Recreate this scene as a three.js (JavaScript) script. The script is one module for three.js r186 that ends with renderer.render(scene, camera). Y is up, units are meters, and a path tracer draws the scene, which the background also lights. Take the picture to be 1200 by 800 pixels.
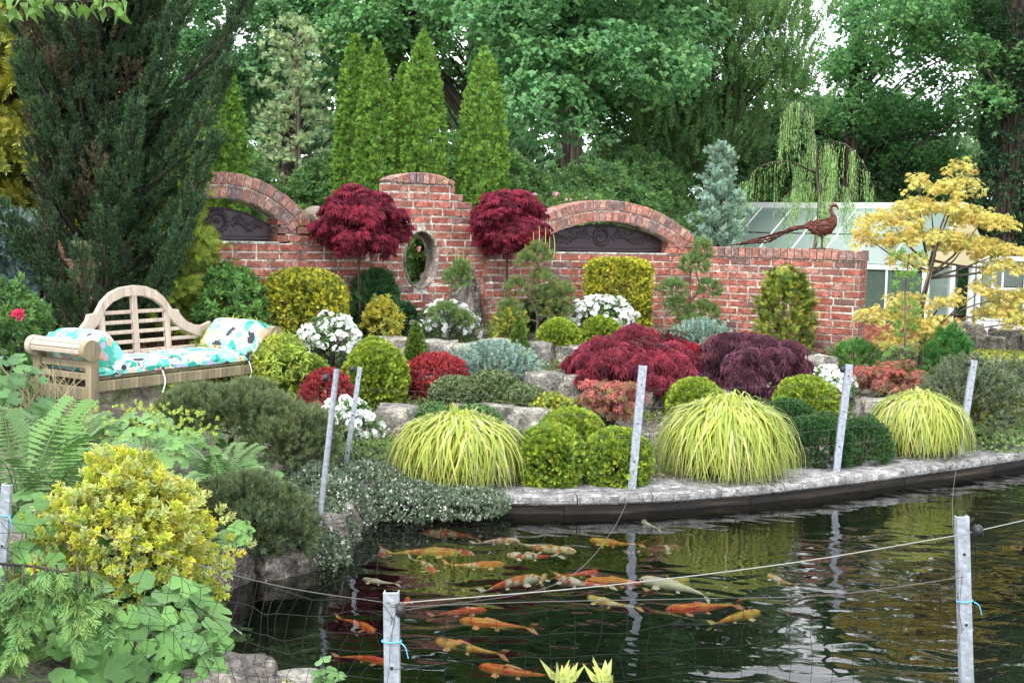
import * as THREE from 'three';
import { mergeGeometries, mergeVertices } from 'three/addons/utils/BufferGeometryUtils.js';
import { RoundedBoxGeometry } from 'three/addons/geometries/RoundedBoxGeometry.js';
import { createNoise2D, createNoise3D } from 'simplex-noise';

// ---------------------------------------------------------------- camera, sky, sun, exposure
const scene = new THREE.Scene();
const camera = new THREE.PerspectiveCamera(30.85, 1200 / 800, 0.1, 900);
camera.rotation.order = 'YXZ';
camera.position.set(0, 1.76, 0);
camera.rotation.set(-0.0894, 0, 0.021);
scene.add(camera);

const renderer = new THREE.WebGLRenderer({ antialias: true });
renderer.setSize(1024, 682);
renderer.toneMapping = THREE.LinearToneMapping;
renderer.toneMappingExposure = 2.45;
renderer.shadowMap.enabled = true;

function rng(seed) { let s = (seed * 2654435761) >>> 0; return () => { s = (s + 0x6d2b79f5) | 0; let t = Math.imul(s ^ (s >>> 15), 1 | s); t = (t + Math.imul(t ^ (t >>> 7), 61 | t)) ^ t; return ((t ^ (t >>> 14)) >>> 0) / 4294967296; }; }
const n2 = createNoise2D(rng(11)), n3 = createNoise3D(rng(12));
const fbm3 = (x, y, z, o = 4) => { let a = 0, k = 0.5, f = 1; for (let i = 0; i < o; i++) { a += k * n3(x * f, y * f, z * f); f *= 2.03; k *= 0.5; } return a; };

{ // bright overcast sky, a little thinner and bluer in soft patches
  const W = 512, H = 256, data = new Float32Array(W * H * 4);
  for (let j = 0; j < H; j++) for (let i = 0; i < W; i++) {
    const el = ((j + 0.5) / H - 0.5) * Math.PI, az = (i + 0.5) / W * Math.PI * 2;
    const dx = Math.cos(el) * Math.cos(az), dy = Math.sin(el), dz = Math.cos(el) * Math.sin(az);
    const c = fbm3(dx * 2.2, dy * 4, dz * 2.2, 5), k = 1.3 + 0.22 * c, b = Math.max(0, -c) * 0.22;
    const o = (j * W + i) * 4;
    data[o] = k * (0.955 - b); data[o + 1] = k * (0.985 - b * 0.45); data[o + 2] = k * 1.03; data[o + 3] = 1;
  }
  const sky = new THREE.DataTexture(data, W, H, THREE.RGBAFormat, THREE.FloatType);
  sky.mapping = THREE.EquirectangularReflectionMapping; sky.magFilter = THREE.LinearFilter; sky.needsUpdate = true;
  scene.background = sky; scene.environment = sky;
}
const sun = new THREE.DirectionalLight(new THREE.Color().setRGB(1, 0.965, 0.9), 1.5);
sun.position.set(-9, 22, 7); sun.target.position.set(0, 0, -9);
sun.castShadow = true; sun.shadow.radius = 26; sun.shadow.mapSize.set(2048, 2048);
Object.assign(sun.shadow.camera, { left: -25, right: 25, top: 25, bottom: -25, near: 1, far: 80 });
scene.add(sun, sun.target);

// ---------------------------------------------------------------- helpers
const V = (x, y, z) => new THREE.Vector3(x, y, z);
const names = new Map();
function numbered(name) { const k = names.get(name) ?? 0; names.set(name, k + 1); return k ? `${name}_${String(k).padStart(3, '0')}` : name; }
function thing(name, label, category, [x, y, z] = [0, 0, 0], turn = 0, group) {
  const o = new THREE.Group(); o.name = numbered(name); scene.add(o);
  o.position.set(x, y, z); o.rotation.y = turn; o.userData = { label, category };
  if (group) o.userData.group = group;
  return o;
}
function part(name, geo, mat, parent, kind) {
  const m = new THREE.Mesh(geo, mat); m.name = name; m.castShadow = m.receiveShadow = true; parent.add(m);
  if (kind) m.userData.kind = kind;
  return m;
}
function structure(name, geo, mat) { const m = part(name, geo, mat, scene, 'structure'); m.name = numbered(name); return m; }
function solo(name, geo, mat, label, category, group) {
  const m = part(numbered(name), geo, mat, scene); m.userData = { label, category }; if (group) m.userData.group = group; return m;
}
const tmpC = new THREE.Color();
function instances(name, geo, mat, list, parent) {   // list of {m: Matrix4, c: [r,g,b]}
  const o = new THREE.InstancedMesh(geo, mat, list.length); o.name = name; o.castShadow = o.receiveShadow = true;
  list.forEach((e, i) => { o.setMatrixAt(i, e.m); o.setColorAt(i, tmpC.setRGB(e.c[0], e.c[1], e.c[2])); });
  o.userData.kind = 'stuff'; parent.add(o);
  return o;
}
const UPY = V(0, 1, 0), qA = new THREE.Quaternion(), qB = new THREE.Quaternion();
function aim(p, dir, spin, s, sy = s) {               // +Y of the sprig along dir
  qA.setFromUnitVectors(UPY, dir); qB.setFromAxisAngle(UPY, spin); qA.multiply(qB);
  return new THREE.Matrix4().compose(p, qA, V(s, sy, s));
}
const tone = (c, r, amount = 0.25, warm = 0.12) => { const k = 1 + (r() - 0.5) * 2 * amount, w = (r() - 0.5) * 2 * warm; return [c[0] * k * (1 + w), c[1] * k, c[2] * k * (1 - w)]; };
const mixc = (a, b, t) => [a[0] + (b[0] - a[0]) * t, a[1] + (b[1] - a[1]) * t, a[2] + (b[2] - a[2]) * t];

class TB {                                            // triangle builder with vertex colours
  constructor() { this.p = []; this.c = []; }
  tri(a, b, c, col = [1, 1, 1], cb = col, cc = col) { this.p.push(a.x, a.y, a.z, b.x, b.y, b.z, c.x, c.y, c.z); this.c.push(...col, ...cb, ...cc); }
  quad(a, b, c, d, col) { this.tri(a, b, c, col); this.tri(a, c, d, col); }
  add(other, m) { const v = V(); for (let i = 0; i < other.p.length; i += 3) { v.set(other.p[i], other.p[i + 1], other.p[i + 2]).applyMatrix4(m); this.p.push(v.x, v.y, v.z); } this.c.push(...other.c); return this; }
  geo(smooth = false) {
    let g = new THREE.BufferGeometry();
    g.setAttribute('position', new THREE.Float32BufferAttribute(this.p, 3)); g.setAttribute('color', new THREE.Float32BufferAttribute(this.c, 3));
    g.computeVertexNormals();
    if (smooth) { // share normals between triangles that meet, whatever their colours
      const m = new Map(), n = g.attributes.normal, p = this.p, key = (i) => Math.round(p[i * 3] * 2e4) + ',' + Math.round(p[i * 3 + 1] * 2e4) + ',' + Math.round(p[i * 3 + 2] * 2e4);
      for (let i = 0; i < n.count; i++) { const k = key(i), v = m.get(k) ?? [0, 0, 0]; v[0] += n.getX(i); v[1] += n.getY(i); v[2] += n.getZ(i); m.set(k, v); }
      for (let i = 0; i < n.count; i++) { const v = m.get(key(i)), l = Math.hypot(...v) || 1; n.setXYZ(i, v[0] / l, v[1] / l, v[2] / l); }
    }
    return g;
  }
}
const M4 = (p, euler = [0, 0, 0], s = [1, 1, 1]) => new THREE.Matrix4().compose(V(...p), new THREE.Quaternion().setFromEuler(new THREE.Euler(...euler)), V(...s));
function plain(g) { g = g.index ? g.toNonIndexed() : g.clone(); for (const k of Object.keys(g.attributes)) if (!['position', 'normal', 'uv'].includes(k)) g.deleteAttribute(k); return g; }
const merge = (list) => mergeGeometries(list.map(plain));
const moved = (g, p, e, s) => g.clone().applyMatrix4(M4(p, e, s));
function boxUV(g, k = 1, off = 0) {                   // uv in metres by the main direction of each face
  g = plain(g); const p = g.attributes.position, uv = new Float32Array(p.count * 2), a = V(), b = V(), c = V(), n = V();
  for (let i = 0; i < p.count; i += 3) {
    a.fromBufferAttribute(p, i); b.fromBufferAttribute(p, i + 1); c.fromBufferAttribute(p, i + 2);
    n.crossVectors(b.clone().sub(a), c.clone().sub(a)); const x = Math.abs(n.x), y = Math.abs(n.y), z = Math.abs(n.z);
    [a, b, c].forEach((v, j) => { const q = y >= x && y >= z ? [v.x, v.z] : x >= z ? [v.z, v.y] : [v.x, v.y]; uv[(i + j) * 2] = q[0] * k + off; uv[(i + j) * 2 + 1] = q[1] * k + off * 0.7; });
  }
  g.setAttribute('uv', new THREE.BufferAttribute(uv, 2)); return g;
}
function tube(points, r0, r1 = r0, segs = 12, sides = 6, closed = false) {  // tapered tube
  const curve = new THREE.CatmullRomCurve3(points.map((p) => (p.isVector3 ? p : V(...p)))), fr = curve.computeFrenetFrames(segs, false), pos = [], idx = [], uv = [];
  for (let i = 0; i <= segs; i++) {
    const t = i / segs, c = curve.getPointAt(t), r = r0 + (r1 - r0) * t;
    for (let j = 0; j <= sides; j++) { const a = j / sides * Math.PI * 2, v = c.clone().addScaledVector(fr.normals[i], Math.cos(a) * r).addScaledVector(fr.binormals[i], Math.sin(a) * r); pos.push(v.x, v.y, v.z); uv.push(j / sides * r0 * 6, t * curve.getLength()); }
  }
  for (let i = 0; i < segs; i++) for (let j = 0; j < sides; j++) { const a = i * (sides + 1) + j, b = a + sides + 1; idx.push(a, b, a + 1, b, b + 1, a + 1); }
  const g = new THREE.BufferGeometry(); g.setAttribute('position', new THREE.Float32BufferAttribute(pos, 3)); g.setAttribute('uv', new THREE.Float32BufferAttribute(uv, 2)); g.setIndex(idx); g.computeVertexNormals(); return g;
}
function extrude(pts, depth, bevel = 0.004, holes = []) {
  const s = new THREE.Shape(pts.map((p) => new THREE.Vector2(...p))); for (const h of holes) s.holes.push(new THREE.Path(h.map((p) => new THREE.Vector2(...p))));
  return new THREE.ExtrudeGeometry(s, { depth: depth - 2 * bevel, bevelEnabled: bevel > 0, bevelThickness: bevel, bevelSize: bevel, bevelOffset: -bevel, bevelSegments: 1, curveSegments: 10 }).translate(0, 0, bevel);
}
const bar = (w, h, d, r = 0.006) => new RoundedBoxGeometry(w, h, d, 1, Math.min(r, w / 2.2, h / 2.2, d / 2.2));

// tileable noise textures
function tex(size, fn, srgb = true, repeat = [1, 1]) {
  const d = new Uint8Array(size * size * 4);
  for (let j = 0; j < size; j++) for (let i = 0; i < size; i++) { const c = fn(i / size, j / size), o = (j * size + i) * 4; for (let k = 0; k < 3; k++) d[o + k] = Math.max(0, Math.min(255, (Array.isArray(c) ? c[k] : c) * 255)); d[o + 3] = 255; }
  const t = new THREE.DataTexture(d, size, size); t.wrapS = t.wrapT = THREE.RepeatWrapping; t.magFilter = THREE.LinearFilter; t.minFilter = THREE.LinearMipmapLinearFilter; t.repeat.set(...repeat);
  if (srgb) t.colorSpace = THREE.SRGBColorSpace; t.needsUpdate = true; return t;
}
const wrapN = (seed) => { const r = rng(seed), T = new Float32Array(65536).map(() => r()); return (x, y, f) => { const X = x * f, Y = y * f, i = Math.floor(X), j = Math.floor(Y), u = X - i, v = Y - j, a = u * u * (3 - 2 * u), b = v * v * (3 - 2 * v), q = (m, n) => T[(((m % f) + f) % f) + (((n % f) + f) % f) * 256 & 65535]; return (q(i, j) * (1 - a) + q(i + 1, j) * a) * (1 - b) + (q(i, j + 1) * (1 - a) + q(i + 1, j + 1) * a) * b; }; };
const wn = wrapN(5), fb = (x, y, f, o = 5) => { let s = 0, k = 0.5, t = 0; for (let i = 0; i < o && f < 256; i++, f *= 2, k *= 0.55) { s += k * wn(x, y, f); t += k; } return s / t; };
const std = (o) => new THREE.MeshStandardMaterial(o), lin = (r, g, b) => new THREE.Color().setRGB(r, g, b);

// ---------------------------------------------------------------- the lie of the land (x right, d = distance away from the camera, metres)
const sstep = (a, b, x) => { const t = Math.min(1, Math.max(0, (x - a) / (b - a))); return t * t * (3 - 2 * t); };
const kerbD = (x) => 7.58 + 1.6 * (Math.sqrt(1 + (Math.max(x, 0) / 2) ** 2) - 1);
function landY(x, z) {
  const d = -z, s = d - kerbD(x) - 0.38;
  const bank = 0.28 - 0.15 * sstep(-2.0, -1.2, x) * (1 - sstep(7.2, 8.4, d)), hg = 0.12 + Math.max(0, (0.165 - 0.005 * (x + 1)) * Math.min(s, 4.4)), hl = bank + sstep(10.2, 11, d) * 0.52, t = sstep(-2.1, -0.9, x) * sstep(6.2, 8.2, d);
  return hl * (1 - t) + hg * t - sstep(3.3, 4.6, x) * sstep(11.5, 15, d) * 0.6;
}
const POND = [];
for (let x = -0.8; x <= 7.01; x += 0.2) POND.push([x, kerbD(x) + 0.02]);
POND.push([9, 8.5], [6.5, 6.8], [5, 5.7], [3, 4.45], [1.5, 3.95], [-0.5, 3.9], [-1.1, 4.35], [-1.34, 4.8], [-1.42, 5.3], [-1.42, 5.9], [-1.2, 6.12], [-1.02, 6.4], [-0.94, 6.8], [-0.92, 7.3]);
const inPond = (x, d) => { let c = false; for (let i = 0, j = POND.length - 1; i < POND.length; j = i++) { const [a, b] = POND[i], [e, f] = POND[j]; if ((b > d) !== (f > d) && x < (e - a) * (d - b) / (f - b) + a) c = !c; } return c; };

const soilTex = tex(1024, (u, v) => { const a = fb(u, v, 6), b = fb(u + 0.3, v + 0.7, 48, 3), m = Math.max(0, fb(u + 0.5, v, 9, 5) - 0.5) * 2.6, g = wn(u, v, 200) * 0.12 + wn(u, v, 90) * 0.1; const k = 0.28 + a * 0.2 + (b - 0.5) * 0.3 + g - 0.1; return [k * 1.03 - m * 0.12, k * 0.97 + m * 0.02, k * 0.88 - m * 0.22]; });
soilTex.repeat.set(0.7, 0.7);
const soilBump = tex(512, (u, v) => fb(u, v, 30, 4), false, [0.9, 0.9]);
const SOIL = std({ map: soilTex, roughness: 0.95, bumpMap: soilBump, bumpScale: 0.03 });
{
  const xs = [], ds = [];
  for (let x = -400; x < -60; x += 40) xs.push(x); for (let x = -60; x < -6; x += 2) xs.push(x); for (let x = -6; x < 9; x += 0.06) xs.push(x); for (let x = 9; x < 60; x += 2) xs.push(x); for (let x = 60; x <= 400; x += 40) xs.push(x);
  for (let d = -60; d < 3; d += 3) ds.push(d); for (let d = 3; d < 14; d += 0.06) ds.push(d); for (let d = 14; d < 60; d += 1.5) ds.push(d); for (let d = 60; d <= 700; d += 40) ds.push(d);
  const pos = [], uv = [], idx = [];
  for (const d of ds) for (const x of xs) {
    let y = inPond(x, d) || inPond(x + 0.13, d) || inPond(x - 0.13, d) || inPond(x, d + 0.13) || inPond(x, d - 0.13) ? -1.25 : landY(x, -d) + 0.012 * n2(x * 3, d * 3) + 0.02 * n2(x * 0.9, d * 0.9) - 0.035;
    pos.push(x, y, -d); uv.push(x, d);
  }
  const n = xs.length;
  for (let j = 0; j < ds.length - 1; j++) for (let i = 0; i < n - 1; i++) { const a = j * n + i; idx.push(a, a + 1, a + n, a + 1, a + n + 1, a + n); }
  const g = new THREE.BufferGeometry(); g.setAttribute('position', new THREE.Float32BufferAttribute(pos, 3)); g.setAttribute('uv', new THREE.Float32BufferAttribute(uv, 2)); g.setIndex(idx); g.computeVertexNormals();
  structure('ground', g, SOIL);
  // pond liner: black sheet over the basin floor and up its sides
  const s = new THREE.Shape(POND.map(([x, d]) => new THREE.Vector2(x, d)));
  const liner = new THREE.ShapeGeometry(s).rotateX(-Math.PI / 2).translate(0, -1.2, 0);
  const lp = [], rim = POND.concat([POND[0]]), y0 = 0.05, y1 = -1.3;
  for (let i = 0; i < rim.length - 1; i++) { const a = V(rim[i][0], y1, -rim[i][1]), b = V(rim[i + 1][0], y1, -rim[i + 1][1]), c = b.clone().setY(y0), e = a.clone().setY(y0); for (const q of [a, b, c, a, c, e]) lp.push(q.x, q.y, q.z); }
  const sg = new THREE.BufferGeometry(); sg.setAttribute('position', new THREE.Float32BufferAttribute(lp, 3)); sg.setAttribute('uv', new THREE.Float32BufferAttribute(new Float32Array(lp.length / 3 * 2), 2)); sg.computeVertexNormals();
  structure('pond_basin', merge([liner, sg]), std({ color: lin(0.008, 0.011, 0.008), roughness: 0.9 }));
}
{ // water: a rippled sheet
  const step = 0.022, x0 = -1.6, x1 = 6.5, d0 = 3.7, d1 = 10.6, nx = Math.round((x1 - x0) / step), nz = Math.round((d1 - d0) / step), pos = [], idx = [];
  const wave = (x, d) => {
    const calm = 0.45 + 0.55 * sstep(-0.3, 0.5, n2(x * 0.5 + 3, d * 0.7)), wx = x + 0.06 * n2(x * 2, d * 2 + 9), wd = d + 0.06 * n2(x * 2 + 5, d * 2);
    return calm * (0.003 * n2(wx * 1.7, wd * 4.6) + 0.0016 * n2(wx * 4.5 + 7, wd * 11) + 0.0005 * n2(wx * 11, wd * 24)) + 0.0011 * n2(x * 0.9, d * 1.4);
  };
  for (let j = 0; j <= nz; j++) for (let i = 0; i <= nx; i++) { const x = x0 + i * step, d = d0 + j * step; pos.push(x, wave(x, d), -d); }
  for (let j = 0; j < nz; j++) for (let i = 0; i < nx; i++) { const a = j * (nx + 1) + i, x = x0 + i * step, d = d0 + j * step; if (!inPond(x, d) && !inPond(x + 0.1, d) && !inPond(x - 0.1, d) && !inPond(x, d - 0.1) && !inPond(x, d + 0.1)) continue; idx.push(a, a + 1, a + nx + 1, a + 1, a + nx + 2, a + nx + 1); }
  const g = new THREE.BufferGeometry(); g.setAttribute('position', new THREE.Float32BufferAttribute(pos, 3)); g.setIndex(idx); g.computeVertexNormals();
  structure('water', g, new THREE.MeshPhysicalMaterial({ color: lin(0.46, 0.48, 0.44), roughness: 0, transmission: 1, thickness: 0, ior: 1.33 }));
}

// ---------------------------------------------------------------- shared surface materials
const stoneTex = tex(512, (u, v) => { const a = fb(u, v, 5), b = fb(u + 0.4, v + 0.2, 40, 3), l = Math.max(0, fb(u, v + 0.6, 14, 4) - 0.56) * 3, k = 0.42 + (a - 0.5) * 0.45 + (b - 0.5) * 0.35; return [k * 1.02 + l * 0.25, k + l * 0.25, k * 0.96 + l * 0.2]; }, true, [1.6, 1.6]);
const stoneBump = tex(512, (u, v) => fb(u, v, 10, 5), false, [1.6, 1.6]);
const STONE = std({ map: stoneTex, color: lin(1.0, 0.97, 0.94), roughness: 0.93, bumpMap: stoneBump, bumpScale: 0.03 });
const DARKSTONE = std({ map: stoneTex, color: lin(0.62, 0.56, 0.55), roughness: 0.95, bumpMap: stoneBump, bumpScale: 0.05 });
const PALESTONE = std({ map: stoneTex, color: lin(1.4, 1.36, 1.33), roughness: 0.93, bumpMap: stoneBump, bumpScale: 0.02 });
const barkTex = tex(512, (u, v) => { const a = fb(u, v * 0.25, 16, 5), b = fb(u + 0.2, v, 60, 2), k = 0.22 + (a - 0.5) * 0.55 + (b - 0.5) * 0.2; return [k * 1.12, k * 0.98, k * 0.84]; }, true, [3, 0.7]);
const BARK = std({ map: barkTex, roughness: 0.95, bumpMap: tex(256, (u, v) => fb(u, v * 0.25, 12, 5), false, [3, 0.7]), bumpScale: 0.05 });
const GREYBARK = std({ map: barkTex, color: lin(1.7, 1.75, 1.8), roughness: 0.95 });
const MAPLEBARK = std({ map: barkTex, color: lin(0.85, 0.66, 0.62), roughness: 0.9 });
function rock(w, h, d, seed, rough = 0.12, sub = 7) {     // a blocky stone, base at y = 0
  const g = mergeVertices(new THREE.BoxGeometry(1, 1, 1, sub, sub, sub).deleteAttribute('normal').deleteAttribute('uv')), p = g.attributes.position, v = V();
  for (let i = 0; i < p.count; i++) {
    v.fromBufferAttribute(p, i); const s = v.clone().normalize().multiplyScalar(0.62); v.lerp(s, 0.22);
    const k = 1 + rough * fbm3(v.x * 2 + seed * 7.1, v.y * 2, v.z * 2 + seed, 4) * 2; v.multiplyScalar(k);
    p.setXYZ(i, v.x * w, (v.y + 0.5) * h, v.z * d);
  }
  g.computeVertexNormals(); return boxUV(g, 1, seed * 0.37);
}

// ---------------------------------------------------------------- pond kerb
{
  const kerb = thing('pond_kerb', 'weathered grey kerb curving along the far side of the pond', 'kerb');
  const r = rng(3), conc = tex(512, (u, v) => { const a = fb(u, v, 8), b = fb(u, v, 70, 2), l = Math.max(0, fb(u + 0.1, v + 0.5, 16, 4) - 0.58) * 3.2, d = Math.max(0, fb(u + 0.6, v + 0.1, 22, 3) - 0.58) * 3; const k = 0.55 + (a - 0.5) * 0.35 + (b - 0.5) * 0.25 + l * 0.28 - d * 0.3; return [k, k * 0.99, k * 0.97]; }, true, [2, 2]);
  const mats = [1.0, 0.88, 1.12].map((k) => std({ map: conc, color: lin(0.74 * k, 0.74 * k, 0.77 * k), roughness: 0.92, bumpMap: stoneBump, bumpScale: 0.02 }));
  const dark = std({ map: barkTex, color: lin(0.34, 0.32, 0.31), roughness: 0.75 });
  const slab = (t0, t1, off0, off1, top, thick, nose) => { // slab along the curve between two x, offsets away from the water
    const pts = [], N = 3, at = (x, o) => { const e = 0.01, dx = kerbD(x + e) - kerbD(x - e), l = Math.hypot(2 * e, dx), nx = -dx / l, nd = 2 * e / l; return V(x + nx * o, 0, -(kerbD(x) + nd * o)); };
    const prof = nose ? [[off0 + 0.012, -thick], [off0, -thick + 0.012], [off0, -0.028], [off0 + 0.008, -0.01], [off0 + 0.026, 0], [off1 - 0.004, 0], [off1, -0.006], [off1, -thick]] : [[off0, -thick], [off0, -0.006], [off0 + 0.006, 0], [off1 - 0.006, 0], [off1, -0.006], [off1, -thick]];
    const tb = new TB(), rows = [];
    for (let i = 0; i <= N; i++) { const x = t0 + (t1 - t0) * i / N; rows.push(prof.map(([o, y]) => at(x, o).setY(top + y))); }
    for (let i = 0; i < N; i++) for (let k = 0; k < prof.length - 1; k++) tb.quad(rows[i][k], rows[i + 1][k], rows[i + 1][k + 1], rows[i][k + 1]);
    for (const e of [rows[0], rows[N]]) for (let k = 1; k < prof.length - 1; k++) tb.tri(e[0], e[k], e[k + 1]);
    return boxUV(tb.geo(), 1, r() * 3);
  };
  for (let x = -0.95; x < 6.6;) { const w = 0.42 + r() * 0.14; part('coping_stone', slab(x + 0.004, x + w - 0.004, -0.035, 0.115, 0.122 + (r() - 0.5) * 0.006, 0.06, true), mats[Math.floor(r() * 3)], kerb); x += w; }
  for (let x = -0.95; x < 6.6;) { const w = 0.2 + r() * 0.13; part('paving_slab', slab(x + 0.003, x + w - 0.003, 0.121, 0.25 + (r() - 0.5) * 0.01, 0.12 + (r() - 0.5) * 0.008, 0.05, false), mats[Math.floor(r() * 3)], kerb); part('paving_slab', slab(x + 0.06, x + w + 0.054, 0.257, 0.38, 0.119 + (r() - 0.5) * 0.008, 0.05, false), mats[Math.floor(r() * 3)], kerb); x += w; }
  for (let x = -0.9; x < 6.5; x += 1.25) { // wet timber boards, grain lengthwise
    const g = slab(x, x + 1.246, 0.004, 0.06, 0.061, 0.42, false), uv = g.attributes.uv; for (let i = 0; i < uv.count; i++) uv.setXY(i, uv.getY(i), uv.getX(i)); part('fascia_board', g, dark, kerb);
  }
}

// ---------------------------------------------------------------- brick garden wall, four bays
const brickTex = tex(512, (u, v) => { const a = fb(u, v, 8), b = fb(u + 0.5, v + 0.3, 50, 3), w = Math.max(0, fb(u + 0.2, v + 0.6, 11, 4) - 0.58) * 3.4, k = 0.8 + (a - 0.5) * 0.55 + (b - 0.5) * 0.4; return [k + w * 0.5, k * 0.97 + w * 0.75, k * 0.95 + w * 0.8]; }, true, [2.2, 2.2]);
const brickBump = tex(256, (u, v) => fb(u, v, 20, 4), false, [3, 3]);
const BRICKS = [[0.5, 0.175, 0.13], [0.47, 0.15, 0.11], [0.53, 0.21, 0.155], [0.43, 0.145, 0.11], [0.5, 0.24, 0.18], [0.45, 0.18, 0.14], [0.38, 0.175, 0.15], [0.29, 0.16, 0.15]].map((c) => std({ color: lin(...c), map: brickTex, roughness: 0.92, bumpMap: brickBump, bumpScale: 0.006 }));
const COPES = [[0.5, 0.24, 0.185], [0.46, 0.23, 0.19], [0.52, 0.31, 0.23], [0.36, 0.22, 0.2], [0.43, 0.25, 0.22], [0.29, 0.2, 0.195]].map((c) => std({ color: lin(...c), map: brickTex, roughness: 0.93, bumpMap: brickBump, bumpScale: 0.006 }));
const MORTAR = std({ map: stoneTex, color: lin(2.4, 2.32, 2.25), roughness: 0.97, bumpMap: stoneBump, bumpScale: 0.02 });
function brickGeo(seed) {  // unit brick: x -0.5..0.5, y -0.5..0.5, front at z = 0.5, worn edges
  const r = rng(seed + 70), tb = new TB(), j = (k) => (r() - 0.5) * k, c = [[-1, -1], [1, -1], [1, 1], [-1, 1]];
  const back = c.map(([x, y]) => V(x * 0.5, y * 0.5, -0.5)), mid = c.map(([x, y]) => V(x * (0.5 + j(0.012)), y * (0.5 + j(0.05)), 0.44 + j(0.03))), front = c.map(([x, y]) => V(x * (0.478 + j(0.016)), y * (0.43 + j(0.07)), 0.5 + j(0.03)));
  for (let k = 0; k < 4; k++) { const n = (k + 1) % 4; tb.quad(back[k], back[n], mid[n], mid[k]); tb.quad(mid[k], mid[n], front[n], front[k]); }
  tb.quad(front[0], front[1], front[2], front[3]); tb.quad(back[1], back[0], back[3], back[2]);
  return tb.geo();
}
const BRICK_GEO = [];
for (let k = 0; k < 10; k++) { const g = brickGeo(k), b = g.clone().scale(0.215, 0.065, 0.1), u = boxUV(b, 1, k * 0.43); g.setAttribute('uv', u.attributes.uv); BRICK_GEO.push(g); }
const SOLDIER_GEO = []; // bricks on end, worn on both ends, used for arches and copings
for (let k = 0; k < 8; k++) { const g = brickGeo(k + 30), u = boxUV(g.clone().scale(0.068, 0.11, 0.23), 1, k * 0.31); g.setAttribute('uv', u.attributes.uv); SOLDIER_GEO.push(g); }
const COURSE = 0.0755;
function brick(parent, u, y, w, h, d, zf, r, list = BRICKS, geos = BRICK_GEO, turn = 0) { // zf = z of its face
  const pick = list[Math.floor(Math.pow(r(), 1.25) * list.length)], m = part('brick', geos[Math.floor(r() * geos.length)], pick, parent);
  m.scale.set(w, h, d); m.position.set(u, y, zf - d / 2 + (r() - 0.5) * 0.006); m.rotation.z = turn; if (r() < 0.5) m.rotation.z += Math.PI; return m;
}
function layCourses(parent, top, bottom, spans, seed, zf = 0.112) {  // spans(yMid) -> [[u0,u1],...]
  const r = rng(seed); let k = 0;
  for (let y1 = top; y1 > bottom; y1 -= COURSE, k++) {
    const h = COURSE - 0.0135, ym = y1 - COURSE / 2;
    for (const [a, b] of spans(ym, k)) {
      let u = a - (k % 2 ? 0.1125 : 0) - r() * 0.03;
      while (u < b - 0.004) {
        let L = 0.2145 + (r() - 0.5) * 0.012; if (r() < 0.1) L = 0.1 + r() * 0.02;
        let u0 = Math.max(a, u), u1 = Math.min(b, u + L); if (b - u1 < 0.045) u1 = b;
        if (u1 - u0 > 0.035) brick(parent, (u0 + u1) / 2, ym, u1 - u0, h * (0.97 + r() * 0.05), u0 === a ? 0.222 : 0.1, zf, r);
        u = Math.max(u + L, u1) + 0.0125; if (u1 === b) break;
      }
    }
  }
}
function rowlock(parent, u0, u1, top, h, seed, depth = 0.25) { const r = rng(seed), n = Math.round((u1 - u0) / 0.0765), w = (u1 - u0) / n; for (let i = 0; i < n; i++) brick(parent, u0 + (i + 0.5) * w, top - h / 2 + (r() - 0.5) * 0.006, w - 0.01, h, depth, depth / 2 + 0.004, r, COPES, SOLDIER_GEO); }
function ring(parent, cu, cy, R, h, a0, a1, seed, depth = 0.25) { // arch ring of bricks on end, a measured from the crown
  const r = rng(seed), n = Math.round((a1 - a0) * (R + h / 2) / 0.0755), da = (a1 - a0) / n;
  for (let i = 0; i < n; i++) { const a = a0 + (i + 0.5) * da, m = brick(parent, cu + Math.sin(a) * (R + h / 2), cy + Math.cos(a) * (R + h / 2), da * (R + h / 2) - 0.0105, h, depth, depth / 2 + 0.006, r, COPES, SOLDIER_GEO, -a); m.rotation.x = 0; }
}
const arcPts = (cu, cy, R, a0, a1, n = 20) => Array.from({ length: n + 1 }, (_, i) => { const a = a0 + (a1 - a0) * i / n; return [cu + Math.sin(a) * R, cy + Math.cos(a) * R]; });
const core = (pts, holes = [], th = 0.214) => boxUV(extrude(pts, th, 0, holes).translate(0, 0, -th / 2));
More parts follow.
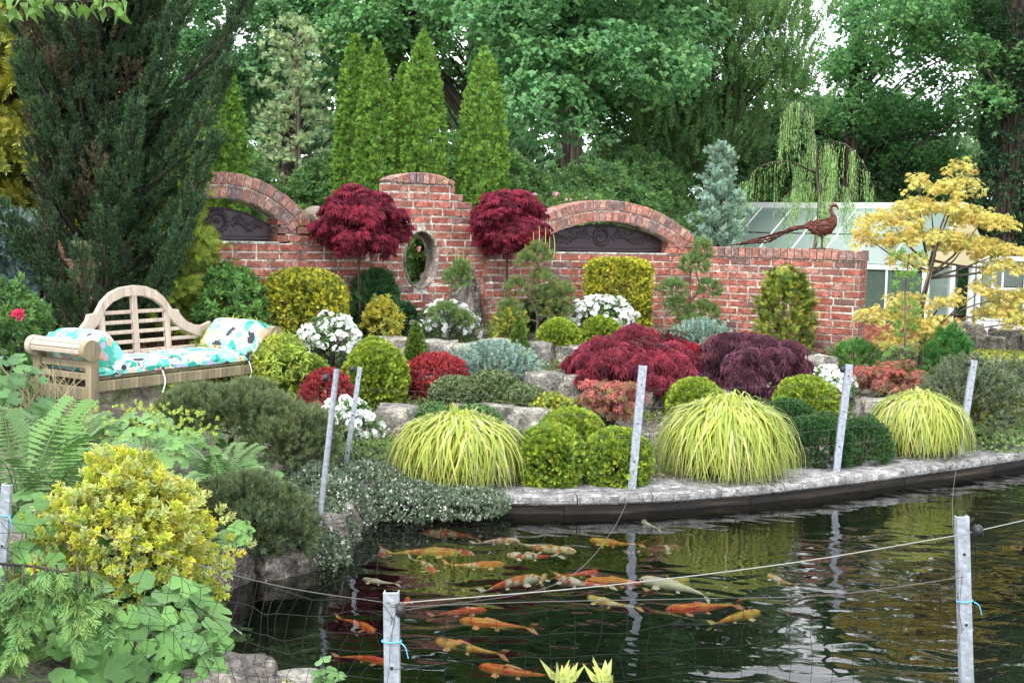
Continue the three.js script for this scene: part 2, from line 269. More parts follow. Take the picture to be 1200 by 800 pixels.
function archBay(w, { u0, u1, cu, apex, spring, half, o0, o1, sill, base, seed }) { // arch with panel opening o0..o1 above sill
  const sag = apex - spring, R = (half * half + sag * sag) / (2 * sag), cy = apex - R, aH = Math.asin(half / R), pierTop = spring - 0.01;
  // mortar core: below the sill; the piers; the arch band
  part('mortar', core([[u0 + 0.004, base], [u1 - 0.004, base], [u1 - 0.004, sill - 0.006], [u0 + 0.004, sill - 0.006]]), MORTAR, w);
  part('mortar', core([...arcPts(cu, cy, R - 0.006, -aH, aH, 28), ...arcPts(cu, cy, R - 0.226, aH, -aH, 28)], [], 0.236), MORTAR, w);
  part('sill_mortar', boxUV(new THREE.BoxGeometry(o1 - o0 + 0.04, 0.014, 0.235).translate((o0 + o1) / 2, sill + 0.002, 0)), MORTAR, w);
  const r2 = R - 0.11;
  ring(w, cu, cy, R - 0.108, 0.108, -aH, aH, seed + 1); ring(w, cu, cy, R - 0.224, 0.108, -aH * 1.0, aH * 1.0, seed + 2);
  const innerAt = (u) => { const q = R - 0.23; return cy + Math.sqrt(Math.max(0, q * q - (u - cu) ** 2)); };
  const pr = rng(seed + 5);
  for (const [a, b] of [[cu - half - 0.02, o0], [o1, cu + half + 0.02]]) {
    const topAt = Math.min(innerAt(a), innerAt(b));
    part('mortar', core([[a + 0.006, sill - 0.004], [b - 0.006, sill - 0.004], [b - 0.006, Math.min(pierTop, innerAt(b - 0.006)) - 0.004], [a + 0.006, Math.min(pierTop, Math.max(topAt, innerAt(a))) - 0.004]]), MORTAR, w);
    const n = Math.floor((pierTop - sill) / COURSE + 0.35);
    for (let k = 0; k < n; k++) { const ym = sill + (k + 0.5) * (pierTop - sill) / n; let l = a, q = b; if (cu > b) q = b; const cut = k % 2 ? 0.6 : 0.36, m = l + (q - l) * cut; brick(w, (l + m - 0.005) / 2, ym, m - 0.005 - l, COURSE - 0.012, 0.23, 0.121, pr); brick(w, (m + 0.005 + q) / 2, ym, q - m - 0.005, COURSE - 0.012, 0.23, 0.121, pr); }
  }
  layCourses(w, sill - 0.008, base, () => [[u0, u1]], seed);
  return { innerAt, R, cy };
}
const bayA = thing('brick_wall', 'red brick wall bay with arched opening half hidden by golden conifer', 'wall', [-2.04, 0, -11.5], 0.611);
const bayB = thing('brick_wall', 'stepped red brick wall bay pierced by an oval window', 'wall', [-1.43, 0, -11.93], 0.556);
const bayC = thing('brick_wall', 'red brick wall bay with arch over the ornate iron panel behind golden box shrub', 'wall', [-0.35, 0, -12.6], 0.452);
const bayD = thing('brick_wall', 'low straight red brick wall carrying the metal peacock', 'wall', [2.0, 0, -13.6], -0.567);
const aA = archBay(bayA, { u0: -2.1, u1: 0.74, cu: -0.74, apex: 2.22, spring: 1.845, half: 0.82, o0: -1.26, o1: -0.22, sill: 1.605, base: 0.6, seed: 101 });
rowlock(bayA, 0.1, 0.74, 1.705, 0.104, 110);
{ // bay B
  const cu = 0.55, base = 0.6, top = 2.185, edges = [0.36, 0.46, 0.56, 0.6, 0.63, 0.66, 0.7, 0.74], wy = 1.46, wu = 0.545, wa = 0.185, wb = 0.285;
  const halfAt = (k) => edges[Math.min(k, edges.length - 1)];
  const span = (ym, k) => {
    const l = Math.max(0.0, cu - halfAt(k)), rr = Math.min(1.29, cu + halfAt(k)), t = (Math.abs(ym - wy) - 0.02) / (wb + 0.012);
    if (t >= 1) return [[l, rr]];
    const hw = (wa + 0.014) * Math.sqrt(1 - Math.max(0, t) ** 2); return [[l, wu - hw], [wu + hw, rr]];
  };
  layCourses(bayB, top, base, span, 120);
  const out = []; let y = top, k = 0; const rightSide = [], leftSide = [];
  for (; y > base; y -= COURSE, k++) { const h = halfAt(k) - 0.006; rightSide.push([Math.min(1.286, cu + h), y - 0.004], [Math.min(1.286, cu + h), y - COURSE - 0.0039]); leftSide.push([Math.max(0.004, cu - h), y - 0.004], [Math.max(0.004, cu - h), y - COURSE - 0.0039]); }
  const oval = Array.from({ length: 40 }, (_, i) => { const a = i / 40 * Math.PI * 2; return [wu + Math.cos(a) * wa, wy + Math.sin(a) * wb]; });
  part('mortar', core([...rightSide, ...leftSide.reverse()].filter((p, i, A) => i === 0 || p[0] !== A[i - 1][0] || p[1] !== A[i - 1][1]), [oval.slice().reverse()]), MORTAR, bayB);
  // cement reveal lining the oval
  const inner = oval.map(([u, v]) => [wu + (u - wu) * 0.93, wy + (v - wy) * 0.95]), outer = oval.map(([u, v]) => [wu + (u - wu) * 1.03, wy + (v - wy) * 1.02]);
  part('window_reveal', boxUV(extrude(outer, 0.238, 0.004, [inner.reverse()]).translate(0, 0, -0.117)), std({ map: stoneTex, color: lin(1.45, 1.3, 1.22), roughness: 0.95, bumpMap: stoneBump, bumpScale: 0.02 }), bayB);
  // segmental cap of bricks on end
  const sag = 0.075, half = 0.36, R = (half * half + sag * sag) / (2 * sag), a = Math.asin(half / R), cyc = top + 0.005 + sag - R;
  part('mortar', core([...arcPts(cu, cyc, R - 0.004, -a, a, 12), [cu + half, top - 0.0065], [cu - half, top - 0.0065]], [], 0.2), MORTAR, bayB);
  const r = rng(131), N = 10; for (let i = 0; i < N; i++) { const b = -a * 1.0 + (i + 0.5) * 2 * a / N, lift = top + 0.008, yTop = cyc + Math.cos(b) * (R + 0.012), hgt = 0.07 + (yTop - lift) * 0.55, uu = cu + Math.sin(b) * (R - 0.02); brick(bayB, uu, (lift + yTop) / 2 + 0.012, 2 * a / N * R - 0.011, yTop - lift + 0.028, 0.25, 0.129, r, COPES, SOLDIER_GEO, -b * 1.25); }
}
const aC = archBay(bayC, { u0: 0.0, u1: 2.52, cu: 1.43, apex: 2.1, spring: 1.755, half: 1.07, o0: 0.66, o1: 2.2, sill: 1.54, base: 0.55, seed: 141 });
rowlock(bayC, 0.02, 0.34, 1.645, 0.1, 150);
{ // bay D
  layCourses(bayD, 1.52, 0.42, () => [[0, 1.86]], 160);
  part('mortar', core([[0.006, 0.4], [1.854, 0.4], [1.854, 1.618], [0.006, 1.618]]), MORTAR, bayD);
  rowlock(bayD, 0, 1.87, 1.632, 0.108, 161, 0.25);
  const r = rng(162); let k = 0; for (let y = 1.52; y > 0.42; y -= COURSE, k++) { const m = brick(bayD, 0, y - COURSE / 2, 0.1, COURSE - 0.012, 0.1, 0, r); m.position.set(1.81 + 0.001, y - COURSE / 2, -0.052); m.scale.set(0.09, COURSE - 0.012, 0.1); m.rotation.y = Math.PI / 2; }
}
// cast iron relief panels standing in the arches
const IRON = std({ color: lin(0.055, 0.042, 0.05), roughness: 0.5, metalness: 0.55, bumpMap: brickBump, bumpScale: 0.002 });
function reliefPanel(parentBay, o0, o1, sill, cu, h, label) {
  const t = thing('relief_panel', label, 'panel', [0, 0, 0]); t.position.copy(parentBay.localToWorld(V(cu, sill + 0.01, -0.03))); t.rotation.y = parentBay.rotation.y;
  const hw = (o1 - o0) / 2 - 0.008, e = h * 0.5, top = (x) => e + (h - e) * Math.cos(Math.min(1, Math.abs(x) / hw) * Math.PI / 2) ** 0.9;
  const pts = [[-hw, 0], [hw, 0]]; for (let i = 0; i <= 24; i++) { const x = hw - 2 * hw * i / 24; pts.push([x, top(x)]); }
  part('plate', extrude(pts, 0.024, 0.003).translate(0, 0, -0.012), IRON, t);
  const edge = []; for (let i = 0; i <= 30; i++) { const x = -hw + 0.012 + (2 * hw - 0.024) * i / 30; edge.push(V(x, top(x) - 0.012, 0.014)); }
  part('border', tube(edge, 0.009, 0.009, 40, 5), IRON, t);
  for (const g of [tube([[-hw + 0.02, 0.018, 0.014], [0, 0.018, 0.014], [hw - 0.02, 0.018, 0.014]], 0.012, 0.012, 6, 5), tube([[-hw + 0.02, 0.045, 0.014], [0, 0.045, 0.014], [hw - 0.02, 0.045, 0.014]], 0.005, 0.005, 6, 5)]) part('moulding', g, IRON, t);
  const cy = 0.06 + (h - 0.07) * 0.47, wr = [new THREE.TorusGeometry(0.085, 0.013, 6, 28).translate(0, cy, 0.016), new THREE.TorusGeometry(0.062, 0.006, 5, 24).translate(0, cy, 0.016)];
  for (let k = 0; k < 18; k++) { const a = k / 18 * Math.PI * 2; wr.push(new THREE.SphereGeometry(0.013, 6, 4).translate(Math.cos(a) * 0.1, cy + Math.sin(a) * 0.1, 0.014)); }
  for (let k = -3; k <= 3; k++) wr.push(moved(new THREE.SphereGeometry(0.011, 6, 4), [Math.sin(k * 0.32) * 0.035, cy - 0.02 + Math.cos(k * 0.32) * 0.035, 0.014], [0, 0, -k * 0.32], [0.6, 2.6, 0.6]));
  for (let k = -2; k <= 2; k++) wr.push(moved(new THREE.SphereGeometry(0.016, 6, 4), [k * 0.028, cy + 0.115 - Math.abs(k) * 0.008, 0.014], [0, 0, -k * 0.35], [0.7, 1.6, 0.7]));
  part('wreath', merge(wr), IRON, t);
  for (const s of [-1, 1]) { // trailing scroll with leaves
    const g = [], line = []; for (let i = 0; i <= 12; i++) { const q = i / 12; line.push(V(s * (0.12 + q * (hw - 0.2)), cy + Math.sin(q * 9) * 0.028 * (1 - q * 0.4) - q * 0.03, 0.015)); } g.push(tube(line, 0.01, 0.005, 30, 5));
    const r = rng(7); for (let i = 0; i < 26; i++) { const q = (i + 0.5) / 26, x = s * (0.14 + q * (hw - 0.22)); g.push(moved(new THREE.SphereGeometry(0.014, 6, 4), [x, cy + Math.sin(q * 9) * 0.028 - q * 0.03 + (i % 2 ? 1 : -1) * (0.024 + r() * 0.012), 0.014], [0, 0, s * (i % 2 ? 0.7 : -0.7)], [1.7, 0.7, 0.7])); }
    for (let q = 0; q < 3; q++) { const cx = s * (0.2 + q * 0.17), sp = []; for (let i = 0; i <= 14; i++) { const a = i / 14 * 8, R2 = 0.026 * (1 - i / 17); sp.push(V(cx + Math.cos(a) * R2 * s, top(cx) - 0.055 + Math.sin(a) * R2, 0.014)); } g.push(tube(sp, 0.006, 0.004, 26, 5)); }
    part('scroll', merge(g), IRON, t);
  }
  return t;
}
for (const b of [bayA, bayB, bayC, bayD]) b.userData.kind = 'thing';
scene.updateMatrixWorld(true);
reliefPanel(bayC, 0.66, 2.2, 1.54, 1.43, 0.295, 'dark cast iron relief panel with wreath standing in the arch above golden box shrub');
reliefPanel(bayA, -1.26, -0.22, 1.605, -0.74, 0.3, 'dark cast iron relief panel in the arch half hidden by golden conifer');

// ---------------------------------------------------------------- leaves and sprigs
const LEAF = new THREE.MeshPhysicalMaterial({ color: lin(1, 1, 1), vertexColors: true, roughness: 0.95, transmission: 0.46, specularIntensity: 0.35, thickness: 0, side: THREE.DoubleSide });
const WAX = new THREE.MeshPhysicalMaterial({ color: lin(1, 1, 1), vertexColors: true, roughness: 0.6, specularIntensity: 0.5, side: THREE.DoubleSide });
const NEEDLE = new THREE.MeshPhysicalMaterial({ color: lin(1, 1, 1), vertexColors: true, roughness: 0.8, specularIntensity: 0.35, side: THREE.DoubleSide });
const PETAL = new THREE.MeshPhysicalMaterial({ color: lin(1, 1, 1), vertexColors: true, roughness: 0.9, transmission: 0.3, thickness: 0, side: THREE.DoubleSide });
function leaf(tb, m, len, w, fold = 0.25, droop = 0.2, col = [1, 1, 1], edge = col) { // pointed leaf from the origin along +Y, folded on its midrib, tip drooping
  const p = [V(0, 0, 0), V(-w / 2, len * 0.42, fold * w), V(0, len * 0.5, 0), V(w / 2, len * 0.42, fold * w), V(0, len, -droop * len)].map((v) => v.applyMatrix4(m));
  tb.tri(p[0], p[2], p[1], col, col, edge); tb.tri(p[0], p[3], p[2], col, edge, col); tb.tri(p[1], p[2], p[4], edge, col, edge); tb.tri(p[3], p[4], p[2], edge, edge, col);
}
const dirM = (dir, p = V(0, 0, 0), roll = 0) => { const q = new THREE.Quaternion().setFromUnitVectors(UPY, dir.clone().normalize()).multiply(new THREE.Quaternion().setFromAxisAngle(UPY, roll)); return new THREE.Matrix4().compose(p, q, V(1, 1, 1)); };
const rdir = (r, up = 0) => { const z = r() * 2 - 1, a = r() * Math.PI * 2, s = Math.sqrt(1 - z * z); return V(s * Math.cos(a), z + up, s * Math.sin(a)).normalize(); };
function shootGeo(seed, n, len, w, stem, fold, droop, col, edge) { // leaves set along a short shoot
  const r = rng(seed), tb = new TB();
  for (let i = 0; i < n; i++) { const t = (i + 0.5) / n, a = i * 2.4 + r() * 0.6, d = V(Math.cos(a), 0.35 + t * 0.9, Math.sin(a)); leaf(tb, dirM(d, V(0, t * stem, 0), r() * 6.3), len * (0.75 + r() * 0.45) * (1.1 - t * 0.3), w * (0.8 + r() * 0.4), fold, droop, col, edge); }
  return tb.geo();
}
function mapleLeaf(tb, m, size, lobes, width, droop, col = [1, 1, 1]) { // palmate leaf lying round +Y
  for (let k = 0; k < lobes; k++) {
    const q = (k / (lobes - 1) - 0.5) * 2, a = q * 1.9, L = size * (1 - 0.45 * Math.abs(q) ** 1.4), c = Math.cos(a), s = Math.sin(a), w = L * width;
    const P = [V(0, 0, 0), V(s * L * 0.5 - c * w, c * L * 0.5 + s * w, 0.03 * L), V(s * L, c * L, -droop * L), V(s * L * 0.5 + c * w, c * L * 0.5 - s * w, 0.03 * L)].map((v) => v.applyMatrix4(m));
    tb.tri(P[0], P[1], P[2], col); tb.tri(P[0], P[2], P[3], col);
  }
}
function mapleCluster(seed, n, size, lobes, width, droop, spread, hang) {
  const r = rng(seed), tb = new TB();
  for (let i = 0; i < n; i++) {
    const p = rdir(r, 0.25).multiplyScalar(spread * (0.35 + 0.65 * r())), out = V(p.x, 0, p.z).normalize(), face = V(out.x * 0.5 + (r() - 0.5) * 0.7, 0.9, out.z * 0.5 + (r() - 0.5) * 0.7).normalize(); // blade normal
    const tip = V(out.x, -hang - r() * 0.3, out.z).addScaledVector(face, -V(out.x, -hang, out.z).dot(face)).normalize(), side = V().crossVectors(tip, face);
    mapleLeaf(tb, new THREE.Matrix4().makeBasis(side, tip, face).setPosition(p), size * (0.7 + r() * 0.5), lobes, width, droop);
  }
  return tb.geo();
}
function lobedLeafCluster(seed, n, size, spread) { // broad maple or sycamore leaves, drooping
  const r = rng(seed), tb = new TB();
  for (let i = 0; i < n; i++) {
    const p = rdir(r, 0.1).multiplyScalar(spread * (0.3 + 0.7 * r())), a = r() * 6.3, out = V(Math.cos(a), 0, Math.sin(a)), face = V(out.x * 0.75 + (r() - 0.5) * 0.5, 0.75, out.z * 0.75 + (r() - 0.5) * 0.5).normalize(), tip = V(out.x * 0.6, -0.8, out.z * 0.6).addScaledVector(face, -V(out.x * 0.6, -0.8, out.z * 0.6).dot(face)).normalize(), side = V().crossVectors(tip, face), m = new THREE.Matrix4().makeBasis(side, tip, face).setPosition(p), s = size * (0.65 + r() * 0.6);
    const c = V(0, 0.35 * s, 0).applyMatrix4(m), rim = [[0, 0], [-0.38, 0.08], [-0.5, 0.45], [-0.22, 0.55], [0, 1], [0.22, 0.55], [0.5, 0.45], [0.38, 0.08]].map(([x, y], k) => V(x * s, y * s, (k % 2 ? -0.1 : 0.02) * s).applyMatrix4(m));
    for (let k = 0; k < 8; k++) tb.tri(c, rim[k], rim[(k + 1) % 8]);
  }
  return tb.geo();
}
function sprayGeo(seed, size, pairs, w = 0.12, curl = 0.15, fan = 0.6) { // flat scale-leaf spray (thuja, cypress), along +Y in its own plane
  const r = rng(seed), tb = new TB(), dia = (a, b, wid, z) => { const d = b.clone().sub(a), s = V(-d.y, d.x, 0).normalize().multiplyScalar(wid); tb.tri(a, a.clone().lerp(b, 0.5).add(s).add(V(0, 0, z)), b); tb.tri(a, b, a.clone().lerp(b, 0.5).sub(s).add(V(0, 0, z))); };
  dia(V(0, 0, 0), V(0, size, -curl * size), size * w * 0.6, 0);
  for (let k = 0; k < pairs; k++) for (const s of [-1, 1]) { const t = (k + 0.6 + (r() - 0.5) * 0.3) / (pairs + 0.4), L = size * (0.55 - 0.28 * t) * (0.8 + r() * 0.4), a = V(0, size * t * 0.9, -curl * size * t * t), b = a.clone().add(V(s * L * fan, L * 0.8, (r() - 0.5) * L * 0.5 - curl * L * 0.5)); dia(a, b, size * w * 0.55, (r() - 0.5) * 0.02 * size); }
  return tb.geo();
}
function bushSpray(seed, size, n, pairs = 3, w = 0.13, splay = 0.9) { const r = rng(seed), tb = new TB(); for (let i = 0; i < n; i++) { const g = sprayGeo(seed * 7 + i, size * (0.75 + r() * 0.5), pairs, w), p = g.attributes.position, o = new TB(); for (let k = 0; k < p.count; k++) { o.p.push(p.getX(k), p.getY(k), p.getZ(k)); o.c.push(1, 1, 1); } tb.add(o, dirM(V((r() - 0.5) * splay, 0.75, (r() - 0.5) * splay), V(0, -size * 0.2, 0), r() * 6.3)); } return tb.geo(); }
function needleTuft(seed, n, len, stem, w = 0.02, open = 0.9) { // needles along a short shoot
  const r = rng(seed), tb = new TB();
  for (let i = 0; i < n; i++) { const t = r(), a = r() * 6.3, d = V(Math.cos(a) * open, 0.45 + t * 0.8, Math.sin(a) * open).normalize(), p = V(0, t * stem, 0), L = len * (0.75 + r() * 0.5), s = V().crossVectors(d, V(r() - 0.5, r() - 0.5, r() - 0.5)).normalize().multiplyScalar(len * w), q = 0.82 + r() * 0.36; tb.tri(p.clone().add(s), p.clone().sub(s), p.clone().addScaledVector(d, L), [q, q, q]); }
  return tb.geo();
}
function blossomGeo(seed, n, size, spread) { // open five-petalled flowers
  const r = rng(seed), tb = new TB();
  for (let i = 0; i < n; i++) {
    const d = rdir(r, 0.7), p = d.clone().multiplyScalar(spread * (0.5 + r() * 0.5)).setY(Math.abs(d.y) * spread * 0.6), m = dirM(d, p, r() * 6.3), s = size * (0.8 + r() * 0.4);
    for (let k = 0; k < 5; k++) { const a = k * 1.2566, c = Math.cos(a), e = Math.sin(a), w = 0.42 * s, q = [V(0, 0, 0), V(c * s * 0.6 - e * w, s * 0.35, e * s * 0.6 + c * w), V(c * s, s * 0.3, e * s), V(c * s * 0.6 + e * w, s * 0.35, e * s * 0.6 - c * w)].map((v) => v.applyMatrix4(m)); tb.tri(q[0], q[2], q[1]); tb.tri(q[0], q[3], q[2]); }
  }
  return tb.geo();
}
// kinds of sprig, a few of each (picked by turns)
const SPRIG = {
  thuja: [1, 2, 3].map((s) => bushSpray(s, 0.05, 4, 3, 0.16, 1.5)),
  cypress: [4, 5].map((s) => bushSpray(s, 0.085, 3, 5, 0.1, 1.2)),
  yew: [6, 7].map((s) => bushSpray(s, 0.036, 4, 4, 0.11, 1.5)),
  bigspray: [8, 9].map((s) => bushSpray(s, 0.16, 3, 6, 0.08, 1.1)),
  finespray: [44, 45, 46].map((s) => bushSpray(s, 0.1, 5, 7, 0.055, 1.5)),
  juniper: [1, 2].map((s) => needleTuft(s, 46, 0.022, 0.07, 0.1, 0.8)),
  pine: [3, 4].map((s) => needleTuft(s, 60, 0.034, 0.045, 0.045, 0.8)),
  mugo: [5, 6].map((s) => needleTuft(s, 74, 0.034, 0.06, 0.045, 0.6)),
  darkjuniper: [7, 8].map((s) => needleTuft(s, 70, 0.035, 0.11, 0.11, 0.75)),
  hebe: [11, 12].map((s) => shootGeo(s, 12, 0.018, 0.009, 0.03, 0.2, 0)),
  tiny: [13, 14].map((s) => shootGeo(s, 10, 0.016, 0.009, 0.02, 0.2, 0.1)),
  barberry: [15, 16].map((s) => shootGeo(s, 9, 0.024, 0.014, 0.035, 0.2, 0.1)),
  azalea: [17, 18].map((s) => shootGeo(s, 9, 0.036, 0.015, 0.03, 0.2, 0.1)),
  shrub: [19, 20].map((s) => shootGeo(s, 9, 0.075, 0.035, 0.06, 0.22, 0.25)),
  lime: [21, 22].map((s) => shootGeo(s, 10, 0.07, 0.02, 0.06, 0.2, 0.5)),
  palmate: [23, 24, 25].map((s) => mapleCluster(s, 7, 0.05, 7, 0.13, 0.25, 0.045, 0.5)),
  goldmaple: [26, 27].map((s) => mapleCluster(s, 8, 0.038, 7, 0.14, 0.25, 0.055, 0.4)),
  smallmaple: [35, 36].map((s) => mapleCluster(s, 7, 0.032, 5, 0.15, 0.15, 0.035, 0.2)),
  dissected: [28, 29, 30].map((s) => mapleCluster(s, 6, 0.085, 7, 0.055, 0.5, 0.045, 1.2)),
  sycamore: [31, 32, 33, 34].map((s) => lobedLeafCluster(s, 14, 0.085, 0.19)),
  smallleaf: [41, 42, 43].map((s) => shootGeo(s, 20, 0.07, 0.038, 0.26, 0.2, 0.4)),
  blossom: [51, 52].map((s) => blossomGeo(s, 5, 0.021, 0.03)),
  euonymus: [61, 62].map((s) => shootGeo(s, 10, 0.034, 0.019, 0.04, 0.25, 0.05, [0.3, 0.62, 0.35], [1, 1, 1])),
};
function scatter(parent, kind, list, mat, name = 'foliage') { // list of {p, d, s, c, spin} put on the sprigs of a kind, one set per sprig
  const gs = SPRIG[kind];
  gs.forEach((g, k) => { const sub = list.filter((_, i) => i % gs.length === k); if (sub.length) instances(name, g, mat, sub.map((e) => ({ m: aim(e.p, e.d, e.spin, e.s), c: e.c })), parent); });
}
// points over the skin of a rounded body (w wide, h high, base at 0); power 2 = ball or dome, larger = boxier; sink = how far down the skin they reach in
function skin(r, n, w, h, { power = 2, taper = 0, sink = 0.22, lump = 0.08, lumpF = 4, depth = w, under = 0.1, seed = 1 } = {}) {
  const out = [];
  while (out.length < n) {
    const z = -under + (1 + under) * r() * 0.999, a = r() * Math.PI * 2, y01 = Math.max(0, z); let rad;
    if (taper) rad = (1 - y01 ** taper) ** 0.9 * (0.72 + 0.28 * Math.sin(Math.min(1, y01 * 5 + 0.25) * Math.PI / 2)); else { const q = Math.abs(y01 * 2 - 0.85) / 1.15; rad = Math.max(0, 1 - q ** power) ** (1 / power); if (y01 < 0.425) rad = Math.max(rad, 0.8 + 0.2 * (y01 / 0.425)); }
    if (r() > rad * 0.9 + 0.12) continue;
    const c = Math.cos(a), s = Math.sin(a), px = power > 2 ? Math.max(Math.abs(c), Math.abs(s)) ** (1 - 2 / power) : 1;
    let k = (1 - sink * r() * r()) * (1 + lump * n3(c * lumpF * 0.5 + seed * 9, y01 * lumpF, s * lumpF * 0.5));
    const cap = !taper && r() < 0.35 ? Math.sqrt(r()) : 1;
    let x = c * rad / px * w / 2 * k * cap, zz = s * rad / px * depth / 2 * k * cap, y = y01 * h;
    if (cap < 1) { const q = Math.hypot(x / (w / 2), zz / (depth / 2)); y = h * Math.max(0.4, 0.425 + 0.575 * Math.max(0, 1 - q ** power) ** (1 / power)) * (1 - sink * 0.5 * r() * r()) * (1 + lump * 0.5 * n3(x * lumpF * 3 + seed, 1, zz * lumpF * 3)); }
    const nrm = V(x / (w * w), (y - h * 0.42) / (h * h) * (taper ? 0.25 : 0.8), zz / (depth * depth)).normalize();
    out.push({ p: V(x, y, zz), n: nrm });
  }
  return out;
}
function bush(name, label, category, [x, z], w, h, kind, color, o = {}) { // a rounded shrub: stem and foliage
  const { group, mat = NEEDLE, n = 900, size = 1, up = 0.35, wild = 0.5, amount = 0.28, warm = 0.12, alt, altShare = 0.3, lift = 0, stem = true, turn = 0 } = o, r = rng(Math.round(1000 + x * 97 + z * 31)), t = thing(name, label, category, [x, (o.y ?? landY(x, z)) - 0.02, z], turn, group);
  const list = skin(r, n, w, h - lift, { seed: r() * 10, ...o.shape }).map(({ p, n: nn }) => ({ p: p.setY(p.y + lift), d: nn.add(V((r() - 0.5) * wild, up + (r() - 0.5) * wild, (r() - 0.5) * wild)).normalize(), s: size * (0.75 + r() * 0.5), spin: r() * 6.3, c: tone(alt && r() < altShare ? alt : color, r, amount, warm) }));
  scatter(t, kind, list, mat);
  if (stem) { // a few woody stems inside
    const g = []; for (let k = 0; k < 5; k++) { const a = r() * 6.3, q = 0.3 + r() * 0.3; g.push(tube([[Math.cos(a) * 0.01, 0, Math.sin(a) * 0.01], [Math.cos(a) * w * 0.1, h * 0.35, Math.sin(a) * w * 0.1], [Math.cos(a) * w * q, h * 0.7, Math.sin(a) * w * q]], 0.006 + w * 0.012, 0.003, 5, 5)); }
    part('stems', merge(g), BARK, t, 'stuff');
  }
  return t;
}

// ---------------------------------------------------------------- clipped evergreens, shrubs and maples of the bank
const C = { // real leaf colours (linear)
  lime: [0.26, 0.34, 0.035], limed: [0.15, 0.22, 0.03], thuja: [0.12, 0.21, 0.035], gold: [0.44, 0.43, 0.045], goldd: [0.12, 0.16, 0.025], dark: [0.035, 0.085, 0.04], deep: [0.022, 0.05, 0.028],
  blue: [0.3, 0.41, 0.34], blued: [0.19, 0.29, 0.24], red: [0.42, 0.05, 0.055], redd: [0.24, 0.025, 0.035], maroon: [0.31, 0.028, 0.065], maroond: [0.15, 0.013, 0.034], purple: [0.22, 0.08, 0.12], purpled: [0.12, 0.04, 0.065],
  coral: [0.5, 0.17, 0.15], coralg: [0.24, 0.2, 0.08], olive: [0.1, 0.13, 0.05], hebe: [0.14, 0.19, 0.085], white: [0.8, 0.81, 0.79], pine: [0.12, 0.2, 0.05], pineb: [0.17, 0.25, 0.085], orange: [0.6, 0.36, 0.06], yellow: [0.68, 0.6, 0.19], green: [0.07, 0.16, 0.04], fresh: [0.14, 0.3, 0.05], grey: [0.16, 0.19, 0.12],
};
const ballGroup = 'clipped globe evergreens';
for (const [x, z, w, h, lab, c, a] of [
  [-1.07, -9.7, 0.48, 0.46, 'big lime green clipped globe conifer beside the red barberry and white azalea', C.lime, C.limed],
  [-1.14, -10.12, 0.36, 0.4, 'lime green clipped globe just behind the big globe conifer', C.lime, C.limed],
  [-1.63, -9.8, 0.38, 0.41, 'shaggy green globe conifer next to the lime foliage by the bench', C.thuja, C.lime],
  [0.43, -11.3, 0.37, 0.32, 'lime globe conifer between the small cone and white azalea', C.lime, C.limed],
  [0.85, -11.9, 0.34, 0.24, 'flat lime globe conifer peeping up behind the red weeping maple', C.lime, C.limed],
  [1.45, -9.67, 0.42, 0.3, 'lime globe conifer behind the widest fountain grass', C.lime, C.limed],
  [2.37, -9.86, 0.5, 0.37, 'lime globe conifer below the purple weeping maple', C.lime, C.limed],
  [0.42, -8.43, 0.46, 0.36, 'rear one of three lime globe conifers at the kerb', C.lime, C.limed],
  [0.27, -7.99, 0.42, 0.38, 'lime globe conifer at the kerb touching the fountain grass', C.lime, C.thuja],
  [0.71, -8.06, 0.44, 0.35, 'lime globe conifer at the kerb behind the galvanised post', C.lime, C.thuja],
  [4.07, -10.18, 0.44, 0.37, 'yellow green globe conifer beside the grey juniper', C.lime, C.gold],
  [4.4, -10.05, 0.34, 0.3, 'small yellow green globe conifer at the end of the kerb bed', C.lime, C.gold],
]) bush('globe_conifer', lab, 'shrub', [x, z], w, h, 'thuja', c, { n: Math.round(2600 * (w / 0.45) ** 2), alt: a, altShare: 0.4, group: ballGroup, wild: 0.7, size: 0.85, up: 0.3 });
for (const [x, z, w, h, lab] of [
  [-0.84, -10.75, 0.19, 0.38, 'small dark green cone conifer beside the red barberry'], [0.06, -11.0, 0.18, 0.4, 'small dark green cone conifer beside the blue spreading juniper'], [2.01, -12.0, 0.15, 0.31, 'tiny green cone conifer at the foot of the low wall'],
]) bush('cone_conifer', lab, 'conifer', [x, z], w, h, 'thuja', C.thuja, { n: 1500, alt: C.goldd, shape: { taper: 1.7, lump: 0.05 }, size: 0.62, up: 0.9, wild: 0.4, group: 'small cone conifers' });
bush('golden_yew', 'golden yew clipped to a broad dome in front of brick wall', 'shrub', [-1.87, -11.05], 0.76, 0.6, 'yew', C.gold, { n: 5200, alt: C.goldd, altShare: 0.42, shape: { power: 2.8, lump: 0.05 }, wild: 0.8 });
bush('golden_yew', 'golden yew clipped to a box under the iron panel', 'shrub', [1.08, -12.7], 0.62, 0.7, 'yew', C.gold, { n: 5200, alt: C.goldd, altShare: 0.25, shape: { power: 7, lump: 0.04, depth: 0.45 }, wild: 0.8, turn: 0.45 });
bush('golden_cypress', 'loose golden green cypress growing against the low brick wall', 'shrub', [2.72, -12.33], 0.54, 0.8, 'finespray', [0.27, 0.31, 0.045], { n: 1900, alt: [0.09, 0.14, 0.03], altShare: 0.45, shape: { power: 2.6, lump: 0.3, lumpF: 8, sink: 0.6, depth: 0.4 }, up: 1.1, wild: 0.8, size: 0.48 });
bush('dark_cypress', 'dark green dwarf cypress beside the oval window', 'shrub', [-1.3, -11.68], 0.4, 0.56, 'finespray', [0.035, 0.1, 0.03], { n: 700, alt: [0.05, 0.12, 0.04], shape: { lump: 0.25, lumpF: 6, sink: 0.5 }, up: 0.6, wild: 0.9 });
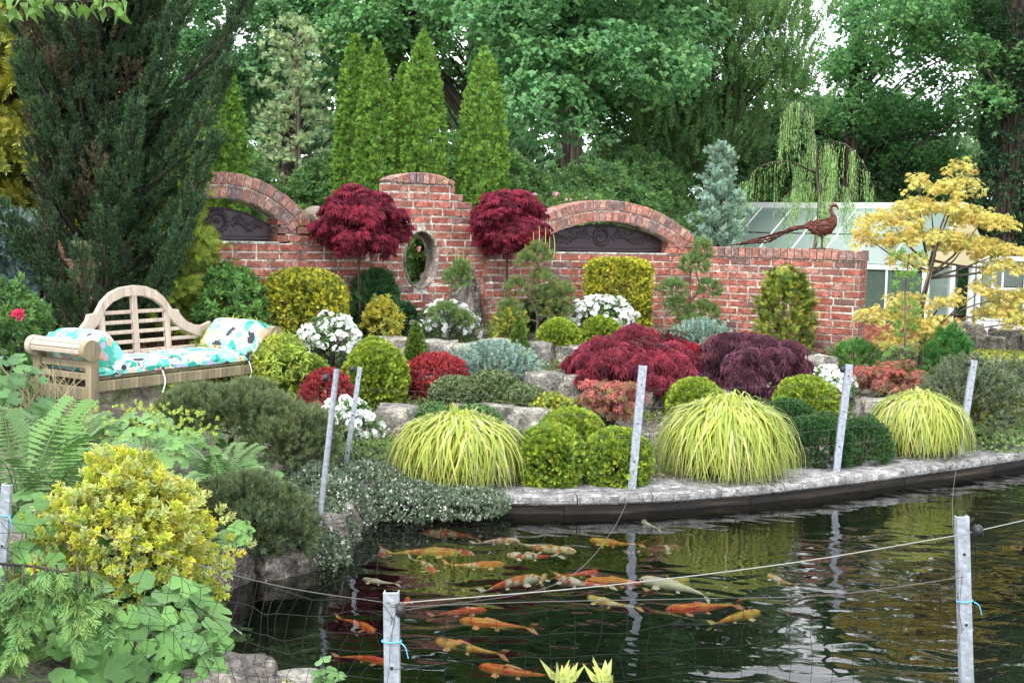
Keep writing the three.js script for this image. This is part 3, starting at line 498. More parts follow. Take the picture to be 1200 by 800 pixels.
bush('dark_cypress', 'low dark green cypress bun under the oval window', 'shrub', [-1.02, -11.72], 0.24, 0.3, 'cypress', [0.03, 0.08, 0.035], { n: 260, alt: [0.05, 0.12, 0.04], shape: { lump: 0.25 }, up: 0.6, wild: 0.9, size: 0.8 });
bush('dark_yew', 'dark green rounded yew behind the irregular pine', 'shrub', [0.33, -12.25], 0.4, 0.42, 'yew', [0.04, 0.085, 0.035], { n: 2000, shape: { lump: 0.2 }, wild: 0.9 });
bush('choisya', 'small bright yellow leafed shrub in front of the dark cypress', 'shrub', [-1.2, -11.33], 0.32, 0.4, 'azalea', [0.5, 0.45, 0.06], { n: 300, mat: LEAF, alt: [0.3, 0.36, 0.06], size: 1.25, shape: { lump: 0.35, lumpF: 7, sink: 0.8 }, wild: 1 });
bush('barberry', 'round red barberry beside the small cone conifer', 'shrub', [-0.61, -9.98], 0.48, 0.29, 'barberry', C.red, { n: 1500, mat: LEAF, alt: C.redd, altShare: 0.4, shape: { lump: 0.15, sink: 0.35 }, wild: 0.9, group: 'red barberries' });
bush('barberry', 'smaller dull red barberry in front of shaggy globe conifer', 'shrub', [-1.39, -9.28], 0.36, 0.36, 'barberry', C.red, { n: 1100, mat: LEAF, alt: C.redd, altShare: 0.6, shape: { lump: 0.15, sink: 0.35 }, wild: 0.9, group: 'red barberries' });
function shaggy(name, label, x, z, w, h, kind, color, alt, o) { return bush(name, label, 'shrub', [x, z], w, h, kind, color, { alt, altShare: 0.4, shape: { lump: 0.35, lumpF: 7, sink: 0.6, ...(o.shape || {}) }, wild: 1, ...o, }); }
shaggy('spreading_juniper', 'silvery blue spreading juniper behind the red barberry', -0.15, -10.46, 0.66, 0.24, 'juniper', C.blue, C.blued, { n: 1300, up: 0.55, size: 1.0 });
shaggy('spreading_juniper', 'low silvery blue juniper at the foot of the low brick wall', 1.86, -12.0, 0.52, 0.25, 'juniper', C.blue, C.blued, { n: 700, up: 0.5 });
shaggy('spreading_juniper', 'grey green arching juniper behind the kerb post', 3.72, -9.95, 0.78, 0.6, 'juniper', C.grey, [0.1, 0.14, 0.06], { n: 2200, up: 0.2 });
shaggy('spreading_juniper', 'grey green arching juniper against stone retaining wall', 4.32, -10.45, 0.85, 0.52, 'juniper', C.grey, [0.1, 0.14, 0.06], { n: 2000, up: 0.2 });
for (const [x, z, w, h, lab] of [[-0.42, -9.42, 0.38, 0.27, 'grey green clipped cushion shrub behind the fountain grass'], [-0.14, -9.5, 0.42, 0.3, 'largest grey green clipped cushion in the cloud row'], [0.08, -9.4, 0.34, 0.23, 'grey green clipped cushion next to yellow dwarf shrub']])
  bush('cushion_shrub', lab, 'shrub', [x, z], w, h, 'hebe', C.hebe, { n: 2800, mat: WAX, alt: C.olive, altShare: 0.5, shape: { lump: 0.1, under: 0 }, lift: 0.07, group: 'cushion shrubs' });
for (const [x, z, w, h, lab] of [[-0.56, -9.05, 0.27, 0.17, 'little green cushion beside grey edging stone'], [-0.26, -9.0, 0.36, 0.18, 'low green cushion tucked behind fountain grass']]) bush('cushion_shrub', lab, 'shrub', [x, z], w, h, 'hebe', [0.09, 0.17, 0.05], { n: 1300, mat: WAX, group: 'cushion shrubs' });
bush('dwarf_shrub', 'low yellow green dwarf shrub beside the coral maple', 'shrub', [0.29, -9.33], 0.4, 0.2, 'tiny', [0.4, 0.42, 0.05], { n: 1300, mat: WAX, alt: [0.16, 0.22, 0.04], altShare: 0.5, shape: { lump: 0.3, sink: 0.6 } });
bush('dwarf_shrub', 'low yellow dwarf shrub in front of dark green dwarf pine', 'shrub', [3.9, -10.6], 0.5, 0.3, 'tiny', [0.5, 0.42, 0.06], { n: 1300, mat: WAX, alt: [0.2, 0.24, 0.05], altShare: 0.5, shape: { lump: 0.35, sink: 0.6 } });
bush('dwarf_shrub', 'small bronze yellow dwarf shrub behind the lime globe and white azalea', 'shrub', [2.62, -10.4], 0.3, 0.2, 'tiny', [0.4, 0.32, 0.06], { n: 600, mat: WAX, alt: [0.16, 0.2, 0.04], shape: { lump: 0.3, sink: 0.6 } });
bush('dark_conifer', 'dark green bun conifer beside the widest fountain grass', 'shrub', [2.14, -9.45], 0.34, 0.24, 'juniper', [0.045, 0.125, 0.03], { n: 1200, alt: C.dark, shape: { lump: 0.15 }, size: 0.8, group: 'dark bun conifers' });
bush('dark_conifer', 'broad dark green conifer at the kerb post between two grasses', 'shrub', [2.24, -8.88], 0.44, 0.3, 'juniper', [0.045, 0.115, 0.03], { n: 1900, alt: C.dark, shape: { lump: 0.2 }, size: 0.8, group: 'dark bun conifers' });
bush('dark_conifer', 'dark green conifer mound touching the smallest fountain grass', 'shrub', [2.6, -9.02], 0.34, 0.28, 'juniper', [0.05, 0.12, 0.03], { n: 1200, alt: C.dark, shape: { lump: 0.2 }, size: 0.8, group: 'dark bun conifers' });
bush('dwarf_pine', 'fresh green dwarf pine at the end of the low brick wall', 'shrub', [3.3, -11.8], 0.44, 0.3, 'pine', [0.1, 0.24, 0.06], { n: 420, alt: C.fresh, shape: { lump: 0.3, sink: 0.6 }, up: 0.8 });
bush('dwarf_pine', 'deep green dwarf pine beside the golden maple trunk', 'shrub', [3.92, -11.0], 0.46, 0.66, 'pine', [0.05, 0.17, 0.04], { n: 700, alt: [0.09, 0.24, 0.05], shape: { lump: 0.3, sink: 0.6 }, up: 0.7 });

// white azaleas: leaves and blossom
for (const [x, z, w, h, fl, lab] of [
  [-1.56, -10.6, 0.52, 0.42, 110, 'white azalea in full bloom beside the dome of golden yew'], [-0.62, -11.75, 0.56, 0.3, 90, 'white azalea beneath the leaning dark stone'], [0.88, -12.2, 0.62, 0.36, 115, 'white azalea below the box of golden yew'],
  [2.74, -10.77, 0.46, 0.24, 110, 'dense white azalea next to the purple weeping maple'], [-1.14, -8.6, 0.4, 0.3, 70, 'white azalea among the posts above the grey groundcover']]) {
  const t = bush('azalea', lab, 'shrub', [x, z], w, h, 'azalea', [0.09, 0.17, 0.05], { n: 420, mat: WAX, shape: { lump: 0.3, sink: 0.6, power: 2.1 }, wild: 0.9, group: 'white azaleas', size: 0.9 }), r = rng(Math.round(x * 50 + 900));
  const bl = skin(r, fl * 3, w * 1.04, h * 1.06, { lump: 0.34, lumpF: 6, sink: 0.16, seed: x }).filter(({ p }) => p.y > h * 0.2 && n3(p.x * 11 + x * 5, p.y * 11, p.z * 11) > -0.18).map(({ p, n }) => ({ p, d: n.add(V(0, 0.5, 0)).normalize(), s: 0.8 + r() * 0.5, spin: r() * 6.3, c: tone(C.white, r, 0.05, 0.02) }));
  scatter(t, 'blossom', bl, PETAL, 'blossom');
}

// ---------------------------------------------------------------- Japanese maples
function limbs(r, base, tips, r0, r1, bend = 0.1) { return merge(tips.map((t) => { const a = base.clone().lerp(t, 0.4).add(V((r() - 0.5) * bend, bend * 0.6, (r() - 0.5) * bend)); return tube([base, a, t], r0, r1, 7, 5); })); }
function standardMaple(x, z, trunkH, w, h, label, seed) { // lollipop on a bare stem
  const t = thing('standard_maple', label, 'tree', [x, landY(x, z) - 0.03, z], 0, 'standard red maples'), r = rng(seed), y0 = trunkH;
  part('trunk', tube([[0, 0, 0], [0.012, y0 * 0.4, 0.008], [-0.008, y0 * 0.8, 0], [0, y0 + h * 0.3, 0]], 0.019, 0.013, 10, 7), GREYBARK, t);
  const tips = []; for (let k = 0; k < 14; k++) { const d = rdir(r, 0.5); tips.push(V(d.x * w * 0.38, y0 + h * (0.4 + d.y * 0.4), d.z * w * 0.38)); }
  part('limbs', limbs(r, V(0, y0 + 0.02, 0), tips, 0.009, 0.003), MAPLEBARK, t, 'stuff');
  const list = []; // overlapping tiers of drooping foliage
  for (let k = 0; k < 46; k++) {
    const d = rdir(r, 0.15), e = 0.45 + 0.55 * Math.sqrt(r()), c = V(d.x * w * 0.4 * e, y0 + h * (0.46 + d.y * 0.42 * e), d.z * w * 0.4 * e), R = w * (0.13 + 0.07 * r());
    for (let i = 0; i < 26; i++) { const q = rdir(r, 0.2); list.push({ p: c.clone().add(V(q.x * R, q.y * R * 0.55, q.z * R)), d: V(q.x * 0.6, 1, q.z * 0.6).normalize(), s: 0.85 + r() * 0.5, spin: r() * 6.3, c: tone(r() < 0.35 ? C.maroond : C.maroon, r, 0.35, 0.1) }); }
  }
  scatter(t, 'palmate', list, LEAF);
}
standardMaple(-1.43, -11.5, 0.78, 0.84, 0.62, 'dark red standard maple beside the stone ball on the wall', 5);
standardMaple(-0.06, -12.3, 0.72, 0.76, 0.72, 'dark red standard maple beside the arch with iron panel', 8);
function weepingMaple(x, z, w, h, color, alt, label, seed, n = 60, name = 'weeping_maple') { // mounded, cascading
  const t = thing(name, label, 'tree', [x, landY(x, z) - 0.02, z], 0, 'weeping maples'), r = rng(seed);
  part('trunk', tube([[0, 0, 0], [0.03, h * 0.3, 0.02], [-0.02, h * 0.6, 0]], 0.03, 0.018, 8, 7), MAPLEBARK, t);
  const tips = [], list = [];
  for (let k = 0; k < 22; k++) { const a = r() * 6.3, q = 0.25 + 0.7 * r(); tips.push(V(Math.cos(a) * w * 0.5 * q, h * (0.92 - 0.4 * q * q), Math.sin(a) * w * 0.4 * q)); }
  part('limbs', limbs(r, V(-0.01, h * 0.5, 0), tips, 0.01, 0.003, 0.2), MAPLEBARK, t, 'stuff');
  for (let k = 0; k < n; k++) {
    const a = r() * 6.3, q = Math.sqrt(r()), cx = Math.cos(a) * w * 0.44 * q, cz = Math.sin(a) * w * 0.36 * q, cy = h * (0.93 - 0.5 * q ** 3.2 + 0.1 * n2(cx * 4 + seed, cz * 4)) - Math.floor(r() * 3) * h * 0.13, R = w * 0.09;
    for (let i = 0; i < 34; i++) { const b = r() * 6.3, e = Math.sqrt(r()); list.push({ p: V(cx + Math.cos(b) * R * e, cy - e * e * 0.055 + (r() - 0.5) * 0.02, cz + Math.sin(b) * R * e), d: V(Math.cos(b) * 0.4 * e + cx * 0.5, 1, Math.sin(b) * 0.4 * e + cz * 0.5).normalize(), s: 0.75 + r() * 0.5, spin: r() * 6.3, c: tone(r() < 0.4 ? alt : color, r, 0.3, 0.12) }); }
  }
  scatter(t, 'dissected', list, LEAF);
}
weepingMaple(0.99, -10.2, 1.2, 0.56, [0.38, 0.06, 0.095], [0.22, 0.03, 0.055], 'crimson weeping maple with cascading thread leaves', 21, 76);
weepingMaple(1.4, -10.75, 0.6, 0.5, [0.4, 0.035, 0.06], [0.2, 0.018, 0.035], 'bright crimson weeping maple tucked behind the two larger mounds', 24, 26);
weepingMaple(2.02, -10.35, 1.12, 0.6, C.purple, C.purpled, 'dusky purple weeping maple in front of low wall', 22, 76);
function looseMaple(name, label, x, z, w, h, color, alt, seed, kind = 'smallmaple', n = 34, per = 26) { // open, layered
  const t = thing(name, label, 'tree', [x, landY(x, z) - 0.02, z]), r = rng(seed), tips = [], list = [];
  for (let k = 0; k < n; k++) { const a = r() * 6.3, q = Math.sqrt(r()), y = h * (0.3 + 0.62 * r()), R = w / 2 * q * Math.sqrt(Math.max(0.15, 1 - ((y / h - 0.5) / 0.55) ** 2)); tips.push(V(Math.cos(a) * R, y, Math.sin(a) * R * 0.85)); }
  part('stems', merge([limbs(r, V(0, 0, 0), tips.slice(0, 16), 0.009, 0.003, 0.08), tube([[0, -0.03, 0], [0, 0.05, 0]], 0.02, 0.014, 2, 6)]), BARK, t, 'stuff');
  for (const c of tips) for (let i = 0; i < per; i++) { const b = r() * 6.3, e = Math.sqrt(r()) * w * 0.13; list.push({ p: V(c.x + Math.cos(b) * e, c.y + (r() - 0.5) * w * 0.07 - e * 0.2, c.z + Math.sin(b) * e), d: V((r() - 0.5) * 0.6, 1, (r() - 0.5) * 0.6).normalize(), s: 0.75 + r() * 0.5, spin: r() * 6.3, c: tone(r() < 0.35 ? alt : color, r, 0.28, 0.14) }); }
  scatter(t, kind, list, LEAF); return t;
}
looseMaple('dwarf_maple', 'coral pink dwarf maple beside the lime globes at the kerb', 0.74, -9.2, 0.5, 0.4, C.coral, C.coralg, 31, 'smallmaple', 34, 16);
looseMaple('dwarf_maple', 'salmon red dwarf maple behind the smallest fountain grass', 3.34, -10.85, 0.58, 0.4, C.coral, C.coralg, 32, 'smallmaple', 40, 18);
{ // golden maple in tiers
  const x = 3.85, z = -11.6, t = thing('golden_maple', 'golden yellow maple in airy tiers in front of the greenhouse', 'tree', [x, landY(x, z) - 0.03, z]), r = rng(41), pads = [], list = [];
  const trunk = [[0, 0, 0], [0.02, 0.35, 0], [-0.02, 0.75, 0.02], [0.06, 1.15, 0], [0.12, 1.5, 0]]; part('trunk', tube(trunk, 0.042, 0.016, 14, 8), GREYBARK, t);
  // pads: [x, y, z, radius x, radius z]
  for (const p of [[-0.35, 1.62, 0.05, 0.34, 0.3], [0.05, 1.74, -0.05, 0.38, 0.34], [0.25, 1.93, 0, 0.26, 0.24], [0.5, 1.64, 0.05, 0.3, 0.28], [-0.05, 1.46, 0.1, 0.42, 0.3], [0.4, 1.4, -0.1, 0.36, 0.3], [0.68, 1.34, 0.1, 0.28, 0.25], [-0.5, 1.44, -0.1, 0.22, 0.2], [-0.22, 1.24, 0.15, 0.2, 0.2], [0.3, 2.1, 0, 0.14, 0.14], [-0.1, 1.95, 0.05, 0.14, 0.14],
    [-0.4, 0.72, 0.15, 0.28, 0.26], [-0.2, 0.86, 0.2, 0.22, 0.22], [0.05, 0.66, 0.25, 0.26, 0.24], [-0.28, 0.52, 0.2, 0.2, 0.2], [0.22, 0.9, 0.15, 0.16, 0.16], [0.12, 0.5, 0.2, 0.18, 0.18], [0.72, 1.2, 0.1, 0.22, 0.2],
    [0.72, 0.78, 0.05, 0.3, 0.26], [0.98, 0.7, 0.1, 0.28, 0.26], [0.86, 0.92, 0, 0.24, 0.22], [1.15, 0.62, 0.1, 0.24, 0.22], [0.55, 0.98, 0, 0.16, 0.16], [1.1, 1.28, 0.1, 0.1, 0.1]]) {
    pads.push(V(p[0], p[1], p[2])); const N = Math.round(p[3] * p[4] * 1000);
    for (let i = 0; i < N; i++) { const b = r() * 6.3, e = Math.sqrt(r()), g = n2(p[0] * 9 + Math.cos(b) * e * 3, Math.sin(b) * e * 3 + p[1] * 5); if (g < -0.2 - 0.3 * (1 - e)) continue; list.push({ p: V(p[0] + Math.cos(b) * e * p[3], p[1] - e * e * 0.07 + (r() - 0.5) * 0.09 + g * 0.06, p[2] + Math.sin(b) * e * p[4]), d: V((r() - 0.5) * 0.5, 1, (r() - 0.5) * 0.5).normalize(), s: 0.7 + r() * 0.5, spin: r() * 6.3, c: tone(r() < 0.14 ? [0.64, 0.47, 0.15] : r() < 0.25 ? [0.52, 0.5, 0.13] : C.yellow, r, 0.2, 0.08) }); }
  }
  scatter(t, 'goldmaple', list, LEAF);
  const g = pads.map((p) => { const s = p.y > 1.1 ? V(0.05, 1.05 + r() * 0.2, 0) : V(0, 0.3 + r() * 0.3, 0.01), m = s.clone().lerp(p, 0.5).add(V((r() - 0.5) * 0.08, p.y > 1.1 ? -0.04 : 0.08, 0)); return tube([s, m, p.clone().add(V(0, -0.03, 0))], 0.014, 0.004, 8, 5); });
  part('limbs', merge(g), GREYBARK, t, 'stuff');
}

// ---------------------------------------------------------------- fountain grasses
function fountainGrass(x, z, w, h, seed, label, nB = 2300) {
  const t = thing('fountain_grass', label, 'grass', [x, landY(x, z) - 0.01, z], 0, 'golden fountain grasses'), r = rng(seed), tb = new TB();
  for (let i = 0; i < nB; i++) {
    const a = r() * 6.3, tuft = i % 70 === 0, q = tuft ? 0.1 + 0.55 * r() : Math.pow(r(), 0.6), reach = w / 2 * (0.1 + 1.0 * q) * (0.85 + r() * 0.25), peak = h * (1.0 - 0.16 * q * q) * (0.82 + r() * 0.24) * (tuft ? 1.1 : 1), s = Math.sin(a), c = Math.cos(a), tw = (r() - 0.5) * 1.0, b0 = 0.06 * r(), end = peak * (0.7 - 0.66 * q) * (0.7 + 0.5 * r()) * (tuft ? 1.5 : 1), wid = 0.0045 + r() * 0.0045, N = 7, pts = [];
    for (let k = 0; k <= N; k++) { const u = k / N, rad = b0 + (reach - b0) * Math.sin(u * Math.PI / 2) ** 1.15, y = u < 0.42 ? peak * Math.sin(u / 0.42 * Math.PI / 2) : peak + (end - peak) * ((u - 0.42) / 0.58) ** 1.9, ang = a + tw * u * u; pts.push(V(Math.cos(ang) * rad, Math.max(0.012, y), Math.sin(ang) * rad)); }
    const g = r(), col = g < 0.55 ? [0.46, 0.5, 0.11] : g < 0.85 ? [0.33, 0.42, 0.085] : [0.58, 0.58, 0.28], cc = tone(col, r, 0.22, 0.06), base = mixc(cc, [0.3, 0.4, 0.07], 0.5);
    for (let k = 0; k < N; k++) { const w0 = wid * Math.sin(Math.PI * (0.12 + 0.83 * k / N)) , w1 = k === N - 1 ? 0.0006 : wid * Math.sin(Math.PI * (0.12 + 0.83 * (k + 1) / N)), sd = V(-s, 0.12 * (r() - 0.5), c); tb.quad(pts[k].clone().addScaledVector(sd, -w0), pts[k].clone().addScaledVector(sd, w0), pts[k + 1].clone().addScaledVector(sd, w1), pts[k + 1].clone().addScaledVector(sd, -w1), k < 2 ? base : cc); }
  }
  part('blades', tb.geo(), LEAF, t, 'stuff'); return t;
}
fountainGrass(-0.34, -8.0, 0.86, 0.44, 51, 'golden fountain grass spilling over the kerb beside grey groundcover');
fountainGrass(1.5, -8.42, 0.92, 0.52, 52, 'tallest golden fountain grass beside the galvanised kerb post', 2800);
fountainGrass(3.14, -9.42, 0.76, 0.46, 53, 'golden fountain grass between two galvanised posts below salmon maple', 2000);

// ---------------------------------------------------------------- shaped pines
function padPine(name, label, x, z, trunkPts, r0, pads, color, alt, kind = 'pine', extra = 1, ps = 1) {
  const t = thing(name, label, 'tree', [x, landY(x, z) - 0.02, z]), r = rng(Math.round(x * 77 + 500)), list = [];
  const tr = part('trunk', tube(trunkPts, r0, r0 * 0.4, 16, 7), GREYBARK, t), curve = new THREE.CatmullRomCurve3(trunkPts.map((p) => V(...p))), g = [];
  for (const [px, py, pz, w0, h0, up] of pads) {
    const w = w0 * ps, h = h0 * ps;
    const s = curve.getPointAt(Math.min(0.97, Math.max(0.1, (py - 0.08) / trunkPts[trunkPts.length - 1][1]))); g.push(tube([s, s.clone().lerp(V(px, py - h * 0.2, pz), 0.5).add(V(0, 0.02, 0)), V(px, py - h * 0.1, pz)], 0.008, 0.004, 6, 5));
    for (const { p, n } of skin(r, Math.round((w * w * 1700 + 40) * extra), w, h, { lump: 0.25, sink: 0.7, seed: px * 3 + py, under: 0 })) list.push({ p: V(p.x + px, p.y + py - h * 0.4, p.z + pz), d: n.add(V((r() - 0.5) * 0.6, 0.6 + (up || 0), (r() - 0.5) * 0.6)).normalize(), s: 0.75 + r() * 0.45, spin: r() * 6.3, c: tone(r() < 0.3 ? alt : color, r, 0.28, 0.12) });
  }
  part('limbs', merge(g), GREYBARK, t, 'stuff'); scatter(t, kind, list, NEEDLE);
  return { t, r };
}
function candles(t, r, spots, color) { const g = spots.map(([x, y, z, l]) => tube([[x, y, z], [x + (r() - 0.5) * 0.02, y + l * 0.5, z], [x + (r() - 0.5) * 0.04, y + l, z + (r() - 0.5) * 0.02]], 0.006, 0.003, 4, 5)); part('new_shoots', merge(g), std({ color: lin(...color), roughness: 0.8 }), t, 'stuff'); }
{
  const a = padPine('shaped_pine', 'miniature pine with one tuft on a thin stem before the leaning stone', -0.6, -11.4, [[0, 0, 0], [0.01, 0.25, 0], [-0.01, 0.42, 0], [0.07, 0.6, 0], [0.1, 0.75, 0]], 0.014, [[0.07, 0.64, 0, 0.26, 0.16], [0.12, 0.72, 0, 0.16, 0.14, 0.6], [-0.02, 0.32, 0.03, 0.3, 0.14], [0.14, 0.26, 0, 0.2, 0.1]], C.pineb, C.pine, 'pine', 1, 0.8);
  candles(a.t, a.r, [[0.06, 0.72, 0, 0.16], [0.1, 0.74, 0.02, 0.2], [0.14, 0.74, 0, 0.17], [0.17, 0.7, 0.02, 0.14], [0.02, 0.68, 0.02, 0.1]], [0.3, 0.28, 0.08]);
  const b = padPine('shaped_pine', 'tall irregular pine with upright new shoots beside standard maple', 0.18, -11.8, [[0.05, 0, 0], [0.06, 0.25, 0.02], [-0.02, 0.45, 0], [0.06, 0.65, 0], [0.05, 0.85, 0], [0.1, 1.0, 0]], 0.018, [[0.06, 0.82, 0, 0.3, 0.2, 0.3], [-0.06, 0.76, 0.05, 0.2, 0.14], [0.1, 0.58, 0, 0.3, 0.18], [-0.14, 0.5, 0, 0.24, 0.16], [0.28, 0.45, 0.03, 0.34, 0.2], [0.26, 0.28, 0, 0.36, 0.26], [-0.2, 0.26, 0.05, 0.34, 0.26], [0.08, 0.36, -0.05, 0.26, 0.2]], C.pineb, [0.2, 0.2, 0.05], 'pine', 1, 0.7);
  candles(b.t, b.r, [[0.0, 0.86, 0, 0.18], [0.06, 0.9, 0, 0.2], [0.12, 0.88, 0, 0.2], [0.16, 0.84, 0, 0.16], [-0.06, 0.82, 0, 0.1], [0.2, 0.8, 0, 0.22]], [0.34, 0.33, 0.08]);
  bush('dwarf_shrub', 'lime yellow dwarf conifer tuft at the foot of the irregular pine', 'shrub', [-0.02, -11.75], 0.32, 0.3, 'cypress', [0.32, 0.34, 0.05], { n: 280, alt: [0.13, 0.18, 0.04], shape: { lump: 0.3, sink: 0.5 }, size: 0.7, wild: 0.9 });
  padPine('shaped_pine', 'cloud pruned pine with pale bent trunk against the wall corner', 1.79, -12.55, [[0.06, 0, 0], [-0.02, 0.2, 0], [0.0, 0.34, 0], [0.1, 0.52, 0], [0.06, 0.68, 0], [0.12, 0.82, 0]], 0.017, [[0.12, 0.88, 0, 0.22, 0.18, 0.4], [0.05, 0.74, 0, 0.32, 0.14], [-0.16, 0.48, 0, 0.3, 0.15], [0.2, 0.5, 0.05, 0.22, 0.13], [-0.12, 0.3, 0, 0.26, 0.14], [0.16, 0.26, 0, 0.3, 0.16], [0.02, 0.12, 0.05, 0.36, 0.18]], C.pineb, C.pine, 'pine', 1, 0.85);
  // mugo pines on the near bank
  padPine('mountain_pine', 'low mountain pine with flat grey green pads in front of the bench', -1.66, -7.7, [[0.0, -0.05, 0.1], [-0.04, 0.1, 0.05], [-0.1, 0.2, 0], [-0.08, 0.28, 0]], 0.035, [[-0.3, 0.4, 0, 0.4, 0.17], [-0.06, 0.4, 0.08, 0.42, 0.18], [0.14, 0.34, 0, 0.4, 0.2], [0.34, 0.27, 0.05, 0.4, 0.22], [0.0, 0.43, -0.12, 0.36, 0.16], [0.24, 0.22, 0.2, 0.34, 0.2], [0.42, 0.17, 0.1, 0.3, 0.22], [-0.42, 0.34, 0.1, 0.22, 0.15]], [0.15, 0.19, 0.085], [0.1, 0.13, 0.06], 'mugo', 1.6);
  padPine('mountain_pine', 'dense low mountain pine hanging over the pond edge', -1.34, -6.3, [[0.0, -0.1, 0], [0.02, 0.1, 0], [0.05, 0.2, 0]], 0.03, [[0, 0.2, 0, 0.32, 0.18], [0.16, 0.14, 0.04, 0.28, 0.17], [-0.15, 0.17, 0.05, 0.28, 0.18], [0.05, 0.08, 0.14, 0.32, 0.18], [0.24, 0.06, 0.1, 0.22, 0.16]], [0.12, 0.16, 0.075], [0.085, 0.12, 0.05], 'mugo', 1.8);
}

// ---------------------------------------------------------------- conifers and trees behind the wall
for (const [x, z, w, top, lab] of [[-3.28, -14.0, 0.5, 3.65, 'columnar green conifer just behind the plumed dark juniper'], [-1.85, -14.3, 0.46, 3.96, 'columnar green conifer beside the pale open tree'], [-1.55, -13.8, 0.44, 3.8, 'slim columnar conifer overlapping the one beside the pale tree'], [-1.33, -14.7, 0.4, 3.7, 'half hidden columnar conifer at the back of the row'], [-1.05, -13.9, 0.52, 3.95, 'columnar green conifer rising over the stepped wall peak'], [-0.38, -14.2, 0.56, 3.84, 'broad columnar green conifer standing alone behind second standard maple']])
  bush('columnar_conifer', lab, 'tree', [x, z], w * 1.06, top - landY(x, z), 'finespray', [0.18, 0.33, 0.05], { n: 5200, alt: [0.12, 0.23, 0.04], altShare: 0.4, shape: { taper: 5.2, lump: 0.09, lumpF: 8, sink: 0.3 }, up: 1.0, wild: 0.9, size: 0.5, group: 'columnar conifers behind the wall' });
function branchTube(list, a, b, r0, r1, sag = 0) { const m = a.clone().lerp(b, 0.5); m.y += sag; list.push(tube([a, m, b], r0, r1, 6, 5)); }
{ // blue conifer behind the wall corner
  const x = 2.56, z = -15.5, t = thing('blue_conifer', 'feathery silver blue conifer behind the corner of the low wall', 'tree', [x, landY(x, z), z]), r = rng(61), list = [], g = [];
  part('trunk', tube([[0, 0, 0], [0, 1.1, 0], [0.02, 2.05, 0]], 0.05, 0.01, 8, 7), BARK, t);
  for (let k = 0; k < 62; k++) { const y = 0.3 + 1.75 * (k / 62), R = (0.3 + 0.4 * r()) * (1 - y / 2.3) + 0.05, a = k * 2.4, tip = V(Math.cos(a) * R, y + R * 0.5, Math.sin(a) * R); branchTube(g, V(0, y, 0), tip, 0.008, 0.003); for (let i = 0; i < 34; i++) { const q = 0.25 + 0.8 * r(); list.push({ p: V(tip.x * q, y + (tip.y - y) * q, tip.z * q).add(rdir(r).multiplyScalar(0.05)), d: V(tip.x, 0.55, tip.z).normalize().add(rdir(r).multiplyScalar(0.35)).normalize(), s: 0.38 + r() * 0.32, spin: r() * 6.3, c: tone([0.24, 0.36, 0.27], r, 0.25, 0.08) }); } }
  part('limbs', merge(g), BARK, t, 'stuff'); scatter(t, 'finespray', list, NEEDLE);
}
const strandGeo = (() => { const r = rng(71), tb = new TB(); for (let s = 0; s < 3; s++) { const ox = (r() - 0.5) * 0.05, oz = (r() - 0.5) * 0.05; for (let k = 0; k < 26; k++) { const y = -k * 0.024, a = r() * 6.3, L = 0.03 + r() * 0.02, d = V(Math.cos(a) * 0.6, -1, Math.sin(a) * 0.6).normalize(), p = V(ox + Math.sin(k * 0.3 + s) * 0.008, y, oz), sd = V(-d.z, 0, d.x).normalize().multiplyScalar(0.0042); tb.tri(p.clone().add(sd), p.clone().sub(sd), p.clone().addScaledVector(d, L)); } } return tb.geo(); })();
{ // weeping conifer
  const x = 4.0, z = -16.6, t = thing('weeping_conifer', 'weeping conifer with hanging thread foliage above the greenhouse roof', 'tree', [x, landY(x, z), z]), r = rng(62), list = [], g = [];
  part('trunk', tube([[0.02, 0, 0], [0, 0.9, 0], [0.06, 1.7, 0], [0.0, 2.3, 0], [-0.06, 2.75, 0], [-0.25, 3.05, 0]], 0.04, 0.012, 14, 7), GREYBARK, t);
  for (const [a, pts] of [[0, [[-0.06, 2.75, 0], [-0.2, 3.14, 0], [-0.42, 3.1, 0.05], [-0.5, 2.75, 0.08]]], [0, [[0.0, 2.3, 0], [0.25, 2.62, 0.05], [0.55, 2.4, 0.1], [0.78, 1.95, 0.1]]], [0, [[0.0, 2.2, 0], [-0.4, 2.35, 0.05], [-0.8, 2.25, 0.1], [-1.1, 1.85, 0.1]]], [0, [[0.06, 1.8, 0], [0.3, 2.05, 0.2], [0.45, 1.75, 0.3]]], [0, [[0.05, 1.9, 0], [-0.2, 2.1, 0.25], [-0.5, 1.85, 0.35]]], [0, [[0, 2.4, 0], [0.1, 2.6, 0.2], [0.2, 2.2, 0.35]]], [0, [[0.0, 2.5, 0], [-0.05, 2.6, -0.2], [-0.2, 2.1, -0.35]]], [0, [[0, 2.3, 0], [0.12, 2.35, 0.12], [0.05, 1.9, 0.25], [0.1, 1.5, 0.3]]]]) {
    g.push(tube(pts, 0.014, 0.005, 10, 5)); const c = new THREE.CatmullRomCurve3(pts.map((p) => V(...p)));
    for (let i = 0; i < 24; i++) { const p = c.getPointAt(0.12 + 0.88 * r()); list.push({ m: M4([p.x + (r() - 0.5) * 0.07, p.y - 0.01, p.z + (r() - 0.5) * 0.1], [(r() - 0.5) * 0.25, r() * 6.3, (r() - 0.5) * 0.25], [1, 0.5 + r() * 0.75, 1]), c: tone([0.24, 0.38, 0.13], r, 0.28, 0.1) }); }
  }
  part('limbs', merge(g), BARK, t, 'stuff'); instances('hanging_foliage', strandGeo, NEEDLE, list, t);
}
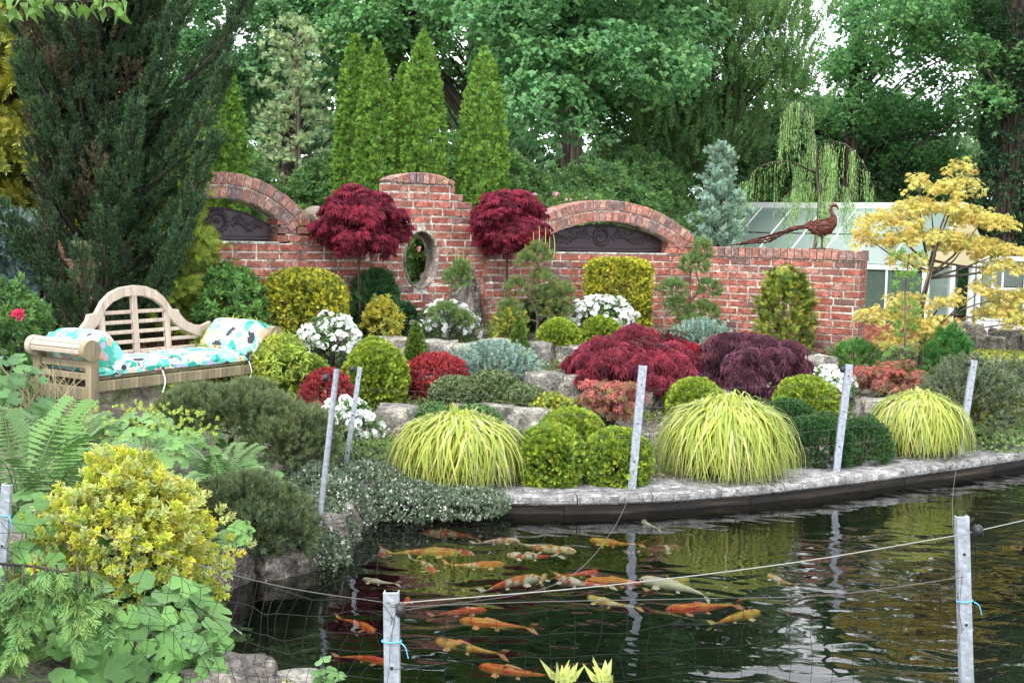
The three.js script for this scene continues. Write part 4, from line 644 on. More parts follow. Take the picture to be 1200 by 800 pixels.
// dark plumed juniper beside the bench
{
  const x = -3.5, z = -10.45, t = thing('plumed_juniper', 'huge dark blue green juniper with ascending plumes behind the bench', 'tree', [x, landY(x, z), z]), r = rng(63), list = [], brown = [], g = [];
  part('trunk', tube([[0, 0, 0], [0.05, 1.4, 0], [-0.05, 2.8, 0.05], [0.1, 4.6, 0]], 0.14, 0.06, 12, 9), BARK, t);
  const plume = (base, dir, L, R, colr, n) => { const bend = [base, base.clone().addScaledVector(dir, L * 0.5).add(V(0, -L * 0.02, 0)), base.clone().addScaledVector(dir, L * 0.85).add(V(0, L * 0.22, 0))], c = new THREE.CatmullRomCurve3(bend); g.push(tube(bend, 0.02, 0.005, 7, 5)); for (let i = 0; i < n; i++) { const u = Math.pow(r(), 0.8), p = c.getPointAt(u), tn = c.getTangentAt(u), rad = R * (1 - 0.75 * u) * (0.4 + 0.6 * Math.sqrt(r())), o = rdir(r); o.addScaledVector(tn, -o.dot(tn)).normalize(); colr[1].push({ p: p.addScaledVector(o, rad), d: o.multiplyScalar(0.55).add(tn).add(V(0, 0.35, 0)).normalize(), s: 0.75 + r() * 0.5, spin: r() * 6.3, c: tone(colr[0], r, 0.28, 0.1) }); } };
  for (let k = 0; k < 84; k++) { // outer plumes
    const y = 0.3 + 4.3 * r(), a = r() * 6.3, c = Math.cos(a), s = Math.sin(a), reach = (0.42 + 0.3 * r()) * (1 - 0.06 * y), up = 0.75 + 0.6 * r(), lop = c < 0 ? 0.66 : c > 0.45 ? 0.6 : 0.9, base = V(c * reach * 0.35, y - 0.25, s * reach * 0.35), dir = V(c, up, s).normalize();
    plume(base, dir, (0.75 + 0.55 * r()) * lop, 0.13, [r() < 0.5 ? [0.045, 0.085, 0.036] : [0.066, 0.115, 0.05], list], 70);
  }
  for (const [y, a, L, up] of [[2.3, 0.15, 1.75, 0.62], [1.55, 0.3, 1.6, 0.75], [1.0, 0.35, 1.5, 0.8], [1.95, -0.2, 1.5, 0.9], [2.0, 0.4, 1.3, 1.3], [1.3, 0.1, 1.2, 1.5], [0.55, 0.4, 1.35, 0.95], [2.7, 0.3, 1.5, 0.8], [1.3, 0.9, 1.2, 1.1], [2.0, 2.7, 0.8, 1.2], [0.9, 2.9, 0.9, 0.7]]) plume(V(Math.cos(a) * 0.15, y - 0.1, Math.sin(a) * 0.15), V(Math.cos(a), up, Math.sin(a)).normalize(), L, 0.115, [[0.058, 0.108, 0.048], list], 200);
  for (let k = 0; k < 170; k++) { const y = 0.2 + 4.3 * r(), a = r() * 6.3, c = Math.cos(a), s = Math.sin(a), q = 0.2 + 0.38 * r(); plume(V(c * q * 0.5, y - 0.2, s * q * 0.5), V(c * 0.8, 1, s * 0.8).normalize(), 0.5, 0.13, [r() < 0.4 ? [0.085, 0.072, 0.042] : [0.045, 0.075, 0.038], brown], 44); }
  part('limbs', merge(g), BARK, t, 'stuff'); scatter(t, 'darkjuniper', list, NEEDLE, 'green_foliage'); scatter(t, 'darkjuniper', brown, NEEDLE, 'dry_foliage');
}
function sprayTree(name, label, x, z, h, w, color, alt, seed, { n = 70, per = 34, size = 0.9, y0 = 0.15, droop = 0.2, kind = 'finespray', taper = 0.75, mat = NEEDLE, bark = BARK, flat = 0.09 } = {}) { // layered conifer of branch fans
  const t = thing(name, label, 'tree', [x, landY(x, z), z]), r = rng(seed), list = [], g = [];
  part('trunk', tube([[0, 0, 0], [0.03, h * 0.5, 0], [0, h * 0.97, 0]], 0.02 + h * 0.016, 0.012, 10, 7), bark, t);
  for (let k = 0; k < n; k++) {
    const q = (k + r()) / n, y = h * (y0 + (0.96 - y0) * q), R = w / 2 * (1 - taper * q) * (0.7 + 0.4 * r()), a = k * 2.4 + r(), tip = V(Math.cos(a) * R, y - R * droop + 0.04, Math.sin(a) * R); branchTube(g, V(0, y - 0.02, 0), tip, 0.012, 0.004, 0.05);
    for (let i = 0; i < per; i++) { const u = 0.25 + 0.8 * r(), sp = w * flat * u; list.push({ p: V(tip.x * u, y + (tip.y - y) * u + 0.03 * Math.sin(u * 3), tip.z * u).add(V((r() - 0.5) * 2 * sp, (r() - 0.5) * sp * 0.8, (r() - 0.5) * 2 * sp)), d: V(tip.x / R + (r() - 0.5), 0.3 - droop + (r() - 0.5) * 0.6, tip.z / R + (r() - 0.5)).normalize(), s: size * (0.7 + r() * 0.5), spin: r() * 6.3, c: tone(r() < 0.35 ? alt : color, r, 0.28, 0.1) }); }
  }
  part('limbs', merge(g), bark, t, 'stuff'); scatter(t, kind, list, mat); return t;
}
sprayTree('golden_conifer', 'bright golden thuja between the plumed juniper and the brick arch', -2.98, -10.85, 1.75, 0.95, [0.27, 0.35, 0.055], [0.17, 0.25, 0.045], 64, { n: 80, per: 36, y0: 0.06, size: 1.0, flat: 0.14, taper: 0.6 });
sprayTree('golden_conifer', 'tall golden cypress at the far side of the plumed juniper', -4.75, -12.2, 4.3, 2.5, [0.36, 0.36, 0.06], [0.18, 0.23, 0.05], 65, { n: 150, per: 60, size: 1.5, y0: 0.08, droop: 0.4, flat: 0.07 });
sprayTree('blue_spruce', 'blue grey spruce branches low beside the plumed juniper', -4.3, -10.5, 1.35, 1.2, [0.15, 0.22, 0.2], [0.1, 0.16, 0.13], 66, { n: 80, per: 40, y0: 0.1, size: 1.2 });
sprayTree('pale_tree', 'pale open conifer with bare grey trunk behind the stone ball', -3.0, -17, 3.8, 1.9, [0.32, 0.42, 0.2], [0.22, 0.31, 0.15], 67, { n: 60, per: 26, y0: 0.12, size: 0.75, droop: -0.15, taper: 0.62, bark: GREYBARK });
sprayTree('layered_conifer', 'dark green layered conifer beyond the greenhouse', 9.7, -21.5, 3.2, 3.0, [0.075, 0.125, 0.04], [0.05, 0.09, 0.03], 68, { n: 100, per: 60, y0: 0.1, size: 1.7, droop: 0.15 });
bush('clipped_hedge', 'olive green clipped hedge beyond the greenhouse door', 'hedge', [9.0, -18.8], 1.8, 1.6, 'cypress', [0.09, 0.13, 0.03], { n: 5200, alt: [0.13, 0.17, 0.04], shape: { power: 6, lump: 0.04 }, size: 1.1, wild: 0.9 });

// shrubs of the thicket right behind the wall
const thicket = 'leafy shrubs in the thicket behind the wall';
[[-4.2, -15.5, 2.6, 2.1], [-2.3, -16.2, 1.8, 1.7], [-0.6, -16.4, 2.2, 2.0], [1.0, -16.6, 2.2, 1.7], [1.6, -18.0, 2.0, 2.0], [2.0, -20.5, 2.0, 2.3], [5.4, -24.5, 3.0, 2.5], [8.6, -23.5, 3.0, 2.4], [-6.6, -15, 2.8, 3.0], [10.5, -21, 3, 3], [3.9, -24.5, 3, 3.2], [6.9, -23.8, 2.6, 2.3]].forEach(([x, z, w, h], i) => bush('thicket_shrub', 'leafy green thicket shrub ' + ['between the juniper and columnar conifers', 'behind the stone ball', 'filling the gap behind the lone columnar conifer', 'behind the arch with iron panel', 'behind the end of the iron panel arch', 'under the boughs of the pale maple', 'behind the greenhouse roof', 'beyond the greenhouse door', 'behind the tall golden cypress', 'beside the layered conifer', 'behind the weeping conifer', 'above the greenhouse ridge end'][i], 'shrub', [x, z], w, h, 'shrub', [0.12, 0.24, 0.065], { n: 3000, mat: LEAF, alt: [0.08, 0.17, 0.05], altShare: 0.5, shape: { lump: 0.3, lumpF: 5, sink: 0.5 }, size: 1.1, wild: 1, group: thicket }));
for (const [x, z, w, h, lab, k] of [[0.75, -14.7, 2.3, 1.28, 'rhododendron with pale pink flowers just over the brick arch', 60], [-0.75, -13.2, 0.9, 1.15, 'pink flowering shrub seen through the oval window', 70]]) {
  const t = bush('rhododendron', lab, 'shrub', [x, z], w, h, 'shrub', [0.1, 0.2, 0.05], { n: 1500, mat: LEAF, alt: [0.17, 0.26, 0.06], shape: { lump: 0.25, sink: 0.5 }, size: 0.9, wild: 1 }), r = rng(Math.round(x * 9 + 80));
  scatter(t, 'blossom', skin(r, k, w * 1.03, h * 1.04, { lump: 0.25, sink: 0.04 }).map(({ p, n }) => ({ p, d: n.add(V(0, 0.4, 0)).normalize(), s: 0.9 + r() * 0.6, spin: r() * 6.3, c: tone([0.7, 0.36, 0.42], r, 0.15, 0.08) })), PETAL, 'blossom');
}
bush('lime_shrub', 'bright lime shrub showing behind the stone ball', 'shrub', [-2.35, -12.9], 0.9, 1.1, 'azalea', [0.26, 0.36, 0.05], { n: 900, mat: LEAF, alt: [0.16, 0.26, 0.05], shape: { lump: 0.25 }, size: 1.2, wild: 1 });

// broadleaved trees
function broadTree(name, label, x, z, { H = 10, r0 = 0.22, lean = [0, 0], yc = 6, R = 3, Ry = 3.6, clumps = 70, per = 90, kind = 'sycamore', color = [0.085, 0.18, 0.075], alt = [0.055, 0.12, 0.05], seed = 1, bark = BARK, forks = [], size = 1, low = [], off = 0 }) {
  const t = thing(name, label, 'tree', [x, landY(x, z) - 0.05, z], 0, 'tall trees behind the garden'), r = rng(seed), list = [], g = [];
  const tp = [[0, 0, 0], [lean[0] * 0.25, H * 0.25, lean[1] * 0.25], [lean[0] * 0.6 + 0.05, H * 0.55, lean[1] * 0.5], [lean[0], H * 0.95, lean[1]]]; part('trunk', tube(tp, r0, r0 * 0.3, 16, 10), bark, t); const c = new THREE.CatmullRomCurve3(tp.map((p) => V(...p)));
  for (const f of forks) part('limb', tube(f.map((p) => V(...p)), r0 * 0.55, r0 * 0.22, 10, 8), bark, t);
  const centres = low.map((p) => V(...p)); while (centres.length < clumps + low.length) { const d = rdir(r, 0), q = Math.cbrt(0.12 + 0.88 * r()); centres.push(V(off + lean[0] * 0.6 + d.x * R * q, yc + d.y * Ry * q, lean[1] * 0.6 + d.z * R * 0.85 * q)); }
  for (const p of centres) {
    const s = c.getPointAt(Math.min(0.95, Math.max(0.12, (p.y - 0.8 - Math.hypot(p.x, p.z) * 0.35) / H))); if (r() < 0.4) g.push(tube([s, s.clone().lerp(p, 0.5).add(V((r() - 0.5) * 0.5, 0.25, (r() - 0.5) * 0.5)), p], 0.03 * (r0 / 0.2) * (0.6 + r() * 0.6), 0.008, 7, 5));
    const cr = 0.38 + 0.4 * r(), n = Math.round(per * cr * cr * 2.6);
    for (let i = 0; i < n; i++) { const d = rdir(r, 0.25), q = 0.55 + 0.45 * Math.sqrt(r()); list.push({ p: V(p.x + d.x * cr * q * 1.15, p.y + d.y * cr * q * 0.62, p.z + d.z * cr * q * 1.15), d: V(d.x * 0.5, 1, d.z * 0.5).normalize(), s: size * (0.7 + r() * 0.55), spin: r() * 6.3, c: tone(r() < 0.4 ? alt : color, r, 0.25, 0.1) }); }
  }
  part('limbs', merge(g), bark, t, 'stuff'); scatter(t, kind, list, LEAF); return t;
}
broadTree('broadleaf_tree', 'forked tree whose dark trunk leans over the columnar conifers', -0.9, -21.5, { H: 9, r0: 0.25, lean: [0.3, 0], yc: 5.5, R: 3.0, Ry: 2.3, clumps: 60, seed: 81, forks: [[[0.05, 2.9, 0], [-0.5, 3.6, 0.1], [-0.9, 4.5, 0.1], [-1.1, 6.5, 0]]], color: [0.17, 0.37, 0.13], alt: [0.12, 0.27, 0.09] });
broadTree('broadleaf_tree', 'pale leaved maple with low hanging boughs behind the arch with iron panel', 0.85, -19, { H: 8.5, r0: 0.2, yc: 5.0, R: 2.0, Ry: 2.2, clumps: 44, seed: 82, bark: GREYBARK, color: [0.17, 0.37, 0.14], alt: [0.12, 0.28, 0.1], low: [[-0.6, 3.3, 1.6], [0.3, 3.5, 1.9], [1.0, 3.3, 1.7], [-1.0, 4.0, 1.5], [0.0, 4.3, 2.1], [1.2, 4.2, 1.9], [-0.5, 2.7, 1.5], [0.5, 4.9, 2.2]] });
broadTree('broadleaf_tree', 'green tree with brown trunk between pale maple and blue conifer', 2.7, -23, { H: 9, r0: 0.2, yc: 4.5, R: 2.2, Ry: 1.9, clumps: 38, seed: 83, bark: BARK, size: 0.85, color: [0.13, 0.31, 0.09], alt: [0.09, 0.23, 0.065] });
broadTree('broadleaf_tree', 'leafy green tree behind the blue conifer', 3.4, -20.5, { H: 7, r0: 0.16, yc: 3.9, R: 1.5, Ry: 1.7, clumps: 38, seed: 84, kind: 'smallleaf', size: 0.8, color: [0.16, 0.3, 0.09], alt: [0.11, 0.22, 0.07] });
broadTree('broadleaf_tree', 'straight brown trunked tree above the weeping conifer', 6.4, -24, { H: 8, r0: 0.2, off: 1.3, yc: 4.9, R: 1.9, Ry: 1.9, clumps: 30, seed: 85, size: 0.85, color: [0.13, 0.31, 0.1], alt: [0.09, 0.23, 0.07] });
broadTree('broadleaf_tree', 'bushy green tree above the greenhouse ridge', 6.2, -26, { H: 5, r0: 0.18, yc: 3.2, R: 2.2, Ry: 1.3, clumps: 38, seed: 86, color: [0.12, 0.235, 0.1], alt: [0.08, 0.17, 0.065] });
broadTree('broadleaf_tree', 'green tree with ivy clad trunk above the golden maple', 8.5, -21.5, { H: 9, r0: 0.3, yc: 6.0, R: 2.6, Ry: 2.0, clumps: 34, seed: 87, bark: BARK, size: 0.9, color: [0.13, 0.3, 0.09], alt: [0.09, 0.22, 0.065] });
broadTree('broadleaf_tree', 'large green tree beyond the layered conifer', 11.5, -24, { H: 9, r0: 0.25, yc: 5.2, R: 2.8, Ry: 3.2, clumps: 50, seed: 88, color: [0.11, 0.22, 0.08], alt: [0.07, 0.155, 0.055] });
broadTree('broadleaf_tree', 'pale green tree towering behind the open conifer', -4.4, -24, { H: 9, r0: 0.22, yc: 4.9, R: 2.9, Ry: 2.7, clumps: 64, seed: 89, color: [0.2, 0.4, 0.17], alt: [0.14, 0.3, 0.12] });
broadTree('broadleaf_tree', 'green tree behind the tall golden cypress', -8.0, -19, { H: 8, r0: 0.22, yc: 5.0, R: 2.6, Ry: 3.0, clumps: 44, seed: 90, kind: 'smallleaf', color: [0.12, 0.23, 0.07], alt: [0.08, 0.17, 0.05] });
{ // ivy on the dark trunk
  const r = rng(92), t = thing('ivy', 'dark ivy clothing the trunk above the golden maple', 'ivy', [8.5, landY(8.5, -21.5), -21.5]), list = []; for (let i = 0; i < 1500; i++) { const a = r() * 6.3, y = 0.3 + 5.2 * r(), R = 0.3 + 0.14 * r(); list.push({ p: V(Math.cos(a) * R, y, Math.sin(a) * R), d: V(Math.cos(a), 0.3, Math.sin(a)).normalize(), s: 0.9 + r() * 0.6, spin: r() * 6.3, c: tone([0.03, 0.07, 0.028], r, 0.3, 0.1) }); } scatter(t, 'shrub', list, WAX);
}
{ // the wood farther back, one mass
  const r = rng(93), list = []; for (let i = 0; i < 16000; i++) { const x = -22 + 50 * r(), d = 31 + 9 * r(), y = 0.2 + 5.2 * Math.pow(r(), 0.9); if (n3(x * 0.33, y * 0.5, d * 0.2) < 0.14) continue; list.push({ p: V(x, y, -d), d: rdir(r, 1), s: 2.0 + r() * 1.2, spin: r() * 6.3, c: tone(r() < 0.5 ? [0.09, 0.18, 0.07] : [0.13, 0.24, 0.1], r, 0.3, 0.1) }); }
  const t = new THREE.Group(); t.name = 'far_woods'; t.userData = { kind: 'stuff', label: 'far wood closing the view behind the garden trees', category: 'wood' }; scene.add(t); scatter(t, 'sycamore', list, LEAF);
}

// ---------------------------------------------------------------- greenhouse
{
  const gh = thing('greenhouse', 'low white framed greenhouse with glass roof behind the brick wall', 'greenhouse', [3.0, 0, -22.3], -0.664); gh.userData.kind = 'thing';
  const WHITE = std({ color: lin(0.74, 0.76, 0.75), roughness: 0.5 }), GLASS = new THREE.MeshPhysicalMaterial({ color: lin(0.4, 0.52, 0.46), roughness: 0.15, transmission: 0.6, thickness: 0, ior: 1.5 }), SIDEGLASS = new THREE.MeshPhysicalMaterial({ color: lin(0.6, 0.75, 0.65), roughness: 0.03, transmission: 0.9, thickness: 0, ior: 1.5 }), DOORGLASS = new THREE.MeshPhysicalMaterial({ color: lin(0.85, 0.92, 0.9), roughness: 0.02, transmission: 0.9, thickness: 0, ior: 1.5 });
  const x0 = -0.1, x1 = 5.0, ry = 2.26, ey = 1.36, ez = 1.55, L = Math.hypot(ry - ey, ez), tilt = Math.atan2(ry - ey, ez), base = 0.05, nC = 9, pw = (x1 - x0) / nC;
  part('ridge', bar(x1 - x0 + 0.1, 0.1, 0.12).translate((x0 + x1) / 2, ry + 0.02, 0), WHITE, gh);
  for (const s of [-1, 1]) {
    const slope = new THREE.Matrix4().makeRotationX(s * tilt), put = (g, u, v, off) => g.clone().applyMatrix4(new THREE.Matrix4().compose(V(u, ry - v * Math.sin(tilt) + off * Math.cos(tilt), s * (v * Math.cos(tilt)) + s * off * Math.sin(tilt)), new THREE.Quaternion().setFromEuler(new THREE.Euler(s * tilt, 0, 0)), V(1, 1, 1)));
    const barG = bar(0.022, 0.035, L - 0.08, 0.004), paneG = new THREE.BoxGeometry(pw - 0.026, 0.004, L / 2 - 0.05);
    for (let i = 0; i <= nC; i++) part('glazing_bar', put(barG, x0 + i * pw, L / 2, 0), WHITE, gh);
    for (let i = 0; i < nC; i++) for (const q of [0.26, 0.75]) part('roof_pane', put(paneG, x0 + (i + 0.5) * pw, L * q, 0.004 + (q < 0.5 ? 0.005 : 0)), GLASS, gh);
    part('eaves_rail', bar(x1 - x0 + 0.06, 0.07, 0.06).translate((x0 + x1) / 2, ey - 0.03, s * ez), WHITE, gh);
    part('base_wall', boxUV(new THREE.BoxGeometry(x1 - x0, 0.5, 0.1).translate((x0 + x1) / 2, base + 0.2, s * ez)), BRICKS[1], gh);
    const wG = new THREE.BoxGeometry(pw - 0.03, ey - base - 0.56, 0.004), mG = bar(0.03, ey - base - 0.5, 0.04, 0.004);
    for (let i = 0; i <= nC; i++) part('mullion', mG.clone().translate(x0 + i * pw, (ey + base + 0.45) / 2 - 0.03, s * ez), WHITE, gh);
    for (let i = 0; i < nC; i++) part('side_pane', wG.clone().translate(x0 + (i + 0.5) * pw, (ey + base + 0.45) / 2 - 0.03, s * ez), SIDEGLASS, gh);
  }
  // gable end towards the golden maple: cream boarding above a doorway
  part('gable_board', boxUV(extrude([[-ez, ey], [ez, ey], [0, ry]], 0.04, 0).rotateY(Math.PI / 2).translate(x1, 0, 0)), std({ color: lin(0.62, 0.53, 0.3), roughness: 0.7 }), gh);
  for (const z of [-ez, -0.5, 0.45, ez]) part('post', bar(0.09, ey - base + 0.02, 0.09).translate(x1 + 0.02, (ey + base) / 2, z), WHITE, gh);
  for (const [a, b] of [[-1.5, -0.55], [0.5, 1.5]]) { part('gable_pane', new THREE.BoxGeometry(0.005, 0.7, b - a - 0.06).translate(x1 + 0.02, 0.98, (a + b) / 2), GLASS, gh); part('base_wall', boxUV(new THREE.BoxGeometry(0.1, 0.5, b - a - 0.04).translate(x1, 0.3, (a + b) / 2)), BRICKS[1], gh); }
  // the open door, swung out on its hinge
  const door = new THREE.Group(); door.name = 'door'; door.position.set(x1 + 0.1, 0.1, -0.5); door.rotation.y = 0.7; gh.add(door); const dw = 0.82, dh = 1.42;
  for (const x of [0.03, dw - 0.03]) part('stile', bar(0.07, dh, 0.045).translate(x, dh / 2, 0), WHITE, door);
  for (const y of [0.05, 0.42, 0.9, dh - 0.04]) part('rail', bar(dw - 0.13, y < 0.1 ? 0.1 : y > 1.3 ? 0.08 : 0.045, 0.04).translate(dw / 2, y, 0), WHITE, door);
  part('glazing_bar', bar(0.028, dh - 0.55, 0.03).translate(dw / 2, 0.92, 0.0), WHITE, door);
  for (const [x, y, h] of [[0.245, 0.66, 0.42], [0.575, 0.66, 0.42], [0.245, 1.14, 0.4], [0.575, 1.14, 0.4]]) part('pane', new THREE.BoxGeometry(0.31, h, 0.004).translate(x, y, 0.002), DOORGLASS, door);
  part('panel', new THREE.BoxGeometry(dw - 0.14, 0.3, 0.016).translate(dw / 2, 0.25, 0), WHITE, door);
}
// stone ball, leaning stone, edging stones, retaining wall, pots
{
  const c = bayA.localToWorld(V(0.205, 1.707 + 0.122, 0.0)), g = new THREE.SphereGeometry(0.127, 28, 20), p = g.attributes.position; for (let i = 0; i < p.count; i++) { const v = V().fromBufferAttribute(p, i), k = 1 + 0.012 * fbm3(v.x * 20, v.y * 20, v.z * 20, 3); p.setXYZ(i, v.x * k, v.y * k * 0.97, v.z * k); } g.computeVertexNormals();
  const b = solo('stone_ball', boxUV(g), std({ map: stoneTex, color: lin(1.9, 1.6, 1.35), roughness: 0.9, bumpMap: stoneBump, bumpScale: 0.006 }), 'buff stone ball resting on the brick wall ledge', 'stone ball'); b.position.copy(c);
  const s = solo('leaning_stone', rock(0.36, 0.62, 0.18, 3, 0.16, 9), DARKSTONE, 'tall dark stone slab leaning against the brick wall', 'stone'); s.position.set(-0.47, landY(-0.47, -12.3) - 0.06, -12.3); s.rotation.set(-0.18, 0.55, 0.08);
  const tp = s.geometry.attributes.position; for (let i = 0; i < tp.count; i++) { const y = tp.getY(i); tp.setX(i, tp.getX(i) * (1.1 - 0.62 * Math.max(0, y / 0.62))); } s.geometry.computeVertexNormals();
  const r = rng(301), rows = [
    [[-1.35, -10.75], [-1.05, -10.95], [-0.72, -10.95], [-0.4, -10.98], [-0.1, -11.1], [0.2, -11.15], [0.62, -11.15], [0.95, -11.3]],
    [[0.28, -10.05], [0.62, -10.0], [0.95, -9.85], [1.3, -9.95], [1.62, -9.98]],
    [[-0.78, -9.15], [-0.2, -9.2], [0.12, -9.15]], [[-1.6, -9.95], [-1.9, -10.15], [-1.35, -9.7]], [[2.6, -11.0], [2.95, -11.15], [3.1, -10.3], [2.85, -11.6], [2.3, -11.4]]];
  rows.forEach((row, k) => row.forEach(([x, z], i) => { const w = 0.3 + r() * 0.14, h = 0.22 + r() * 0.06, m = solo('edging_stone', rock(w, h, 0.2 + r() * 0.06, k * 10 + i, 0.1, 6), r() < 0.7 ? STONE : PALESTONE, ['grey granite edging stone in the upper row below the wall', 'grey granite edging stone in the row under the crimson maple', 'grey granite edging stone beside the cushion shrubs', 'grey granite edging stone by the shaggy globe and bench end', 'grey granite edging stone on the bank below the low wall'][k], 'stone', 'granite edging stones'); m.position.set(x, landY(x, z) - 0.1, z); m.rotation.y = (r() - 0.5) * 0.5 - (k === 0 ? 0.1 : 0); }));
  // low retaining wall of squared stones by the greenhouse
  const w = thing('retaining_wall', 'low retaining wall of pale squared stones below the boulders', 'wall', [4.2, 0.1, -11.75], 0.1); w.userData.kind = 'thing';
  for (let k = 0; k < 3; k++) for (let x = k % 2 ? -0.1 : 0.05; x < 2.4;) { const L = 0.22 + r() * 0.18, m = part('stone', rock(L - 0.015, 0.19, 0.26, 200 + k * 20 + x * 7, 0.06, 4), r() < 0.6 ? PALESTONE : STONE, w); m.position.set(x + L / 2, k * 0.185, 0); x += L; }
  [[4.42, -12.25, 0.26, 0.24], [4.68, -12.15, 0.28, 0.2], [4.92, -12.3, 0.24, 0.27], [4.6, -12.5, 0.3, 0.3], [5.2, -12.2, 0.3, 0.25]].forEach(([x, z, a, h], i) => { const m = solo('boulder', rock(a, h, a * 0.9, 60 + i, 0.16, 7), STONE, 'rounded grey boulder resting behind the low retaining wall', 'boulder', 'boulders behind the retaining wall'); m.position.set(x, 0.62, z); });
  structure('raised_bed', boxUV(new THREE.BoxGeometry(3.2, 0.66, 1.6).translate(5.6, 0.31, -12.72)), SOIL);
  const TERRA = std({ color: lin(0.38, 0.15, 0.085), roughness: 0.85, bumpMap: stoneBump, bumpScale: 0.002 }), pot = (R, h) => new THREE.LatheGeometry([[0, 0], [R * 0.7, 0], [R * 0.92, h * 0.78], [R, h * 0.8], [R, h], [R * 0.88, h], [R * 0.82, h * 0.8], [0, h * 0.78]].map(([a, b]) => new THREE.Vector2(Math.max(a, 0.0001), b)), 18);
  for (const [x, z, R, h, lab, c] of [[4.2, -12.35, 0.12, 0.1, 'shallow terracotta dish of alpine leaves beside the boulders', C.fresh], [4.35, -12.7, 0.1, 0.15, 'terracotta pot of green leaves behind the boulders', C.green]]) { const t = thing('flower_pot', lab, 'pot', [x, 0.64, z]); part('pot', pot(R, h), TERRA, t); const list = []; for (let i = 0; i < 90; i++) { const d = rdir(r, 0.6); list.push({ p: V(d.x * R * 0.8, h * 0.8 + Math.abs(d.y) * R * 0.6, d.z * R * 0.8), d: V(d.x * 0.7, 1, d.z * 0.7).normalize(), s: 0.8 + r() * 0.5, spin: r() * 6.3, c: tone(c, r) }); } scatter(t, 'azalea', list, WAX); }
}
{ // slim sapling with tufts of leaf up its stem
  const x = 3.5, z = -11.0, t = thing('sapling', 'thin sapling with tufts of fresh green leaves before the golden maple', 'tree', [x, landY(x, z), z]), r = rng(311), list = []; part('trunk', tube([[0, 0, 0], [0.01, 0.5, 0], [-0.01, 1.0, 0], [0.01, 1.3, 0]], 0.012, 0.006, 8, 6), GREYBARK, t);
  for (const [y, R] of [[1.22, 0.14], [1.05, 0.1], [0.8, 0.11], [0.62, 0.08], [0.35, 0.14], [0.2, 0.12]]) for (let i = 0; i < 26; i++) { const d = rdir(r, 0.2); list.push({ p: V(d.x * R, y + d.y * R * 0.8, d.z * R), d: V(d.x, 0.6, d.z).normalize(), s: 0.7 + r() * 0.5, spin: r() * 6.3, c: tone([0.2, 0.36, 0.08], r) }); } scatter(t, 'azalea', list, LEAF);
}
